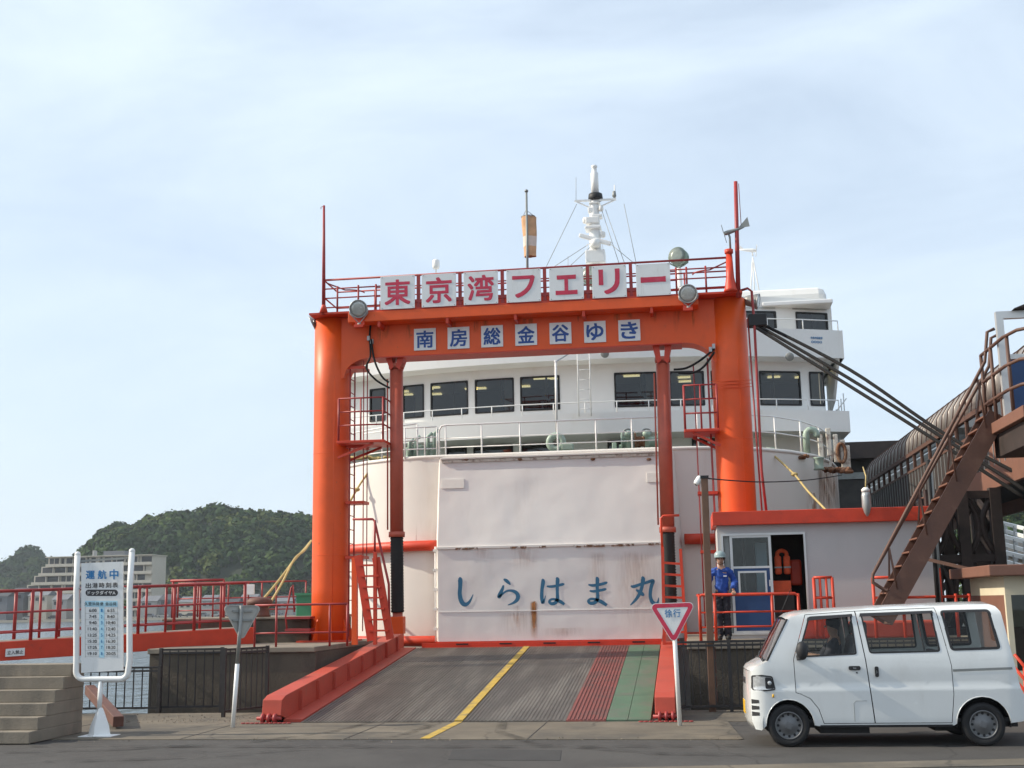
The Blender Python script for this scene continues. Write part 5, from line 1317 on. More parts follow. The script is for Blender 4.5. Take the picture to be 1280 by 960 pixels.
# things inside
def single(name, mb, m_, loc, label, cat, bev=0., group=None): return tag(mb.build(name, m_, loc=loc, bev=bev), label, cat, group)
c = at(978, 705, BY+.5)
v_ = thing('life_vest', 'orange life vest hanging in the dark open doorway of the booth', 'life vest', c)
for sx_ in (-1, 1):
    MB().box(c+V((sx_*.02, -.06, -.20)), c+V((sx_*.15, .05, .16))).build('chest_panel', 'vest_orange', v_, bev=.035)
    MB().box(c+V((sx_*.015, -.075, -.08)), c+V((sx_*.155, -.062, -.05))).build('strap', 'grey_metal', v_)
MB().tube(smooth_line([c+V((-.09,0,.13)), c+V((-.08,.02,.22)), c+V((0,.04,.26)), c+V((.08,.02,.22)), c+V((.09,0,.13))]), .04, 8).build('collar', 'vest_orange', v_)
c = at(977, 735, BY+.45); single('crate', MB().box(c+V((-.18,-.1,-.14)), c+V((.18,.15,.14))), 'vest_orange', c, 'orange plastic crate on a stand inside the booth doorway', 'crate', .02)
c0 = at(977, 735, BY+.45); single('stand', MB().box((c0.x-.22, c0.y-.12, DZ+.02), (c0.x+.22, c0.y+.2, c0.z-.141)), 'interior', V((c0.x, c0.y, DZ+.02)), 'dark stand under the orange crate inside the booth', 'stand', .01)
c = at(995, 715, BY+.8); single('life_vest', MB().box(c+V((-.11,-.05,-.26)), c+V((.11,.05,.24))), 'red_paint', c, 'second red vest hanging deep inside the booth at the right of the doorway', 'life vest', .04)
c = at(951, 700, BY+.9); single('locker', MB().box((c.x-.10, c.y-.05, DZ+.02), (c.x+.12, c.y+.2, bz1-.3)), 'print_lightblue', V((c.x, c.y, DZ+.02)), 'pale blue narrow locker behind the booth window', 'locker', .01)
c = at(930, 700, BY+1.0); single('pipe', MB().tube([(c.x, c.y, DZ+.02), (c.x, c.y, bz1-.02)], .025, 8), 'galv', V((c.x, c.y, DZ+.02)), 'thin grey pipe standing inside behind the booth window', 'pipe')
# --- red railing in front of the booth with the man behind it
ry = QF+.22
q_ = thing('quay_railing', 'red tube railing in front of the booth that the man in blue leans on', 'railing', at(930, 800, ry))
rp = lambda px, py: at(px, py, ry)
zt_ = rp(930, 743).z
bsx = [rp(px, 770).x for px in (875, 894, 966, 999)]
for x in bsx: MB().tube([(x, ry, DZ), (x, ry, zt_)], .028, 8).build('post', 'red_paint', q_)
MB().tube([(bsx[0], ry, DZ+.2), (bsx[0], ry, zt_-.04), (bsx[0]+.04, ry, zt_), (bsx[3]-.05, ry, zt_), (bsx[3], ry, zt_-.05), (bsx[3]+.01, ry, DZ)], .028, 8).build('rail', 'red_paint', q_)
for k in (.62, .30): MB().tube([(bsx[0], ry, DZ+(zt_-DZ)*k), (bsx[3], ry, DZ+(zt_-DZ)*k)], .018, 7).build('rail', 'red_paint', q_)
MB().tube([(bsx[0], ry, zt_), (bsx[0]-.02, ry+1.0, zt_)], .028, 8).build('rail', 'red_paint', q_)
# --- short red guard grilles near the stair
for (xa_, xb_, yt_, nb, lb_) in ((1018, 1041, 722, 4, 'short red guard grille standing before the booth wall'), (1092, 1128, 722, 2, 'red guard grille at the foot of the brown stair')):
    Y_ = QF+.35; g_ = thing('guard_grille', lb_, 'railing', at((xa_+xb_)/2, 800, Y_))
    x0_, x1_ = at(xa_, 740, Y_).x, at(xb_, 740, Y_).x; z_ = at(xa_, yt_, Y_).z
    for i in range(nb):
        x = x0_+(x1_-x0_)*i/(nb-1); MB().tube([(x, Y_, DZ), (x, Y_, z_)], .03 if i in (0, nb-1) else .024, 8).build('bar', 'red_paint', g_)
    for z in (z_, z_-.36): MB().tube([(x0_, Y_, z), (x1_, Y_, z)], .026, 8).build('rail', 'red_paint', g_)
    if nb == 2: MB().tube([(x1_, Y_, z_-.36), (at(1212,741,Y_).x, Y_, z_-.36)], .026, 8).build('rail', 'red_paint', g_); [MB().tube([(at(p,741,Y_).x, Y_, DZ), (at(p,741,Y_).x, Y_, at(p,t_,Y_).z)], .03, 8).build('post', 'red_paint', g_) for p, t_ in ((1176,710),(1194,742),(1211,742))]
c = at(1118, 740, QF+.3); single('fender_float', MB().lathe([(.04,-.42),(.10,-.36),(.11,0),(.10,.20),(.03,.26)], c, n=14), 'rusty_white', V((c.x, c.y, DZ)), 'pale cylindrical float leaning at the foot of the brown stair', 'float')
# items seen between railings and van windows: low red machine
c = at(1120, 795, QF+.6); single('winch_housing', MB().box((c.x-.75, c.y, DZ), (c.x+.75, c.y+.6, DZ+.30)), 'faded_red', V((c.x, c.y, DZ)), 'low red metal housing on the quay behind the van', 'housing', .04)
c = at(1012, 790, QF+.5); single('winch_housing', MB().box((c.x-.25, c.y, DZ), (c.x+.45, c.y+.5, DZ+.45)), 'red_paint', V((c.x, c.y, DZ)), 'bright red boxy winch behind the driver window of the van', 'housing', .05)
# --- hanging grey float on the booth roof
c = at(1083, 628, 23.3)
f_ = thing('fender_float', 'weathered grey pointed float hanging over the orange roof edge of the booth', 'float', c)
MB().lathe([(.015,-.26),(.05,-.20),(.085,-.08),(.085,.12),(.07,.20)], c, n=16).build('body', 'galv', f_); MB().lathe([(.075,.20),(.08,.24),(.04,.28)], c, n=16).build('cap', 'white_paint', f_)
MB().tube([c+V((0,0,.26)), c+V((.04,.1,.5)), c+V((.1,.8,.75))], .012, 6).build('line', 'rope', f_)

# --- brown camera pole
pb = ag(891, 890); pt = at(880.5, 597, pb.y)
po = thing('camera_pole', 'leaning brown square pole carrying a white security camera beside the man', 'pole', pb)
MB().bar(pb, pt, .115, .115, (0,1,0)).build('post', 'pole_brown', po, bev=.008)
MB().box(pt-V((.07,.07,.02)), pt+V((.07,.07,.03))).build('cap', 'black', po)
for k in range(4): MB().bar(lerp(pb, pt, .04+.06*k)+V((.07,-.02,0)), lerp(pb, pt, .09+.06*k)+V((.07,-.02,0)), .03, .03).build('clip', 'bollard_brown', po)
cm = thing('security_camera', 'white dome security camera at the top of the brown pole', 'camera', at(874, 601, pb.y))
c = at(873.5, 600, pb.y)
MB().lathe([(.04,-.10),(.055,-.06),(.06,.03),(.05,.06)], c, (.55,.2,.75), 14).build('housing', 'white_paint', cm); MB().sphere(c-V((.035,.015,.055)), .043, 12, 8).build('dome', 'black', cm); MB().bar(c+V((.02,0,.02)), at(882, 598, pb.y), .05, .06).build('arm', 'white_paint', cm)
tag(MB().tube(smooth_line([at(884,598,pb.y), at(920,601,22), at(960,602.5,23), at(1010,600,25), at(1052,594,28.5)]), .012, 6).build('wire', 'cable', loc=at(884,598,pb.y)), 'thin black wire strung from the camera pole towards the ship', 'wire')
# red buffer pipe on the hull behind the pole
# --- three thick black cables to the right
pw = thing('shore_cable', 'three thick black cables sagging from the gate to the boarding bridge', 'cable', at(946, 406, GY-.3))
for a_, b_, c_, d_ in (((946,402,25.2),(1062,462,24.3),(1180,542,23.4),(1300,606,22.6)), ((946,406,25.0),(1058,471,24.1),(1172,543,23.2),(1290,618,22.4)), ((946,410,24.8),(1050,475,23.9),(1150,538,23.0),(1285,625,22.2))):
    MB().tube(smooth_line([at(*a_), at(*b_), at(*c_), at(*d_)]), .034, 8).build('cable', 'cable', pw)
MB().box(at(941, 400, 25.0)-V((.1,.15,.16)), at(941,400,25.0)+V((.28,.1,.10))).build('cable_bracket', 'black', pw, bev=.02)

# =================================================================== BOARDING BRIDGE
bbx, bbw = 6.05, 2.2            # left face X, width
yA, yB = 20.2, 41.0
fz, ez, tz = 4.25, 5.55, 6.55   # floor, eaves, top
br = thing('boarding_bridge', 'brown covered boarding bridge with a rounded ribbed roof at the right', 'bridge', (bbx+1, yB, 0))
def arch(y0, y1, m_='tube_roof', k=10, out=0.):
    mb = MB(); cx = bbx+bbw/2; a_ = bbw/2+.06+out; b_ = tz-ez+out
    for y in (y0, y1):
        for i in range(k+1):
            a = math.pi*i/k; mb.v.append(V((cx-a_*math.cos(a), y, ez+b_*math.sin(a)**.85)))
        for i in range(k+1):
            a = math.pi*(k-i)/k; mb.v.append(V((cx-(a_-.05)*math.cos(a), y, ez+(b_-.05)*math.sin(a)**.85)))
    n_ = 2*(k+1)
    for i in range(n_): mb.f.append([i, (i+1) % n_, n_+(i+1) % n_, n_+i]); mb.sm.append(i < k)
    mb.f.append(list(range(n_))); mb.sm.append(False); mb.f.append(list(range(2*n_-1, n_-1, -1))); mb.sm.append(False)
    return mb
y = yA; k = 0
while y < yB-.1:
    arch(y+.012, min(y+.60, yB)-.012).build('roof_panel', 'tube_roof', br, fix=False)
    arch(y-.012, y+.012, out=.02).build('roof_rib', 'brown_steel', br, fix=False)
    y += .60; k += 1
MB().box((bbx-.06, yA, ez-.10), (bbx+.02, yB, ez-.002)).build('eaves_beam', 'brown_steel', br); MB().box((bbx+bbw-.02, yA, ez-.10), (bbx+bbw+.06, yB, ez-.002)).build('eaves_beam', 'brown_steel', br)
MB().box((bbx-.10, yA, fz-.42), (bbx+.0, yB-3, fz)).build('floor_girder', 'brown_light', br); MB().box((bbx+bbw, yA, fz-.42), (bbx+bbw+.1, yB, fz)).build('floor_girder', 'brown_light', br)
MB().box((bbx, yA, fz-.10), (bbx+bbw, yB, fz)).build('floor', 'dark_brown', br)
# side cladding: vertical corrugated panels below, windows above
y = yA+.05
while y < yB-.5:
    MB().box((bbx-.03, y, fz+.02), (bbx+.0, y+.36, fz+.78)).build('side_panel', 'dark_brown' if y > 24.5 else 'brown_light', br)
    MB().box((bbx-.045, y+.36, fz+.02), (bbx-.005, y+.40, fz+.78)).build('panel_batten', 'grey_metal', br)
    y += .40
MB().box((bbx-.05, yA, fz+.78), (bbx+.03, yB, fz+.84)).build('sill_rail', 'brown_steel', br)
y = yA+.1
while y < yB-.5:
    MB().box((bbx-.04, y, fz+.84), (bbx+.04, y+.09, ez-.10)).build('window_post', 'brown_steel', br)
    MB().box((bbx-.005, y+.09, fz+.85), (bbx+.002, y+1.0, ez-.11)).build('pane', 'ship_glass', br)
    y += 1.0
y = yA+.1
while y < yB-.5:
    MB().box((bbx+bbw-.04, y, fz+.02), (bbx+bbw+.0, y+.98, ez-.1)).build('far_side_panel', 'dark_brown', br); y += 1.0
for yy_ in (26.5, 33.5):                                       # trestle legs under the far part
    for x in (bbx+.1, bbx+bbw-.1): MB().box((x-.14, yy_-.14, SEA if yy_ > 27.2 else DZ), (x+.14, yy_+.14, fz-.1)).build('trestle_leg', 'dark_brown', br)
    MB().bar((bbx+.1, yy_, 1.3), (bbx+bbw-.1, yy_, fz-.5), .12, .12).build('brace', 'dark_brown', br)
# landing platform with railing and door
pz = at(1262, 523, 20.0).z
px0 = at(1236, 520, 20.6).x
ld = thing('stair_landing', 'brown steel landing with railing and a blue panelled door frame at the right edge', 'landing', (px0+1.2, 20, 0))
MB().box((px0, 18.6, pz-.18), (px0+3, 20.9, pz)).build('floor', 'brown_light', ld, bev=.01)
MB().box((px0+.1, 18.7, pz-.55), (px0+3, 20.8, pz-.181)).build('under_beam', 'dark_brown', ld)
zr = at(1250, 425, 19.6).z
for i, (x, y) in enumerate(((px0+.02, 20.85), (px0+.02, 20.2), (px0+.05, 19.3), (px0+.35, 18.7), (px0+1.0, 18.65), (px0+1.6, 18.65))):
    MB().tube([(x, y, pz), (x, y, zr)], .03, 8).build('post', 'brown_steel', ld)
for k in (1, .62, .3): MB().tube([(px0+.02, 20.85, pz+(zr-pz)*k), (px0+.02, 19.4, pz+(zr-pz)*k), (px0+.1, 18.9, pz+(zr-pz)*k), (px0+.35, 18.66, pz+(zr-pz)*k), (px0+3, 18.65, pz+(zr-pz)*k)], .028, 8).build('rail', 'brown_steel', ld)
dxa = at(1249, 450, 19.9).x; zd = at(1250, 390, 19.9).z
MB().box((dxa, 19.85, pz), (dxa+.11, 19.95, zd)).build('door_post', 'alu', ld); MB().box((dxa+.11, 19.85, zd-.12), (dxa+2.4, 19.95, zd)).build('door_head', 'alu', ld)
MB().box((dxa+.11, 19.88, pz+.01), (dxa+2.2, 19.93, at(1270,450,19.9).z)).build('door_panel', 'blue_panel', ld); MB().box((dxa+.11, 19.86, at(1270,449,19.9).z), (dxa+2.2, 19.95, at(1270,443,19.9).z)).build('door_rail', 'alu', ld)
tip = at(1268, 385, 19.7); MB().add([tip, tip+V((.6,0,.22)), tip+V((.6,.0,.02)), tip+V((0,.5,0)), tip+V((.6,.5,.22)), tip+V((.6,.5,.02))], [(0,1,2),(5,4,3),(0,3,4,1),(1,4,5,2),(2,5,3,0)]).build('canopy', 'dark_brown', ld)
MB().box((px0+2.0, 19.4, 0), (px0+2.3, 19.7, pz-.55)).build('column', 'dark_brown', ld)
# steep stair
SY_ = 20.9
sa = at(1100, 775, SY_); sb = at(1240, 522, SY_)
stt = thing('steel_stair', 'steep brown steel stair climbing to the landing at the right', 'stairs', sa)
sd_ = (sb-sa).normalized(); sn = V((-sd_.z, 0, sd_.x))
for y in (SY_-.38, SY_+.38):
    a = V((sa.x, y, sa.z)); b = V((sb.x, y, sb.z)); MB().bar(a, b, .06, .30, sn).build('stringer', 'brown_steel', stt)
MB().bar(V((sa.x, SY_, sa.z))-sn*.135, V((sb.x, SY_, sb.z))-sn*.135, .70, .02, sn).build('soffit_plate', 'brown_steel', stt)
nst_ = 15
for k in range(nst_):
    p = lerp(sa, sb, (k+.5)/nst_); MB().box((p.x-.13, SY_-.35, p.z+.09), (p.x+.12, SY_+.35, p.z+.115)).build('tread', 'brown_light', stt)
for y in (SY_-.40, SY_+.40):
    h0 = at(1089, 722, y); h1 = at(1231, 452, y) if y < SY_ else at(1236, 458, y); e0 = at(1106, 733, y)
    ha = V((h0.x, y, h0.z)); hb = V((h1.x, y, h1.z)); hc = V((h0.x+.22, y, h0.z-.22))
    MB().tube([V((e0.x+.05, y, e0.z-.05)), hc, ha+V((.02,0,-.08)), ha+V((.03,0,.05)), lerp(ha, hb, .5), hb, hb+V((.08,0,.5)), hb+V((.2,0,.55))], .028, 8).build('handrail', 'brown_steel', stt)
    for k in range(4):
        p = lerp(ha, hb, .15+.26*k); q = lerp(sa, sb, .12+.26*k); MB().tube([V((p.x, y, p.z)), V((q.x+.0, y, q.z+.1))], .018, 6).build('baluster', 'brown_steel', stt)
# lattice tower under the bridge
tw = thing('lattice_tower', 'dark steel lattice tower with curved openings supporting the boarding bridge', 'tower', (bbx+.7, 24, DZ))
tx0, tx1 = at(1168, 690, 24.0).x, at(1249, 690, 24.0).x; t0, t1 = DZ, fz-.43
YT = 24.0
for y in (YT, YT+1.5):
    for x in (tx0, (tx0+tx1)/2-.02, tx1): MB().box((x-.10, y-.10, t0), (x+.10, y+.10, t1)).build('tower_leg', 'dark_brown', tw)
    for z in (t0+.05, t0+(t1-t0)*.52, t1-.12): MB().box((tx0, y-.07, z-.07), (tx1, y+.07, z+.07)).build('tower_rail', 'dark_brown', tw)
    xm_ = (tx0+tx1)/2
    for xa_, xb_ in ((tx0, xm_), (xm_, tx1)):
        for za_, zb_ in ((t0+.1, t0+(t1-t0)*.5), (t0+(t1-t0)*.54, t1-.15)):
            w2, h2 = (xb_-xa_)/2, (zb_-za_)/2
            for sg_ in (-1, 1):                     # arcs bowing towards each other, like a curved cross
                pts = [((xa_+xb_)/2+sg_*(w2-1.1*w2*math.cos(q*1.25)+.06), y, (za_+zb_)/2+h2*q) for q in [-1+.25*i for i in range(9)]]
                MB().tube(pts, .055, 8).build('curved_brace', 'dark_brown', tw)
for k in range(3):
    z = t0+.4+k*.8; MB().bar((tx0, YT, z), (tx0, YT+1.5, z+.7), .08, .08).build('side_brace', 'dark_brown', tw); MB().bar((tx1, YT, z), (tx1, YT+1.5, z+.7), .08, .08).build('side_brace', 'dark_brown', tw)
for x in (tx0, tx1): MB().box((x-.10, YT+.13, t0), (x+.10, YT+1.39, t0+.3)).build('footing', 'dark_brown', tw)
MB().tube([(at(1167,640,22.3).x, 22.6, DZ), (at(1166,600,22.3).x, 22.6, fz)], .04, 8).build('drain_pipe', 'black', tw); MB().tube([(at(1171,640,22.3).x, 22.6, DZ), (at(1170,600,22.3).x, 22.6, fz)], .03, 8).build('drain_pipe', 'grey_metal', tw)
MB().bar(at(1150, 697, 22.6), at(1240, 718, 22.0), .06, .06).build('tie_bar', 'brown_steel', tw)
# hut at the right edge
hx0 = at(1258, 760, 19.0).x; hz1 = at(1250, 720, 18.9).z
hut = thing('ticket_hut', 'cream hut with a brown roof and dark glass front at the right edge', 'hut', (hx0+1.5, 19, 0))
hzr = at(1245, 706, 18.8).z
MB().box((at(1235,712,18.8).x, 18.75, hz1), (hx0+4, 21.5, hzr)).build('roof', 'brown_light', hut, bev=.015)
MB().box((hx0, 19.0, hz1-.28), (hx0+4, 21.2, hz1-.001)).build('lintel', 'cream', hut); MB().box((hx0, 19.0, .012), (hx0+.08, 19.08, hz1-.281)).build('corner_post', 'cream', hut)
MB().box((hx0+.08, 19.03, .7), (hx0+1.4, 19.05, hz1-.281)).build('pane', 'clear_glass', hut); MB().box((hx0+.08, 19.0, .012), (hx0+4, 19.08, .70)).build('front_wall', 'cream', hut); MB().box((hx0, 19.081, .012), (hx0+.08, 21.2, hz1-.281)).build('side_wall', 'brown_light', hut)
MB().box((hx0+.08, 20.8, .012), (hx0+4, 20.9, hz1-.281)).build('back_wall', 'cream', hut); MB().box((hx0+.3, 20.0, .012), (hx0+1.2, 20.5, 1.3)).build('counter', 'pole_brown', hut)
# red bent railing at the far right behind the van
q_ = thing('ramp_railing', 'red sloping railing behind the rear of the van', 'railing', at(1285, 880, 17.6))
for dy in (0, 16, 30): MB().tube([at(1268, 818+dy, 17.7), at(1310, 868+dy, 17.7)], .022, 7).build('rail', 'red_paint', q_)
MB().tube([ag(1283, 905), at(1281, 834, ag(1283, 905).y)], .028, 8).build('post', 'red_paint', q_)
# dark terminal roof behind the ship's shoulder
tr_ = thing('terminal_building', 'dark brown flat roofed building behind the right shoulder of the ferry', 'building', (8, 60, 0))
a = at(1068, 559, 58); b = at(1175, 559, 58)
MB().box((a.x-2, 56, a.z-.75), (b.x-1, 70, a.z)).build('roof', 'dark_brown', tr_); MB().box((a.x-1, 57, -1.6), (b.x-2, 69, a.z-.751)).build('wall', 'interior', tr_)
MB().box((a.x-1.0, 56.9, a.z-1.6), (b.x-2.2, 56.99, a.z-1.3)).build('fascia_strip', 'grey_metal', tr_)
struct(MB().box((9, 40, -4), (200, 400, .3)).build('terminal_ground', 'concrete_ground'))
# =================================================================== VAN
mat('van_white', (.72, .74, .73), .25, var=.02, scale=3, dirt=(.48,.46,.41), damt=.22, dscale=2.5, dpos=.54, stretch=2.5, coat=.8)
mat('tyre', (.016,.016,.017), .85, var=.2, scale=20, bump=.2, bscale=50)
mat('steel_rim', (.17,.172,.175), .5, metal=.4, var=.12, scale=10)
mat('van_dark', (.018,.018,.02), .6, var=.1)
mat('seat_cloth', (.14,.14,.15), .9, var=.15, scale=12)
mat('lamp_clear', (.50,.52,.53), .12, metal=.3, var=.2, scale=30, coat=.8)
mat('lamp_red', (.45,.012,.012), .2, var=.1, coat=.6)
mat('skin', (.42,.24,.165), .6, var=.06, scale=12)
mat('hair', (.012,.010,.009), .6, var=.2, scale=30)
fw_ = ag(988, 934); rw_ = ag(1227, 931)
van = thing('white_van', 'small white van with grey wheels parked before the quay, driver inside', 'van', (0,0,0))
OFF[van.name] = V((0,0,0))
WB = (rw_-fw_).length; yawv = R(1.0)
HWID = .735
# local frame: x from nose to tail, y to the far side, z up; near wheel face at y = -HWID
ox = fw_-Matrix.Rotation(yawv, 3, 'Z') @ V((.50, -HWID+.02, 0))
van.location = ox; van.rotation_euler = (0, 0, yawv)
KX = WB/2.33
def wz(z):
    pts = [(.0,.70),(.22,.715),(.30,.728),(.62,.737),(.70,.739),(.72,.731),(.95,.735),(1.08,.728),(1.60,.655),(1.66,.635),(1.70,.605),(1.73,.56),(1.78,.47)]
    for (a, wa), (b, wb) in zip(pts[:-1], pts[1:]):
        if a <= z <= b: return wa+(wb-wa)*(z-a)/(b-a)
    return pts[-1][1]
def wxz(x, z):
    w = wz(z)
    if x < .22: w -= .10*((.22-x)/.22)**2.2
    if x > 3.15: w -= .06*((x-3.15)/.22)**2
    return w
def xm(u): return (u if u > .5 else .5-(.5-u)*.88)*KX
def zm(v): return v if v < .6 else .6+(v-.6)*.945
def sidef(s): return lambda u, v, d=0.: V((xm(u), s*(wxz(u, v)+d), zm(v)))
def side_normals(o, s):
    """shade the pressed side panels by their true curvature"""
    nn = []; h = .022
    for v in o.data.vertices:
        u = v.co.x/KX; u = u if u > .5 else .5-(.5-u)/.88
        z = v.co.z if v.co.z < .6 else .6+(v.co.z-.6)/.945
        dx = (wxz(u+h, z)-wxz(u-h, z))/(2*h); dz = (wxz(u, z+h)-wxz(u, z-h))/(2*h)
        nn.append(V((-dx, s, -dz)).normalized())
    if nn and sum(p.normal.y for p in o.data.polygons)*s < 0: o.data.flip_normals()
    o.data.normals_split_custom_set_from_vertices(nn)
top_line = [(.02,.93),(.055,.975),(.25,1.065),(.56,1.60),(.62,1.640),(.75,1.672),(1.1,1.70),(1.6,1.722),(2.2,1.742),(2.8,1.757),(3.06,1.757),(3.12,1.73),(3.16,1.66)]
rear_line = [(3.16,1.66),(3.235,1.10),(3.30,.70),(3.33,.62),(3.375,.585),(3.385,.40),(3.36,.30),(3.15,.275)]
def arc(cx, cz, r, a0, a1, n=10): return [(cx+r*math.cos(R(a0+(a1-a0)*i/n)), cz+r*math.sin(R(a0+(a1-a0)*i/n))) for i in range(n+1)]
outline = top_line + rear_line[1:] + arc(2.83, .27, .315, 0, 180) + [(2.48,.25), (.86,.25)] + arc(.50, .26, .31, 0, 180)[0:] + [(.12,.20),(.04,.21),(.0,.30),(-.01,.45),(.0,.66),(.012,.80)]
# doors
fdoor = [(.605,1.085),(.785,1.655),(1.395,1.692),(1.472,1.06),(1.535,.285),(.93,.285),(.875,.46),(.78,.585),(.66,.645),(.61,.66)]
sdoor = [(1.408,1.692),(2.375,1.716),(2.497,.98),(2.497,.62),(2.452,.285),(1.548,.285),(1.484,1.06)]
def grow(poly, d):
    n_ = len(poly); out = []
    ar = sum(poly[i][0]*poly[(i+1) % n_][1]-poly[(i+1) % n_][0]*poly[i][1] for i in range(n_)); sg = 1 if ar > 0 else -1
    for i in range(n_):
        a, b, c = V(poly[i-1]), V(poly[i]), V(poly[(i+1) % n_]); e1 = (b-a).normalized(); e2 = (c-b).normalized()
        n1 = V((e1.y, -e1.x))*sg; n2 = V((e2.y, -e2.x))*sg; nn = (n1+n2).normalized(); k = d/max(.4, nn.dot(n1))
        out.append((b.x+nn.x*k, b.y+nn.y*k))
    return out
def rpoly(pts, r=.04, n=4):
    out = []; m_ = len(pts)
    for i in range(m_):
        a, b, c = V(pts[i-1]), V(pts[i]), V(pts[(i+1) % m_]); d1 = (a-b).normalized(); d2 = (c-b).normalized()
        p, q = b+d1*r, b+d2*r
        for j in range(n+1):
            t_ = j/n; out.append(tuple((1-t_)**2*p+2*t_*(1-t_)*b+t_*t_*q))
    return out
w_front = rpoly([(.650,1.110),(.825,1.632),(1.350,1.655),(1.375,1.140)], .03)
w_mid = rpoly([(1.535,1.150),(1.465,1.660),(2.335,1.680),(2.385,1.160)], .04)
w_rear = rpoly([(2.515,1.172),(2.435,1.685),(3.03,1.69),(3.105,1.185)], .05)
CZ = [.30,.36,.42,.48,.55,.62,.66,.70,.71,.72,.80,.87,.95,1.02,1.08,1.16,1.25,1.35,1.45,1.53,1.60,1.63,1.66,1.68,1.70,1.715,1.73]; CX = [.02,.04,.06,.08,.11,.14,.17,.20,.25]+[.30+.1*i for i in range(29)]+[3.15,3.18,3.22,3.25,3.28,3.31,3.34]
for s_ in (-1, 1):
    f = sidef(s_)
    mb = MB(); panel(mb, outline, [grow(fdoor, .008), grow(sdoor, .008), w_rear], f, CX, CZ)
    body = mb.build('side_body', 'van_white', van); side_normals(body, s_)
    for nm, poly, win in (('front_door', fdoor, w_front), ('sliding_door', sdoor, w_mid)):
        mb = MB(); panel(mb, poly, [win], f, CX, CZ); d_ = mb.build(nm, 'van_white', van); side_normals(d_, s_)
        # the door edge returns inwards so that the gap has depth
        mb = MB(); k0 = 0
        g_ = grow(poly, .006)
        for u, v in g_: mb.v += [f(u, v, .0), f(u, v, -.04)]
        for i in range(len(g_)): a = 2*i; b = 2*((i+1) % len(g_)); mb.f.append([a, b, b+1, a+1]); mb.sm.append(False)
        mb.build('door_seal', 'van_dark', d_)
        fr = ring(MB(), grow(win, .004), grow(win, -.016), f, -.02, .004).build('window_frame', 'van_dark', d_)
        mb = MB(); wi = grow(win, -.015); panel(mb, wi, [], lambda u, v: f(u, v, -.008), CX, CZ); mb.build('pane', 'van_glass', d_, fix=False)
        # rain visor
        top = {'front_door': [(.81,1.625),(1.36,1.662)], 'sliding_door': [(1.46,1.668),(2.345,1.688)]}[nm]
        mb = MB(); mb.add([f(top[0][0], top[0][1], .012), f(top[1][0], top[1][1], .012), f(top[1][0]+.004, top[1][1]-.035, .030), f(top[0][0]-.015, top[0][1]-.045, .026)], [(0,1,2,3)]); mb.build('rain_visor', 'van_dark', d_, fix=False)
        hx, hz, hw, hh = (1.335, .965, .11, .035) if nm == 'front_door' else (1.60, .915, .035, .09)
        hp_ = rrect(hx-hw/2*1.3, hx+hw/2*1.3, hz-hh*.75, hz+hh*.75, .02)
        ring(MB(), hp_, [(hx+(u-hx)*.3, hz+(v-hz)*.3) for u, v in hp_], f, .002, .02).build('handle', 'van_dark', d_)
        if nm == 'front_door': MB().lathe([(.010,0),(.010,.006)], f(1.36, .905, .0), (0,s_,0), 8).build('key_lock', 'van_dark', d_)
    fr = ring(MB(), grow(w_rear, .004), grow(w_rear, -.028), f, -.02, .004).build('window_frame', 'van_dark', body)
    mb = MB(); panel(mb, grow(w_rear, -.028), [], lambda u, v: f(u, v, -.006), CX, CZ); mb.build('pane', 'van_glass', body, fix=False)
    # sliding-door rail
    mb = MB(); panel(mb, [(2.515,.905),(3.22,.925),(3.215,.955),(2.51,.935)], [], lambda u, v: f(u, v, .004), CX, CZ); mb.build('slide_rail', 'grey_metal', body, fix=False)
    # fuel flap outline
    if s_ == -1:
        flp = [(1.30,.30),(1.30,.52),(1.33,.55),(1.46,.55)]
        for a, b in zip(flp[:-1], flp[1:]): MB().bar(f(*a, .001), f(*b, .001), .005, .004).build('flap_gap', 'grey_metal', body)
    # head lamp wrapping round the corner
    hl = rpoly([(.015,.70),(.02,.875),(.16,.885),(.30,.865),(.335,.70),(.2,.685)], .02)
    mb = MB(); panel(mb, hl, [], lambda u, v: f(u, v, .006), [.05,.1,.14,.2,.26,.30], [.75,.8]); h_ = mb.build('head_lamp', 'lamp_clear', van, fix=False)
    ring(MB(), grow(hl, .006), grow(hl, -.012), f, .0, .010).build('lamp_bezel', 'van_dark', h_)
    mb = MB(); panel(mb, rpoly([(.20,.71),(.20,.86),(.29,.85),(.32,.71)], .02), [], lambda u, v: f(u, v, .009), [.25,.30], [.8]); mb.build('lamp_reflector', 'van_dark', h_, fix=False)
    MB().sphere(f(.26, .785, -.02), .04, 10, 8).build('bulb', 'lamp_clear', h_)
    # bumper slots
    for k in range(3):
        mb = MB(); panel(mb, [(.0,.37+.075*k),(.0,.425+.075*k),(.10,.418+.075*k),(.10,.38+.075*k)], [], lambda u, v: f(u, v, .004), [.03,.06], []); mb.build('bumper_slot', 'van_dark', body, fix=False)
    # mirror
    mc = f(.70, 1.20, .12); mr_ = MB().sphere(mc, .10, 14, 10, (.75,.75,1.15)).build('mirror', 'van_dark', van); MB().bar(f(.66, 1.10, -.01), mc+V((0,0,-.06)), .05, .06).build('mirror_arm', 'van_dark', mr_)
    # wheels
    for wx in (.50, 2.83):
        c = V((wx*KX, s_*(HWID-.085), .258)); o_ = V((0, s_, 0))
        w_ = empty_part('wheel', van)
        MB().lathe([(.165,-.07),(.20,-.08),(.235,-.08),(.254,-.06),(.258,-.03),(.258,.03),(.254,.056),(.235,.074),(.20,.076),(.168,.062)], c, o_, 40, caps=False).build('tyre', 'tyre', w_)
        MB().lathe([(.168,.062),(.160,.070),(.152,.060),(.148,.035),(.115,.030),(.10,.045),(.06,.050),(.055,.058),(.03,.060),(.001,.060)], c, o_, 36, caps=False).build('rim', 'steel_rim', w_)
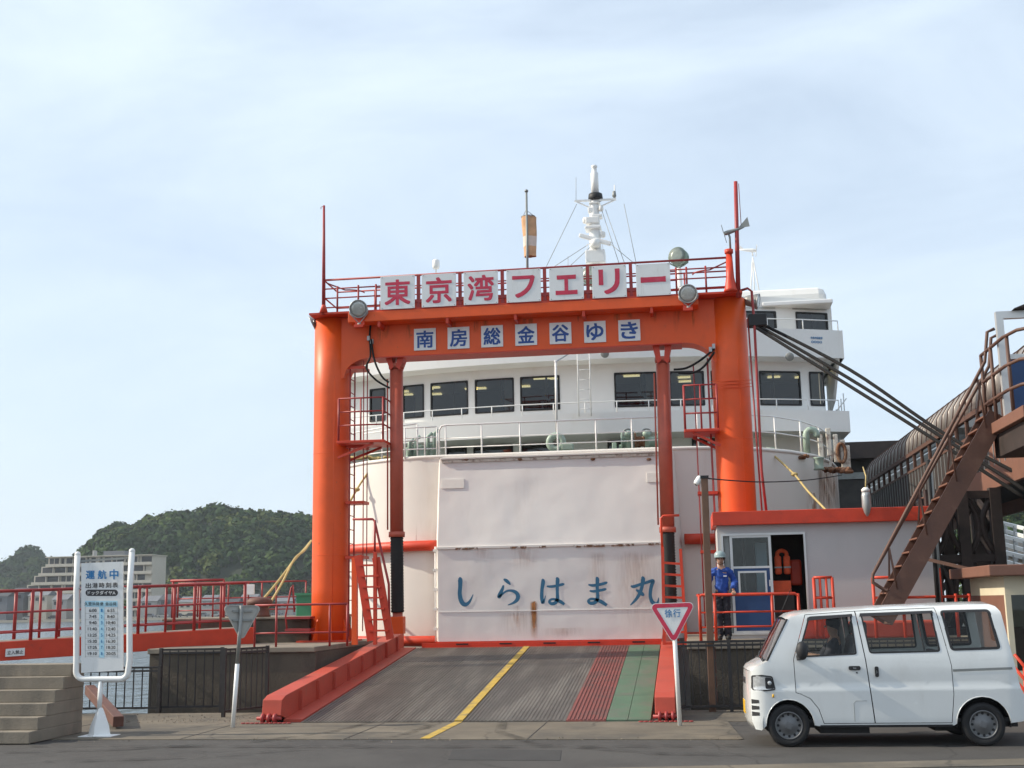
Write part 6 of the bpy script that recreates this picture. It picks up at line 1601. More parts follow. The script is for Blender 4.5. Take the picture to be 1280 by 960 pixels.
        for k in range(12):
            a = 2*math.pi*k/12; p = c+V((.130*math.cos(a), s_*.034, .130*math.sin(a))); MB().lathe([(.0165,0),(.0165,.003)], p, o_, 10).build('rim_hole', 'black', w_)
        for k in range(4):
            a = 2*math.pi*k/4+.4; p = c+V((.045*math.cos(a), s_*.052, .045*math.sin(a))); MB().lathe([(.010,0),(.008,.012)], p, o_, 6).build('wheel_nut', 'steel_rim', w_)
        # wheel housing
        mb = MB(); ar_ = arc(wx, .265, .32, -8, 188, 14)
        for u, v in ar_: mb.v += [V((u*KX, s_*.725, v)), V((u*KX, s_*.40, v))]
        for i in range(len(ar_)-1): mb.f.append([2*i, 2*i+2, 2*i+3, 2*i+1]); mb.sm.append(True)
        mb.f.append([2*i+1 for i in range(len(ar_))]); mb.sm.append(False); mb.build('wheel_housing', 'van_dark', van, fix=False)
# cross strips: bonnet, windscreen, roof, tailgate, nose
def strip(name, line, m_, bulge, hole=None, ny=16):
    mb = MB()
    for u, v in line:
        w = wxz(u, v)
        for j in range(ny+1):
            t_ = -1+2*j/ny; b = (1-abs(t_)**2.4)
            mb.v.append(V((xm(u)+bulge[0]*b, w*t_, zm(v)+bulge[1]*b)))
    for i in range(len(line)-1):
        for j in range(ny): mb.f.append([i*(ny+1)+j, (i+1)*(ny+1)+j, (i+1)*(ny+1)+j+1, i*(ny+1)+j+1]); mb.sm.append(True)
    return mb.build(name, m_, van)
nose = [(.12,.20),(.04,.21),(.0,.30),(-.01,.45),(.0,.66),(.012,.80),(.02,.93)]
strip('front_bumper', nose, 'van_white', (-.045, 0)); strip('bonnet', [(.02,.93),(.055,.975),(.15,1.02),(.25,1.065)], 'van_white', (-.045, .01))
ws_ = strip('windscreen', [(.255,1.073),(.34,1.215),(.45,1.405),(.555,1.588)], 'screen_glass', (-.05, .012))
for j in (-1, 1):
    MB().tube([V((xm(u), j*(wxz(u, v)-.012), zm(v)+.004)) for u, v in ((.25,1.065),(.40,1.325),(.56,1.60))], .016, 6).build('screen_seal', 'van_dark', ws_)
MB().tube([V((xm(.21), y, zm(1.06))) for y in (-.6, -.3, 0, .3, .6)], .02, 6).build('wiper_cowl', 'van_dark', ws_)
for y in (-.45, .1): MB().tube([V((xm(.20), y, zm(1.075))), V((xm(.23), y+.3, zm(1.12))), V((xm(.26), y+.5, zm(1.14)))], .010, 5).build('wiper', 'van_dark', ws_)
strip('roof', [(.555,1.592),(.62,1.640),(.75,1.672),(1.1,1.70),(1.6,1.722),(2.2,1.742),(2.8,1.757),(3.06,1.757),(3.12,1.73),(3.16,1.66)], 'van_white', (-.02, .035))
strip('tailgate', [(3.16,1.66),(3.235,1.10)], 'van_glass', (.03, 0)); strip('tailgate', [(3.235,1.10),(3.30,.70),(3.33,.62)], 'van_white', (.03, 0)); strip('rear_bumper', [(3.33,.62),(3.375,.585),(3.385,.40),(3.36,.30),(3.15,.275)], 'van_white', (.03, 0))
MB().box((.02, -.22, .72), (.06, .22, .82)).build('grille', 'van_dark', van, bev=.02)
MB().box((.005, -.165, .36), (.02, .165, .525)).build('number_plate', 'plate_yellow', van)
MB().box((.25, -.60, .22), (3.25, .60, .28)).build('underbody', 'van_dark', van); MB().box((.9, -.5, .14), (1.5, .3, .22)).build('underbody', 'van_dark', van); MB().box((2.3,-.45,.16), (2.6,.45,.22)).build('underbody', 'van_dark', van)
for s_ in (-1, 1):
    f = sidef(s_)
    mb = MB(); panel(mb, [(.88,.235),(2.46,.235),(2.46,.262),(.88,.262)], [], lambda u, v: f(u, v, .006), CX, []); mb.build('sill_trim', 'van_dark', van, fix=False)
    for wx in (.50, 2.83):                      # arch lip
        MB().tube([f(u, v, .001) for u, v in arc(wx, .262 if wx < 1 else .272, .312 if wx < 1 else .318, 2, 178, 16)], .005, 6).build('arch_lip', 'van_white', van)
    MB().tube([f(.30, .60, .006), f(.30, .64, .006)], .012, 6).build('side_marker', 'plate_yellow', van)
MB().tube([(.58, .45, 1.62), (.75, .50, 1.95)], .004, 5).build('aerial', 'van_dark', van)
# cabin
MB().box((.30, -.66, .285), (3.2, .66, .33)).build('cabin_floor', 'van_dark', van)
MB().box((.36, -.62, .70), (.62, .62, 1.05)).build('dashboard', 'van_dark', van, bev=.05)
for y in (-.34, .34):
    MB().box((.98, y-.22, .62), (1.40, y+.22, .80)).build('seat', 'seat_cloth', van, bev=.05); MB().bar((1.36, y, .80), (1.50, y, 1.32), .42, .11, (1,0,0)).build('seat_back', 'seat_cloth', van, bev=.04)
    MB().box((1.47, y-.12, 1.33), (1.56, y+.12, 1.50)).build('head_rest', 'seat_cloth', van, bev=.03)
MB().bar((2.42, 0, .65), (2.50, 0, 1.12), 1.1, .10, (1,0,0)).build('seat_back', 'seat_cloth', van, bev=.04)
MB().tube([V((.72+.06*math.sin(a), .34+.17*math.cos(a), 1.05+.17*math.sin(a))) for a in [i*math.pi/10 for i in range(20)]], .014, 6, True).build('steering_wheel', 'van_dark', van)

# =================================================================== PEOPLE
def skin_mesh(name, joints, edges, m_, parent=None, loc=None, sub=2, fold=0.):
    """joints: list of (pos, (rx, ry)); surface grown over the edge skeleton"""
    me = bpy.data.meshes.new(name); me.from_pydata([tuple(p) for p, r in joints], edges, [])
    ob = bpy.data.objects.new(name, me); C.objects.link(ob)
    sk = ob.modifiers.new('skin', 'SKIN'); sk.use_smooth_shade = True
    for v, (p, r) in zip(me.skin_vertices[0].data, joints): v.radius = r if isinstance(r, tuple) else (r, r)
    me.skin_vertices[0].data[0].use_root = True
    su = ob.modifiers.new('sub', 'SUBSURF'); su.levels = sub; su.render_levels = sub
    dg = bpy.context.evaluated_depsgraph_get(); dg.update()
    m2 = bpy.data.meshes.new_from_object(ob.evaluated_get(dg)); bpy.data.objects.remove(ob)
    if fold:
        for v in m2.vertices:
            c_ = v.co; q = noise.noise(V((c_.x*14, c_.y*14, c_.z*30)))+.6*noise.noise(V((c_.x*30+4, c_.y*30, c_.z*18+7)))
            v.co = c_+v.normal*fold*q
    m2.materials.clear(); m2.materials.append(MATS[m_])
    for p in m2.polygons: p.use_smooth = True
    o = bpy.data.objects.new(name, m2); C.objects.link(o)
    if parent: o.parent = parent; OFF[o.name] = OFF.get(parent.name, V((0,0,0)))
    return o
mat('work_blue', (.022,.075,.33), .8, var=.18, scale=8, bump=.3, bscale=16)
mat('trousers', (.022,.022,.032), .85, var=.2, scale=8, bump=.2, bscale=18)
mat('helmet', (.30,.38,.38), .35, var=.06, scale=6)
mat('boot', (.012,.012,.012), .6, var=.2)
# man in blue at the railing
py_ = QF+.60
pf = at(905.5, 798, py_); pf.z = DZ
man = thing('person', 'man in blue work jacket, dark trousers and helmet holding the red railing', 'person', pf)
hgt = at(905, 691, py_).z-DZ
k = hgt/1.74
def L_(x, y, z): return V((x*k, y*k, z*k))
rail_z = (zt_-DZ)/k; ryl = (ry-py_)/k
railx = lambda px: (rp(px, 745).x-pf.x)/k
hR = (railx(883.5), ryl, rail_z+.035); hL = (railx(917.5), ryl-.01, rail_z+.03)      # his right (image left), his left
sh = 1.40
# legs, torso, neck, head, arms: one body
J = [((0,.02,.93),(.12,.085)), ((0,.02,1.10),(.115,.08)), ((0,.0,1.28),(.135,.09)), ((0,-.01,1.41),(.09,.07)), ((0,-.02,1.48),(.05,.05)),
     ((-.01,-.035,1.555),(.068,.080)), ((-.01,-.035,1.64),(.078,.092)), ((-.01,-.03,1.70),(.055,.07)),
     ((-.16,.0,1.385),(.052,.052)), ((-.27,.03,1.14),(.042,.042)), (tuple(V(hR)+V((.05,.05,.05))),(.028,.028)),
     ((.16,.0,1.385),(.052,.052)), ((.26,.05,1.15),(.042,.042)), (tuple(V(hL)+V((-.01,.07,.06))),(.028,.028)),
     ((-.075,.02,.88),(.085,.09)), ((-.08,.0,.48),(.058,.06)), ((-.085,.03,.10),(.042,.045)), ((-.09,-.09,.045),(.04,.035)),
     ((.075,.02,.88),(.085,.09)), ((.07,.02,.48),(.058,.06)), ((.075,.05,.10),(.042,.045)), ((.085,-.07,.045),(.04,.035))]
E_ = [(0,1),(1,2),(2,3),(3,4),(4,5),(5,6),(6,7),(3,8),(8,9),(9,10),(3,11),(11,12),(12,13),(0,14),(14,15),(15,16),(16,17),(0,18),(18,19),(19,20),(20,21)]
skin_mesh('body', [(L_(*p), (r[0]*k, r[1]*k)) for p, r in J], E_, 'skin', man)
# jacket and trousers as looser shells
Jj = [((0,.02,.86),(.160,.125)), ((0,.02,1.08),(.142,.108)), ((0,.0,1.28),(.155,.112)), ((0,-.01,1.40),(.115,.088)), ((0,-.015,1.455),(.064,.064)),
      ((-.165,.0,1.385),(.074,.074)), ((-.275,.03,1.14),(.062,.062)), (tuple(V(hR)+V((.03,.04,.09))),(.052,.052)),
      ((.165,.0,1.385),(.074,.074)), ((.265,.05,1.15),(.064,.064)), (tuple(V(hL)+V((-.005,.065,.10))),(.052,.052))]
skin_mesh('jacket', [(L_(*p), (r[0]*k, r[1]*k)) for p, r in Jj], [(0,1),(1,2),(2,3),(3,4),(3,5),(5,6),(6,7),(3,8),(8,9),(9,10)], 'work_blue', man, sub=3, fold=.022)
Jt = [((0,.02,1.03),(.128,.100)), ((-.078,.02,.86),(.098,.104)), ((-.082,.0,.48),(.080,.082)), ((-.087,.03,.03),(.078,.085)), ((.078,.02,.86),(.098,.104)), ((.072,.02,.48),(.080,.082)), ((.077,.05,.03),(.078,.085))]
skin_mesh('trousers', [(L_(*p), (r[0]*k, r[1]*k)) for p, r in Jt], [(0,1),(1,2),(2,3),(0,4),(4,5),(5,6)], 'trousers', man, sub=3, fold=.016)
for sx_ in (-1, 1):
    fx_ = (-.087 if sx_ < 0 else .077); fy = .03 if sx_ < 0 else .05
    skin_mesh('shoe', [(L_(fx_, fy+.05, .05), .062*k), (L_(fx_+.005*sx_, fy-.08, .045), .062*k), (L_(fx_+.01*sx_, fy-.19, .038), .045*k)], [(0,1),(1,2)], 'boot', man, sub=2)
def hands(par, H, sgn, k, fwd=V((0,-1,0)), off=V((0,0,0))):
    """palm over the rail, four bent fingers of unequal length and a thumb from the side of the palm"""
    c = V(H); J = [(c+V((0,.055,.022)), .024), (c+V((0,.015,.026)), .030), (c+V((0,-.018,.020)), .028)]; E2 = [(0,1),(1,2)]
    for i, (dx, ln) in enumerate(((-.030,.030),(-.010,.036),(.010,.034),(.029,.026))):
        b = len(J); J += [(c+V((dx, -.034, .016)), .0095), (c+V((dx*1.05, -.050, -.006)), .0088), (c+V((dx*1.05, -.040, -.012-ln)), .0075)]; E2 += [(2, b), (b, b+1), (b+1, b+2)]
    b = len(J); J += [(c+V((-sgn*.036, .012, .012)), .0105), (c+V((-sgn*.042, -.006, -.014)), .009), (c+V((-sgn*.034, -.012, -.040)), .0075)]; E2 += [(1, b), (b, b+1), (b+1, b+2)]
    return skin_mesh('hand', [((p+off)*k, r*k*1.12) for p, r in J], E2, 'skin', par, sub=1)
hands(man, hR, -1, k); hands(man, hL, 1, k)
# face: nose, ears, eyes, mouth
hc = L_(-.01,-.035,1.60)
MB_ = MB().sphere(hc+OFF[man.name]+V((0,-.098,-.005))*k, .016*k, 8, 6, (.8,1,1.5)); MB_.build('nose', 'skin', man)
for s_ in (-1, 1):
    MB().sphere(hc+OFF[man.name]+V((s_*.078,.0,.0))*k, .022*k, 8, 6, (.5,.8,1.3)).build('ear', 'skin', man)
    MB().sphere(hc+OFF[man.name]+V((s_*.030,-.083,.018))*k, .011*k, 8, 6, (1.3,.6,.7)).build('eye', 'black', man)
MB().sphere(hc+OFF[man.name]+V((0,-.080,-.050))*k, .018*k, 8, 6, (1.4,.5,.35)).build('mouth', 'bollard_brown', man)
MB().sphere(hc+OFF[man.name]+V((0,.022,.045))*k, .092*k, 16, 12, (.93,1,.95)).build('hair', 'hair', man)
hb = hc+OFF[man.name]+V((0,-.005,.055))*k
hel = MB().lathe([(.118*k,0),(.121*k,.012*k),(.116*k,.05*k),(.098*k,.092*k),(.062*k,.118*k),(.02*k,.126*k),(.001,.127*k)], hb, (0,-.08,1), 28).build('helmet', 'helmet', man)
mb = MB(); vis = [(hb+V((.112*k*math.sin(a), -.112*k*math.cos(a), .008*k)), hb+V((.128*k*math.sin(a), -(.165*k if abs(a) < 1 else .135*k)*math.cos(a), -.008*k))) for a in [R(-75+15*i) for i in range(11)]]
for a, b in vis: mb.v += [a, b]
for i in range(10): mb.f.append([2*i, 2*i+1, 2*i+3, 2*i+2]); mb.sm.append(True)
mb.build('visor', 'helmet', hel, fix=False)
MB().tube([hb+V((-.10*k,-.03*k,-.01)), hc+OFF[man.name]+V((-.07,-.05,-.07))*k, hc+OFF[man.name]+V((0,-.06,-.10))*k, hc+OFF[man.name]+V((.07,-.05,-.07))*k, hb+V((.10*k,-.03*k,-.01))], .006*k, 5).build('chin_strap', 'black', hel)
# collar, pocket badge
for s_ in (-1, 1):
    a = OFF[man.name]+L_(0,-.075,1.44); MB().add([a+V((s_*.0,-.03,-.05))*k, a+V((s_*.075,.03,.01))*k, a+V((s_*.06,-.035,-.055))*k, a+V((s_*.0,-.025,-.045))*k, a+V((s_*.075,.035,.015))*k, a+V((s_*.06,-.03,-.05))*k], [(0,1,2),(5,4,3),(0,3,4,1),(1,4,5,2),(2,5,3,0)]).build('collar', 'work_blue', man)
bdg = OFF[man.name]+L_(.07,-.128,1.27); MB().box(bdg-V((.03,.012,.012)), bdg+V((.03,.0,.012))).build('badge', 'sign_white', man)

# driver in the van (right-hand seat, facing the nose)
Rz = Matrix.Rotation(yawv, 3, 'Z')
dr = thing('person', 'driver in dark clothes at the steering wheel of the white van', 'person', ox+Rz @ V((1.15,.30,.80)))
dr.rotation_euler = (0, 0, yawv); OFF[dr.name] = V((0,0,0))
Jd = [((0,0,-.02),(.13,.12)), ((.06,0,.20),(.125,.10)), ((.10,0,.40),(.12,.09)), ((.10,0,.50),(.05,.05)), ((.075,0,.565),(.065,.065)), ((.075,0,.66),(.085,.075)), ((.085,0,.72),(.055,.055)),
      ((.10,-.17,.43),(.055,.055)), ((-.06,-.24,.22),(.042,.042)), ((-.32,-.13,.28),(.03,.03)), ((.10,.17,.43),(.055,.055)), ((-.06,.24,.22),(.042,.042)), ((-.32,.13,.28),(.03,.03)),
      ((-.20,-.10,-.03),(.08,.08)), ((-.42,-.11,.02),(.06,.06)), ((-.52,-.11,-.36),(.045,.045)), ((-.20,.10,-.03),(.08,.08)), ((-.42,.11,.02),(.06,.06)), ((-.52,.11,-.36),(.045,.045))]
Ed = [(0,1),(1,2),(2,3),(3,4),(4,5),(5,6),(2,7),(7,8),(8,9),(2,10),(10,11),(11,12),(0,13),(13,14),(14,15),(0,16),(16,17),(17,18)]
skin_mesh('body', [(V(p), r) for p, r in Jd], Ed, 'skin', dr)
skin_mesh('clothes', [(V(p), (r[0]+.018, r[1]+.018)) for i, (p, r) in enumerate(Jd) if i in (0,1,2,7,8,10,11,13,14,15,16,17,18)], [(0,1),(1,2),(2,3),(3,4),(2,5),(5,6),(0,7),(7,8),(8,9),(0,10),(10,11),(11,12)], 'trousers', dr)
for s_ in (-1, 1):
    Jh = [(V((-.32,s_*.13,.28)), .03), (V((-.37,s_*.13,.285)), .03)]; Eh = [(0,1)]
    for i in range(4):
        b = len(Jh); Jh += [(V((-.40,s_*.13-.027+.018*i,.29)), .010), (V((-.425,s_*.13-.027+.018*i,.275-.004*i)), .009), (V((-.41,s_*.13-.027+.018*i,.25)), .008)]; Eh += [(1,b),(b,b+1),(b+1,b+2)]
    b = len(Jh); Jh += [(V((-.365,s_*.13-s_*.038,.275)), .010), (V((-.39,s_*.13-s_*.045,.26)), .008)]; Eh += [(0,b),(b,b+1)]
    skin_mesh('hand', Jh, Eh, 'skin', dr, sub=1)
MB().sphere((.095,0,.68), .098, 14, 10, (1,.9,1)).build('hair', 'hair', dr); MB().sphere((-.012,0,.63), .016, 8, 6).build('nose', 'skin', dr)
# =================================================================== FAR SHORE
mat('shore', (.11,.105,.085), .9, var=.3, scale=.02, dirt=(.06,.07,.05), damt=.6, dscale=.05)
mat('hill_soil', (.020,.028,.014), .95, var=.3, scale=.03)
fol = []
for i, c in enumerate(((.032,.060,.020), (.050,.080,.022), (.085,.108,.030), (.024,.046,.019))):
    mat('foliage%d' % i, c, .9, var=.35, scale=.5, bump=0, bscale=.9, spec=.1); fol.append('foliage%d' % i)
mat('far_beige', (.56,.50,.41), .85, var=.06, scale=.1)
mat('far_dark', (.05,.05,.055), .6, var=.2, scale=.2)
mat('far_roof', (.16,.165,.18), .7, var=.15, scale=.2)
mat('far_wall', (.36,.35,.33), .85, var=.08, scale=.2)
def crown_template(seed, n_):
    """unit crown of many small leaf clumps spread over an uneven shell: array of quads"""
    rd = random.Random(seed); out = []
    for k in range(n_):
        d = V((rd.gauss(0,1), rd.gauss(0,1), rd.gauss(.15,1))); d.normalize()
        q = 1+.34*noise.noise(d*1.6+V((seed, seed*.7, 0)))+.18*noise.noise(d*3.7+V((0, seed, 2)))
        p = V((d.x, d.y, d.z*.88))*q*rd.uniform(.76, 1.05)
        nrm = (d+V((rd.gauss(0,.4), rd.gauss(0,.4), rd.gauss(.1,.4)))).normalized()
        a = nrm.orthogonal().normalized(); b = nrm.cross(a); t = rd.uniform(0, 6.28)
        a, b = a*math.cos(t)+b*math.sin(t), b*math.cos(t)-a*math.sin(t); s_ = rd.uniform(.10, .27)
        out += [p-a*s_-b*s_*.6, p+a*s_*.8-b*s_*.7, p+a*s_+b*s_*.7, p-a*s_*.6+b*s_]
    return np.array([tuple(v) for v in out], dtype=np.float32)
CROWNS = [crown_template(k*3.7+1, 130) for k in range(18)]
class Leaves:
    def __init__(s): s.parts = []
    def crown(s, c, r, rnd):
        a = rnd.uniform(0, 6.28); ca, sa = math.cos(a), math.sin(a)
        t = CROWNS[rnd.randrange(len(CROWNS))]
        q = np.empty_like(t); q[:,0] = (t[:,0]*ca-t[:,1]*sa)*r+c[0]; q[:,1] = (t[:,0]*sa+t[:,1]*ca)*r+c[1]; q[:,2] = t[:,2]*r*rnd.uniform(.85, 1.1)+c[2]
        s.parts.append(q)
    def build(s, name, m_, parent=None):
        off = OFF[parent.name] if parent else V((0,0,0))
        v = np.concatenate(s.parts)-np.array(tuple(off), dtype=np.float32); nv = len(v); nq = nv//4
        me = bpy.data.meshes.new(name); me.vertices.add(nv); me.vertices.foreach_set('co', v.ravel())
        me.loops.add(nv); me.loops.foreach_set('vertex_index', np.arange(nv, dtype=np.int32))
        me.polygons.add(nq); me.polygons.foreach_set('loop_start', np.arange(0, nv, 4, dtype=np.int32))
        me.update(calc_edges=True); me.materials.append(MATS[m_])
        o = bpy.data.objects.new(name, me); C.objects.link(o)
        if parent: o.parent = parent
        return o
def interp(pts, x):
    if x <= pts[0][0]: return pts[0][1]
    for (a, ya), (b, yb) in zip(pts[:-1], pts[1:]):
        if a <= x <= b: return ya+(yb-ya)*(x-a)/(b-a)
    return pts[-1][1]
def hill(name, Yr, ridge, y_front, y_back, n_tree, tr, label, seed):
    """ridge: skyline as photo pixels, turned into heights at distance Yr"""
    rnd = random.Random(seed)
    prof = [(at(px, py, Yr).x, at(px, py, Yr).z-tr*1.15) for px, py in ridge]
    def hz(x, y):
        s_ = x*Yr/max(1., Yr) ; h = interp(prof, x)
        if y < Yr: t_ = max(0, (y-y_front)/(Yr-y_front)); f = math.sin(t_*math.pi/2)**.8
        else: t_ = max(0, 1-(y-Yr)/(y_back-Yr)); f = math.sin(t_*math.pi/2)
        return SEA+1+(h-SEA-1)*f + 2.5*noise.noise(V((x*.03, y*.03, seed)))*min(1, f*2)
    x0, x1 = prof[0][0], prof[-1][0]; nx, ny = 70, 26
    mb = MB()
    for j in range(ny+1):
        for i in range(nx+1):
            x = x0+(x1-x0)*i/nx; y = y_front+(y_back-y_front)*j/ny; mb.v.append(V((x*y/Yr, y, hz(x, y))))
    for j in range(ny):
        for i in range(nx): mb.f.append([j*(nx+1)+i, j*(nx+1)+i+1, (j+1)*(nx+1)+i+1, (j+1)*(nx+1)+i]); mb.sm.append(True)
    struct(mb.build(name, 'hill_soil'))
    mbs = [Leaves() for _ in fol]
    for k in range(n_tree):
        x = rnd.uniform(x0, x1); y = y_front+(Yr+20-y_front)*rnd.random()**.8
        if k % 4 == 0: y = Yr+rnd.uniform(-8, 12)
        z = hz(x, y); r = tr*rnd.choice((.45, .6, .7, .85, 1.0, 1.1))*rnd.uniform(.85, 1.1)
        clump = noise.noise(V((x*.02, y*.02, 7)))+rnd.uniform(-.5, .5)
        q = 2 if clump > .35 else (1 if clump > .05 else (0 if clump > -.3 else 3))
        mbs[q].crown((x*y/Yr, y, z+r*.35), r, rnd)
    for q, mb in enumerate(mbs):
        if mb.parts: struct(mb.build('wood', fol[q]), 'stuff', label+' '+('dark', 'mid', 'yellowish', 'deep')[q]+' green crowns')
HY_ = 640
hill('hillside', HY_, [(86,706),(95,698),(110,684),(130,667),(148,656),(165,659),(185,650),(200,645),(222,641),(245,641),(262,635),(274,632),(290,636),(312,639),(330,642),(350,646),(372,643),(390,645),(430,650),(520,668),(640,700),(760,745)], 520, 760, 2800, 4.6, 'forest on the headland,', 3)
hill('far_hillside', 900, [(-60,700),(-20,708),(0,706),(12,700),(22,690),(36,685),(48,686),(58,694),(70,705),(100,712),(140,730)], 830, 980, 420, 6.0, 'forest on the distant left hill,', 5)
hill('right_hillside', 300, [(1200,650),(1235,634),(1262,628),(1285,626),(1330,622),(1400,630)], 250, 360, 320, 2.6, 'low wood behind the guard rails at right,', 9)
# flat shore strip
struct(MB().box((-420, 430, SEA-3), (60, 900, SEA+.6)).build('far_shore', 'shore'))
struct(MB().add([(-420, 424, SEA-.2), (60, 424, SEA-.2), (60, 431, SEA+.9), (-420, 431, SEA+.9)], [(0,1,2,3)]).build('sea_wall', 'shore'))
# apartment block
AY = 500
ax0, ax1 = at(34, 720, AY).x, at(190, 720, AY).x
zt_a = at(110, 696, AY).z; mpp = (ax1-ax0)/156
ap_ = thing('apartment_block', 'long beige stepped apartment block at the foot of the forested hill', 'building', ((ax0+ax1)/2, AY, SEA))
rnd_a = random.Random(2)
nfl = 7; fh = (zt_a-SEA)/nfl
for i in range(nfl):
    z0 = zt_a-(i+1)*fh; xs_l = ax0+mpp*max(0, 26-i*8.5)
    fl = MB().box((xs_l, AY, z0+.02), (ax1, AY+14, z0+fh)).build('storey', 'far_beige', ap_)
    MB().box((xs_l-.5, AY-1.5, z0-.2), (ax1+.3, AY-.01, z0+.25)).build('balcony_slab', 'far_beige', fl)
    MB().box((xs_l-.5, AY-1.5, z0+.25), (ax1+.3, AY-1.3, z0+1.05)).build('balcony_front', 'far_beige', fl)
    x = xs_l+.6; 
    mb = MB()
    while x < ax1-2.2:
        w_ = rnd_a.choice((2.0, 4.6, 5.4)); mb.box((x, AY-.06, z0+.3), (min(x+w_, ax1-.3), AY-.005, z0+fh-.45)); x += w_+rnd_a.choice((.3, .5, 1.1))
    mb.build('windows', 'far_dark', fl)['kind'] = 'stuff'
    x = xs_l+6
    while x < ax1-2: MB().box((x, AY-1.3, z0+.26), (x+.25, AY-.08, z0+fh-.22)).build('partition', 'far_beige', fl); x += 6
MB().box((ax0+mpp*92, AY+2, zt_a), (ax0+mpp*118, AY+10, zt_a+2.4)).build('roof_house', 'far_roof', ap_); MB().box((ax0+mpp*78, AY+2, zt_a), (ax0+mpp*80, AY+5, zt_a+2.8)).build('roof_tank', 'far_wall', ap_)
MB().box((ax0+mpp*24, AY-1.6, zt_a+.0), (ax1+.5, AY+14.2, zt_a+.35)).build('roof', 'far_beige', ap_)
# houses along the far shore
rnd = random.Random(21)
hs = [(-10,22,742,'grey'),(14,18,738,'grey'),(36,26,741,'pale'),(66,20,746,'white'),(92,22,744,'grey'),(118,18,748,'pale'),(176,22,748,'white'),(200,20,746,'grey'),(224,24,749,'pale'),(252,18,747,'white'),(276,22,750,'grey'),(300,20,746,'pale'),(345,22,748,'white'),(370,18,750,'grey')]
pos = ['farthest left', 'second from the left', 'third from the left', 'fourth from the left', 'fifth from the left', 'sixth from the left', 'seventh from the left', 'eighth from the left', 'ninth from the left', 'tenth from the left', 'eleventh from the left', 'twelfth from the left', 'thirteenth from the left', 'nearest the orange column']
for i, (px, w, py, c_) in enumerate(hs):
    Yh = 452+rnd.uniform(-8, 14); a = at(px, py, Yh); wm = w*Yh/1500
    h_ = thing('shore_house', 'small %s house on the far shore, %s in the row' % (c_, pos[i]), 'house', (a.x+wm/2, Yh, SEA+.6), 'houses on the far shore')
    ze = a.z-1.2; dpt = 8
    MB().box((a.x, Yh, SEA+.6), (a.x+wm, Yh+dpt, ze)).build('wall', {'grey': 'far_roof', 'pale': 'far_beige', 'white': 'far_wall'}[c_], h_)
    MB().prism([(-.4, ze), (dpt+.4, ze), (dpt/2, a.z+1.0)], lambda u, v, w_: (w_, Yh+u, v), a.x-.4, a.x+wm+.4).build('roof', 'far_roof' if c_ != 'grey' else 'far_dark', h_)
    for kx in range(max(1, int(wm/2.6))): MB().box((a.x+.6+kx*2.5, Yh-.08, ze-2.0), (a.x+1.9+kx*2.5, Yh-.01, ze-.7)).build('window', 'far_dark', h_)
# cars parked along the far quay road
carc = [('white', 'far_wall'), ('grey', 'far_roof'), ('dark', 'far_dark')]
for i, px in enumerate((28, 60, 100, 180, 196, 215, 231, 246, 262, 279, 295, 338)):
    nm_, m_ = carc[(i*2+i//3) % 3]; Yc = 437; a = at(px, 770, Yc); a.z = SEA+.9
    car = thing('parked_car', 'tiny %s parked car on the far quay road, number %s from the left' % (nm_, ['one','two','three','four','five','six','seven','eight','nine','ten','eleven','twelve'][i]), 'car', a, 'cars parked along the far quay')
    MB().prism([(0,.3),(4.3,.3),(4.35,.8),(3.4,.95),(2.9,1.45),(1.2,1.45),(.6,.95),(0,.85)], lambda u, v, w: (a.x+u, a.y+w, a.z+v), 0, 1.7).build('body', m_, car)
    MB().prism([(.75,.97),(3.25,.97),(2.85,1.40),(1.25,1.40)], lambda u, v, w: (a.x+u, a.y+w, a.z+v), -.02, 1.72).build('windows', 'far_dark', car)
    for u in (.9, 3.4): MB().lathe([(.3,0),(.3,.2)], (a.x+u, a.y-.03, a.z+.3), (0,1,0), 10).build('wheel', 'far_dark', car)
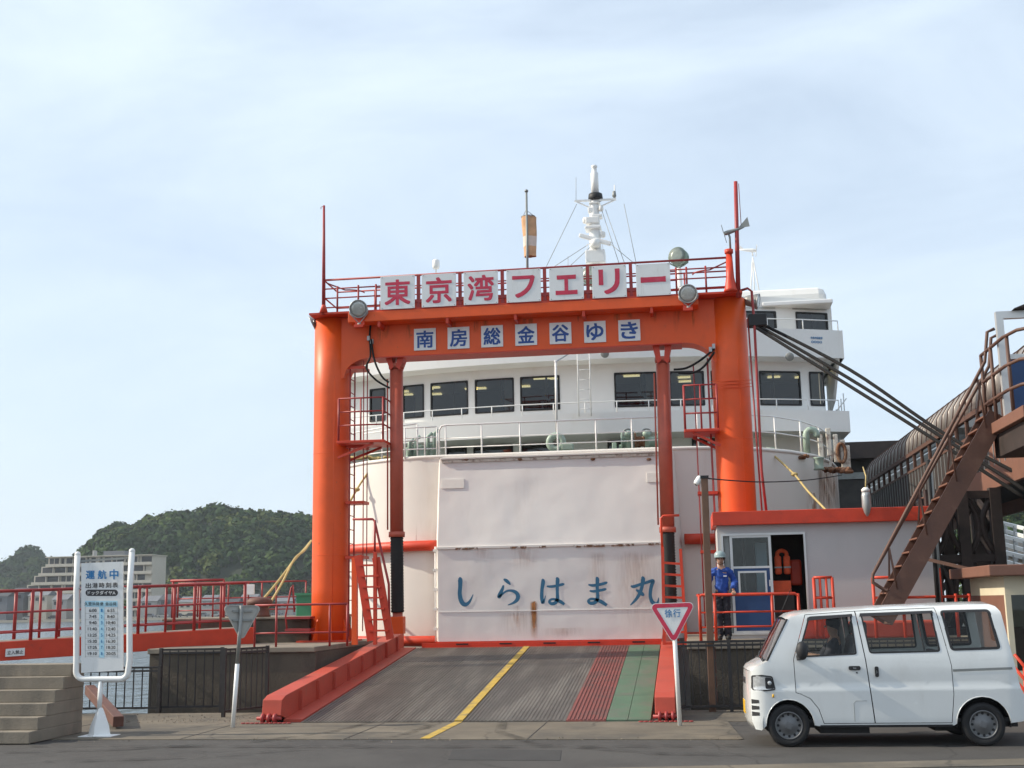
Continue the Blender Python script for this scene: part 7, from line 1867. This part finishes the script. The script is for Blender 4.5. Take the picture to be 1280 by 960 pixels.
# trees along the far shore
ORD = ['first','second','third','fourth','fifth','sixth','seventh','eighth','ninth','tenth','eleventh','twelfth','thirteenth','fourteenth']
for i in range(14):
    px = -16+i*30+rnd.uniform(-6, 6); Yt = 468+rnd.uniform(0, 16); a = at(px, 745, Yt); hgt_ = rnd.uniform(4.5, 8)
    t_ = thing('shore_tree', 'green tree behind the far shore houses, %s from the left of the belt' % ORD[i], 'tree', (a.x, Yt, SEA+.6), 'trees behind the far shore houses')
    tr0 = MB().tube([(a.x, Yt, SEA+.6), (a.x+.2, Yt, SEA+.6+hgt_*.6)], [.3, .15], 6)
    for q in range(3): tr0.tube([(a.x+.1, Yt, SEA+.6+hgt_*.35), (a.x+rnd.uniform(-1.5,1.5), Yt+rnd.uniform(-1,1), SEA+hgt_*.75)], [.12, .05], 5)
    tr0.build('trunk', 'pole_brown', t_)
    lv = Leaves()
    for q in range(6): lv.crown((a.x+rnd.uniform(-2.2,2.2), Yt+rnd.uniform(-1,1), SEA+hgt_*rnd.uniform(.5,1.0)), rnd.uniform(1.3,2.4), rnd)
    lv.build('crown', fol[i % 4], t_)
# green container behind the left column, seen under the ladder
c = at(455, 760, 29.4)
o = thing('green_container', 'green metal container beside the bow behind the left column', 'container', (c.x, 27.4, BZ))
MB().box((at(380,760,27.3).x, 26.7, DZ+.002), (at(388,760,27.3).x+.85, 27.1, at(455,741,27).z)).build('box', 'green_paint', o, bev=.02)
MB().box((at(380,760,27.3).x-.02, 26.66, at(455,743,27).z), (at(388,760,27.3).x+.87, 27.14, at(455,740,27).z)).build('lid', 'green_paint', o)
# white guard rails of the raised road at the right
gr = thing('road_guard_rail', 'white guard rails of the sloping road behind the lattice tower at right', 'guard rail', (at(1250,690,60).x, 60, 0))
for k, (y0, y1) in enumerate(((652, 668), (668, 684), (688, 704))):
    a = at(1246, y0, 62-6*k); b = at(1310, y1, 50-5*k)
    for dz in (0, -.35): MB().bar(a+V((0,0,dz)), b+V((0,0,dz)), .08, .16).build('beam', 'white_paint', gr)
    for q in range(6):
        p = lerp(a, b, q/5); MB().box((p.x-.06, p.y-.06, p.z-.9), (p.x+.06, p.y+.06, p.z)).build('post', 'galv', gr)
    MB().bar(a+V((0,.5,-1.0)), b+V((0,.5,-1.0)), 1.6, .25).build('road_slab', 'concrete', gr)
# ------------------------------------------------------------------ sea haze
hz_ = bpy.data.materials.new('haze'); hz_.use_nodes = True
n, l = hz_.node_tree.nodes, hz_.node_tree.links
n.clear(); oo = n.new('ShaderNodeOutputMaterial'); pv = n.new('ShaderNodeVolumePrincipled')
pv.inputs['Color'].default_value = (.80, .88, .95, 1); pv.inputs['Density'].default_value = HAZE if 'HAZE' in globals() else .00017; pv.inputs['Anisotropy'].default_value = .2
l.new(pv.outputs['Volume'], oo.inputs['Volume'])
MATS['haze'] = hz_
USE_HAZE = True
if USE_HAZE:
    struct(MB().box((-1500, -400, SEA-6), (900, 1100, 120)).build('haze', 'haze'), 'stuff', 'pale sea haze')
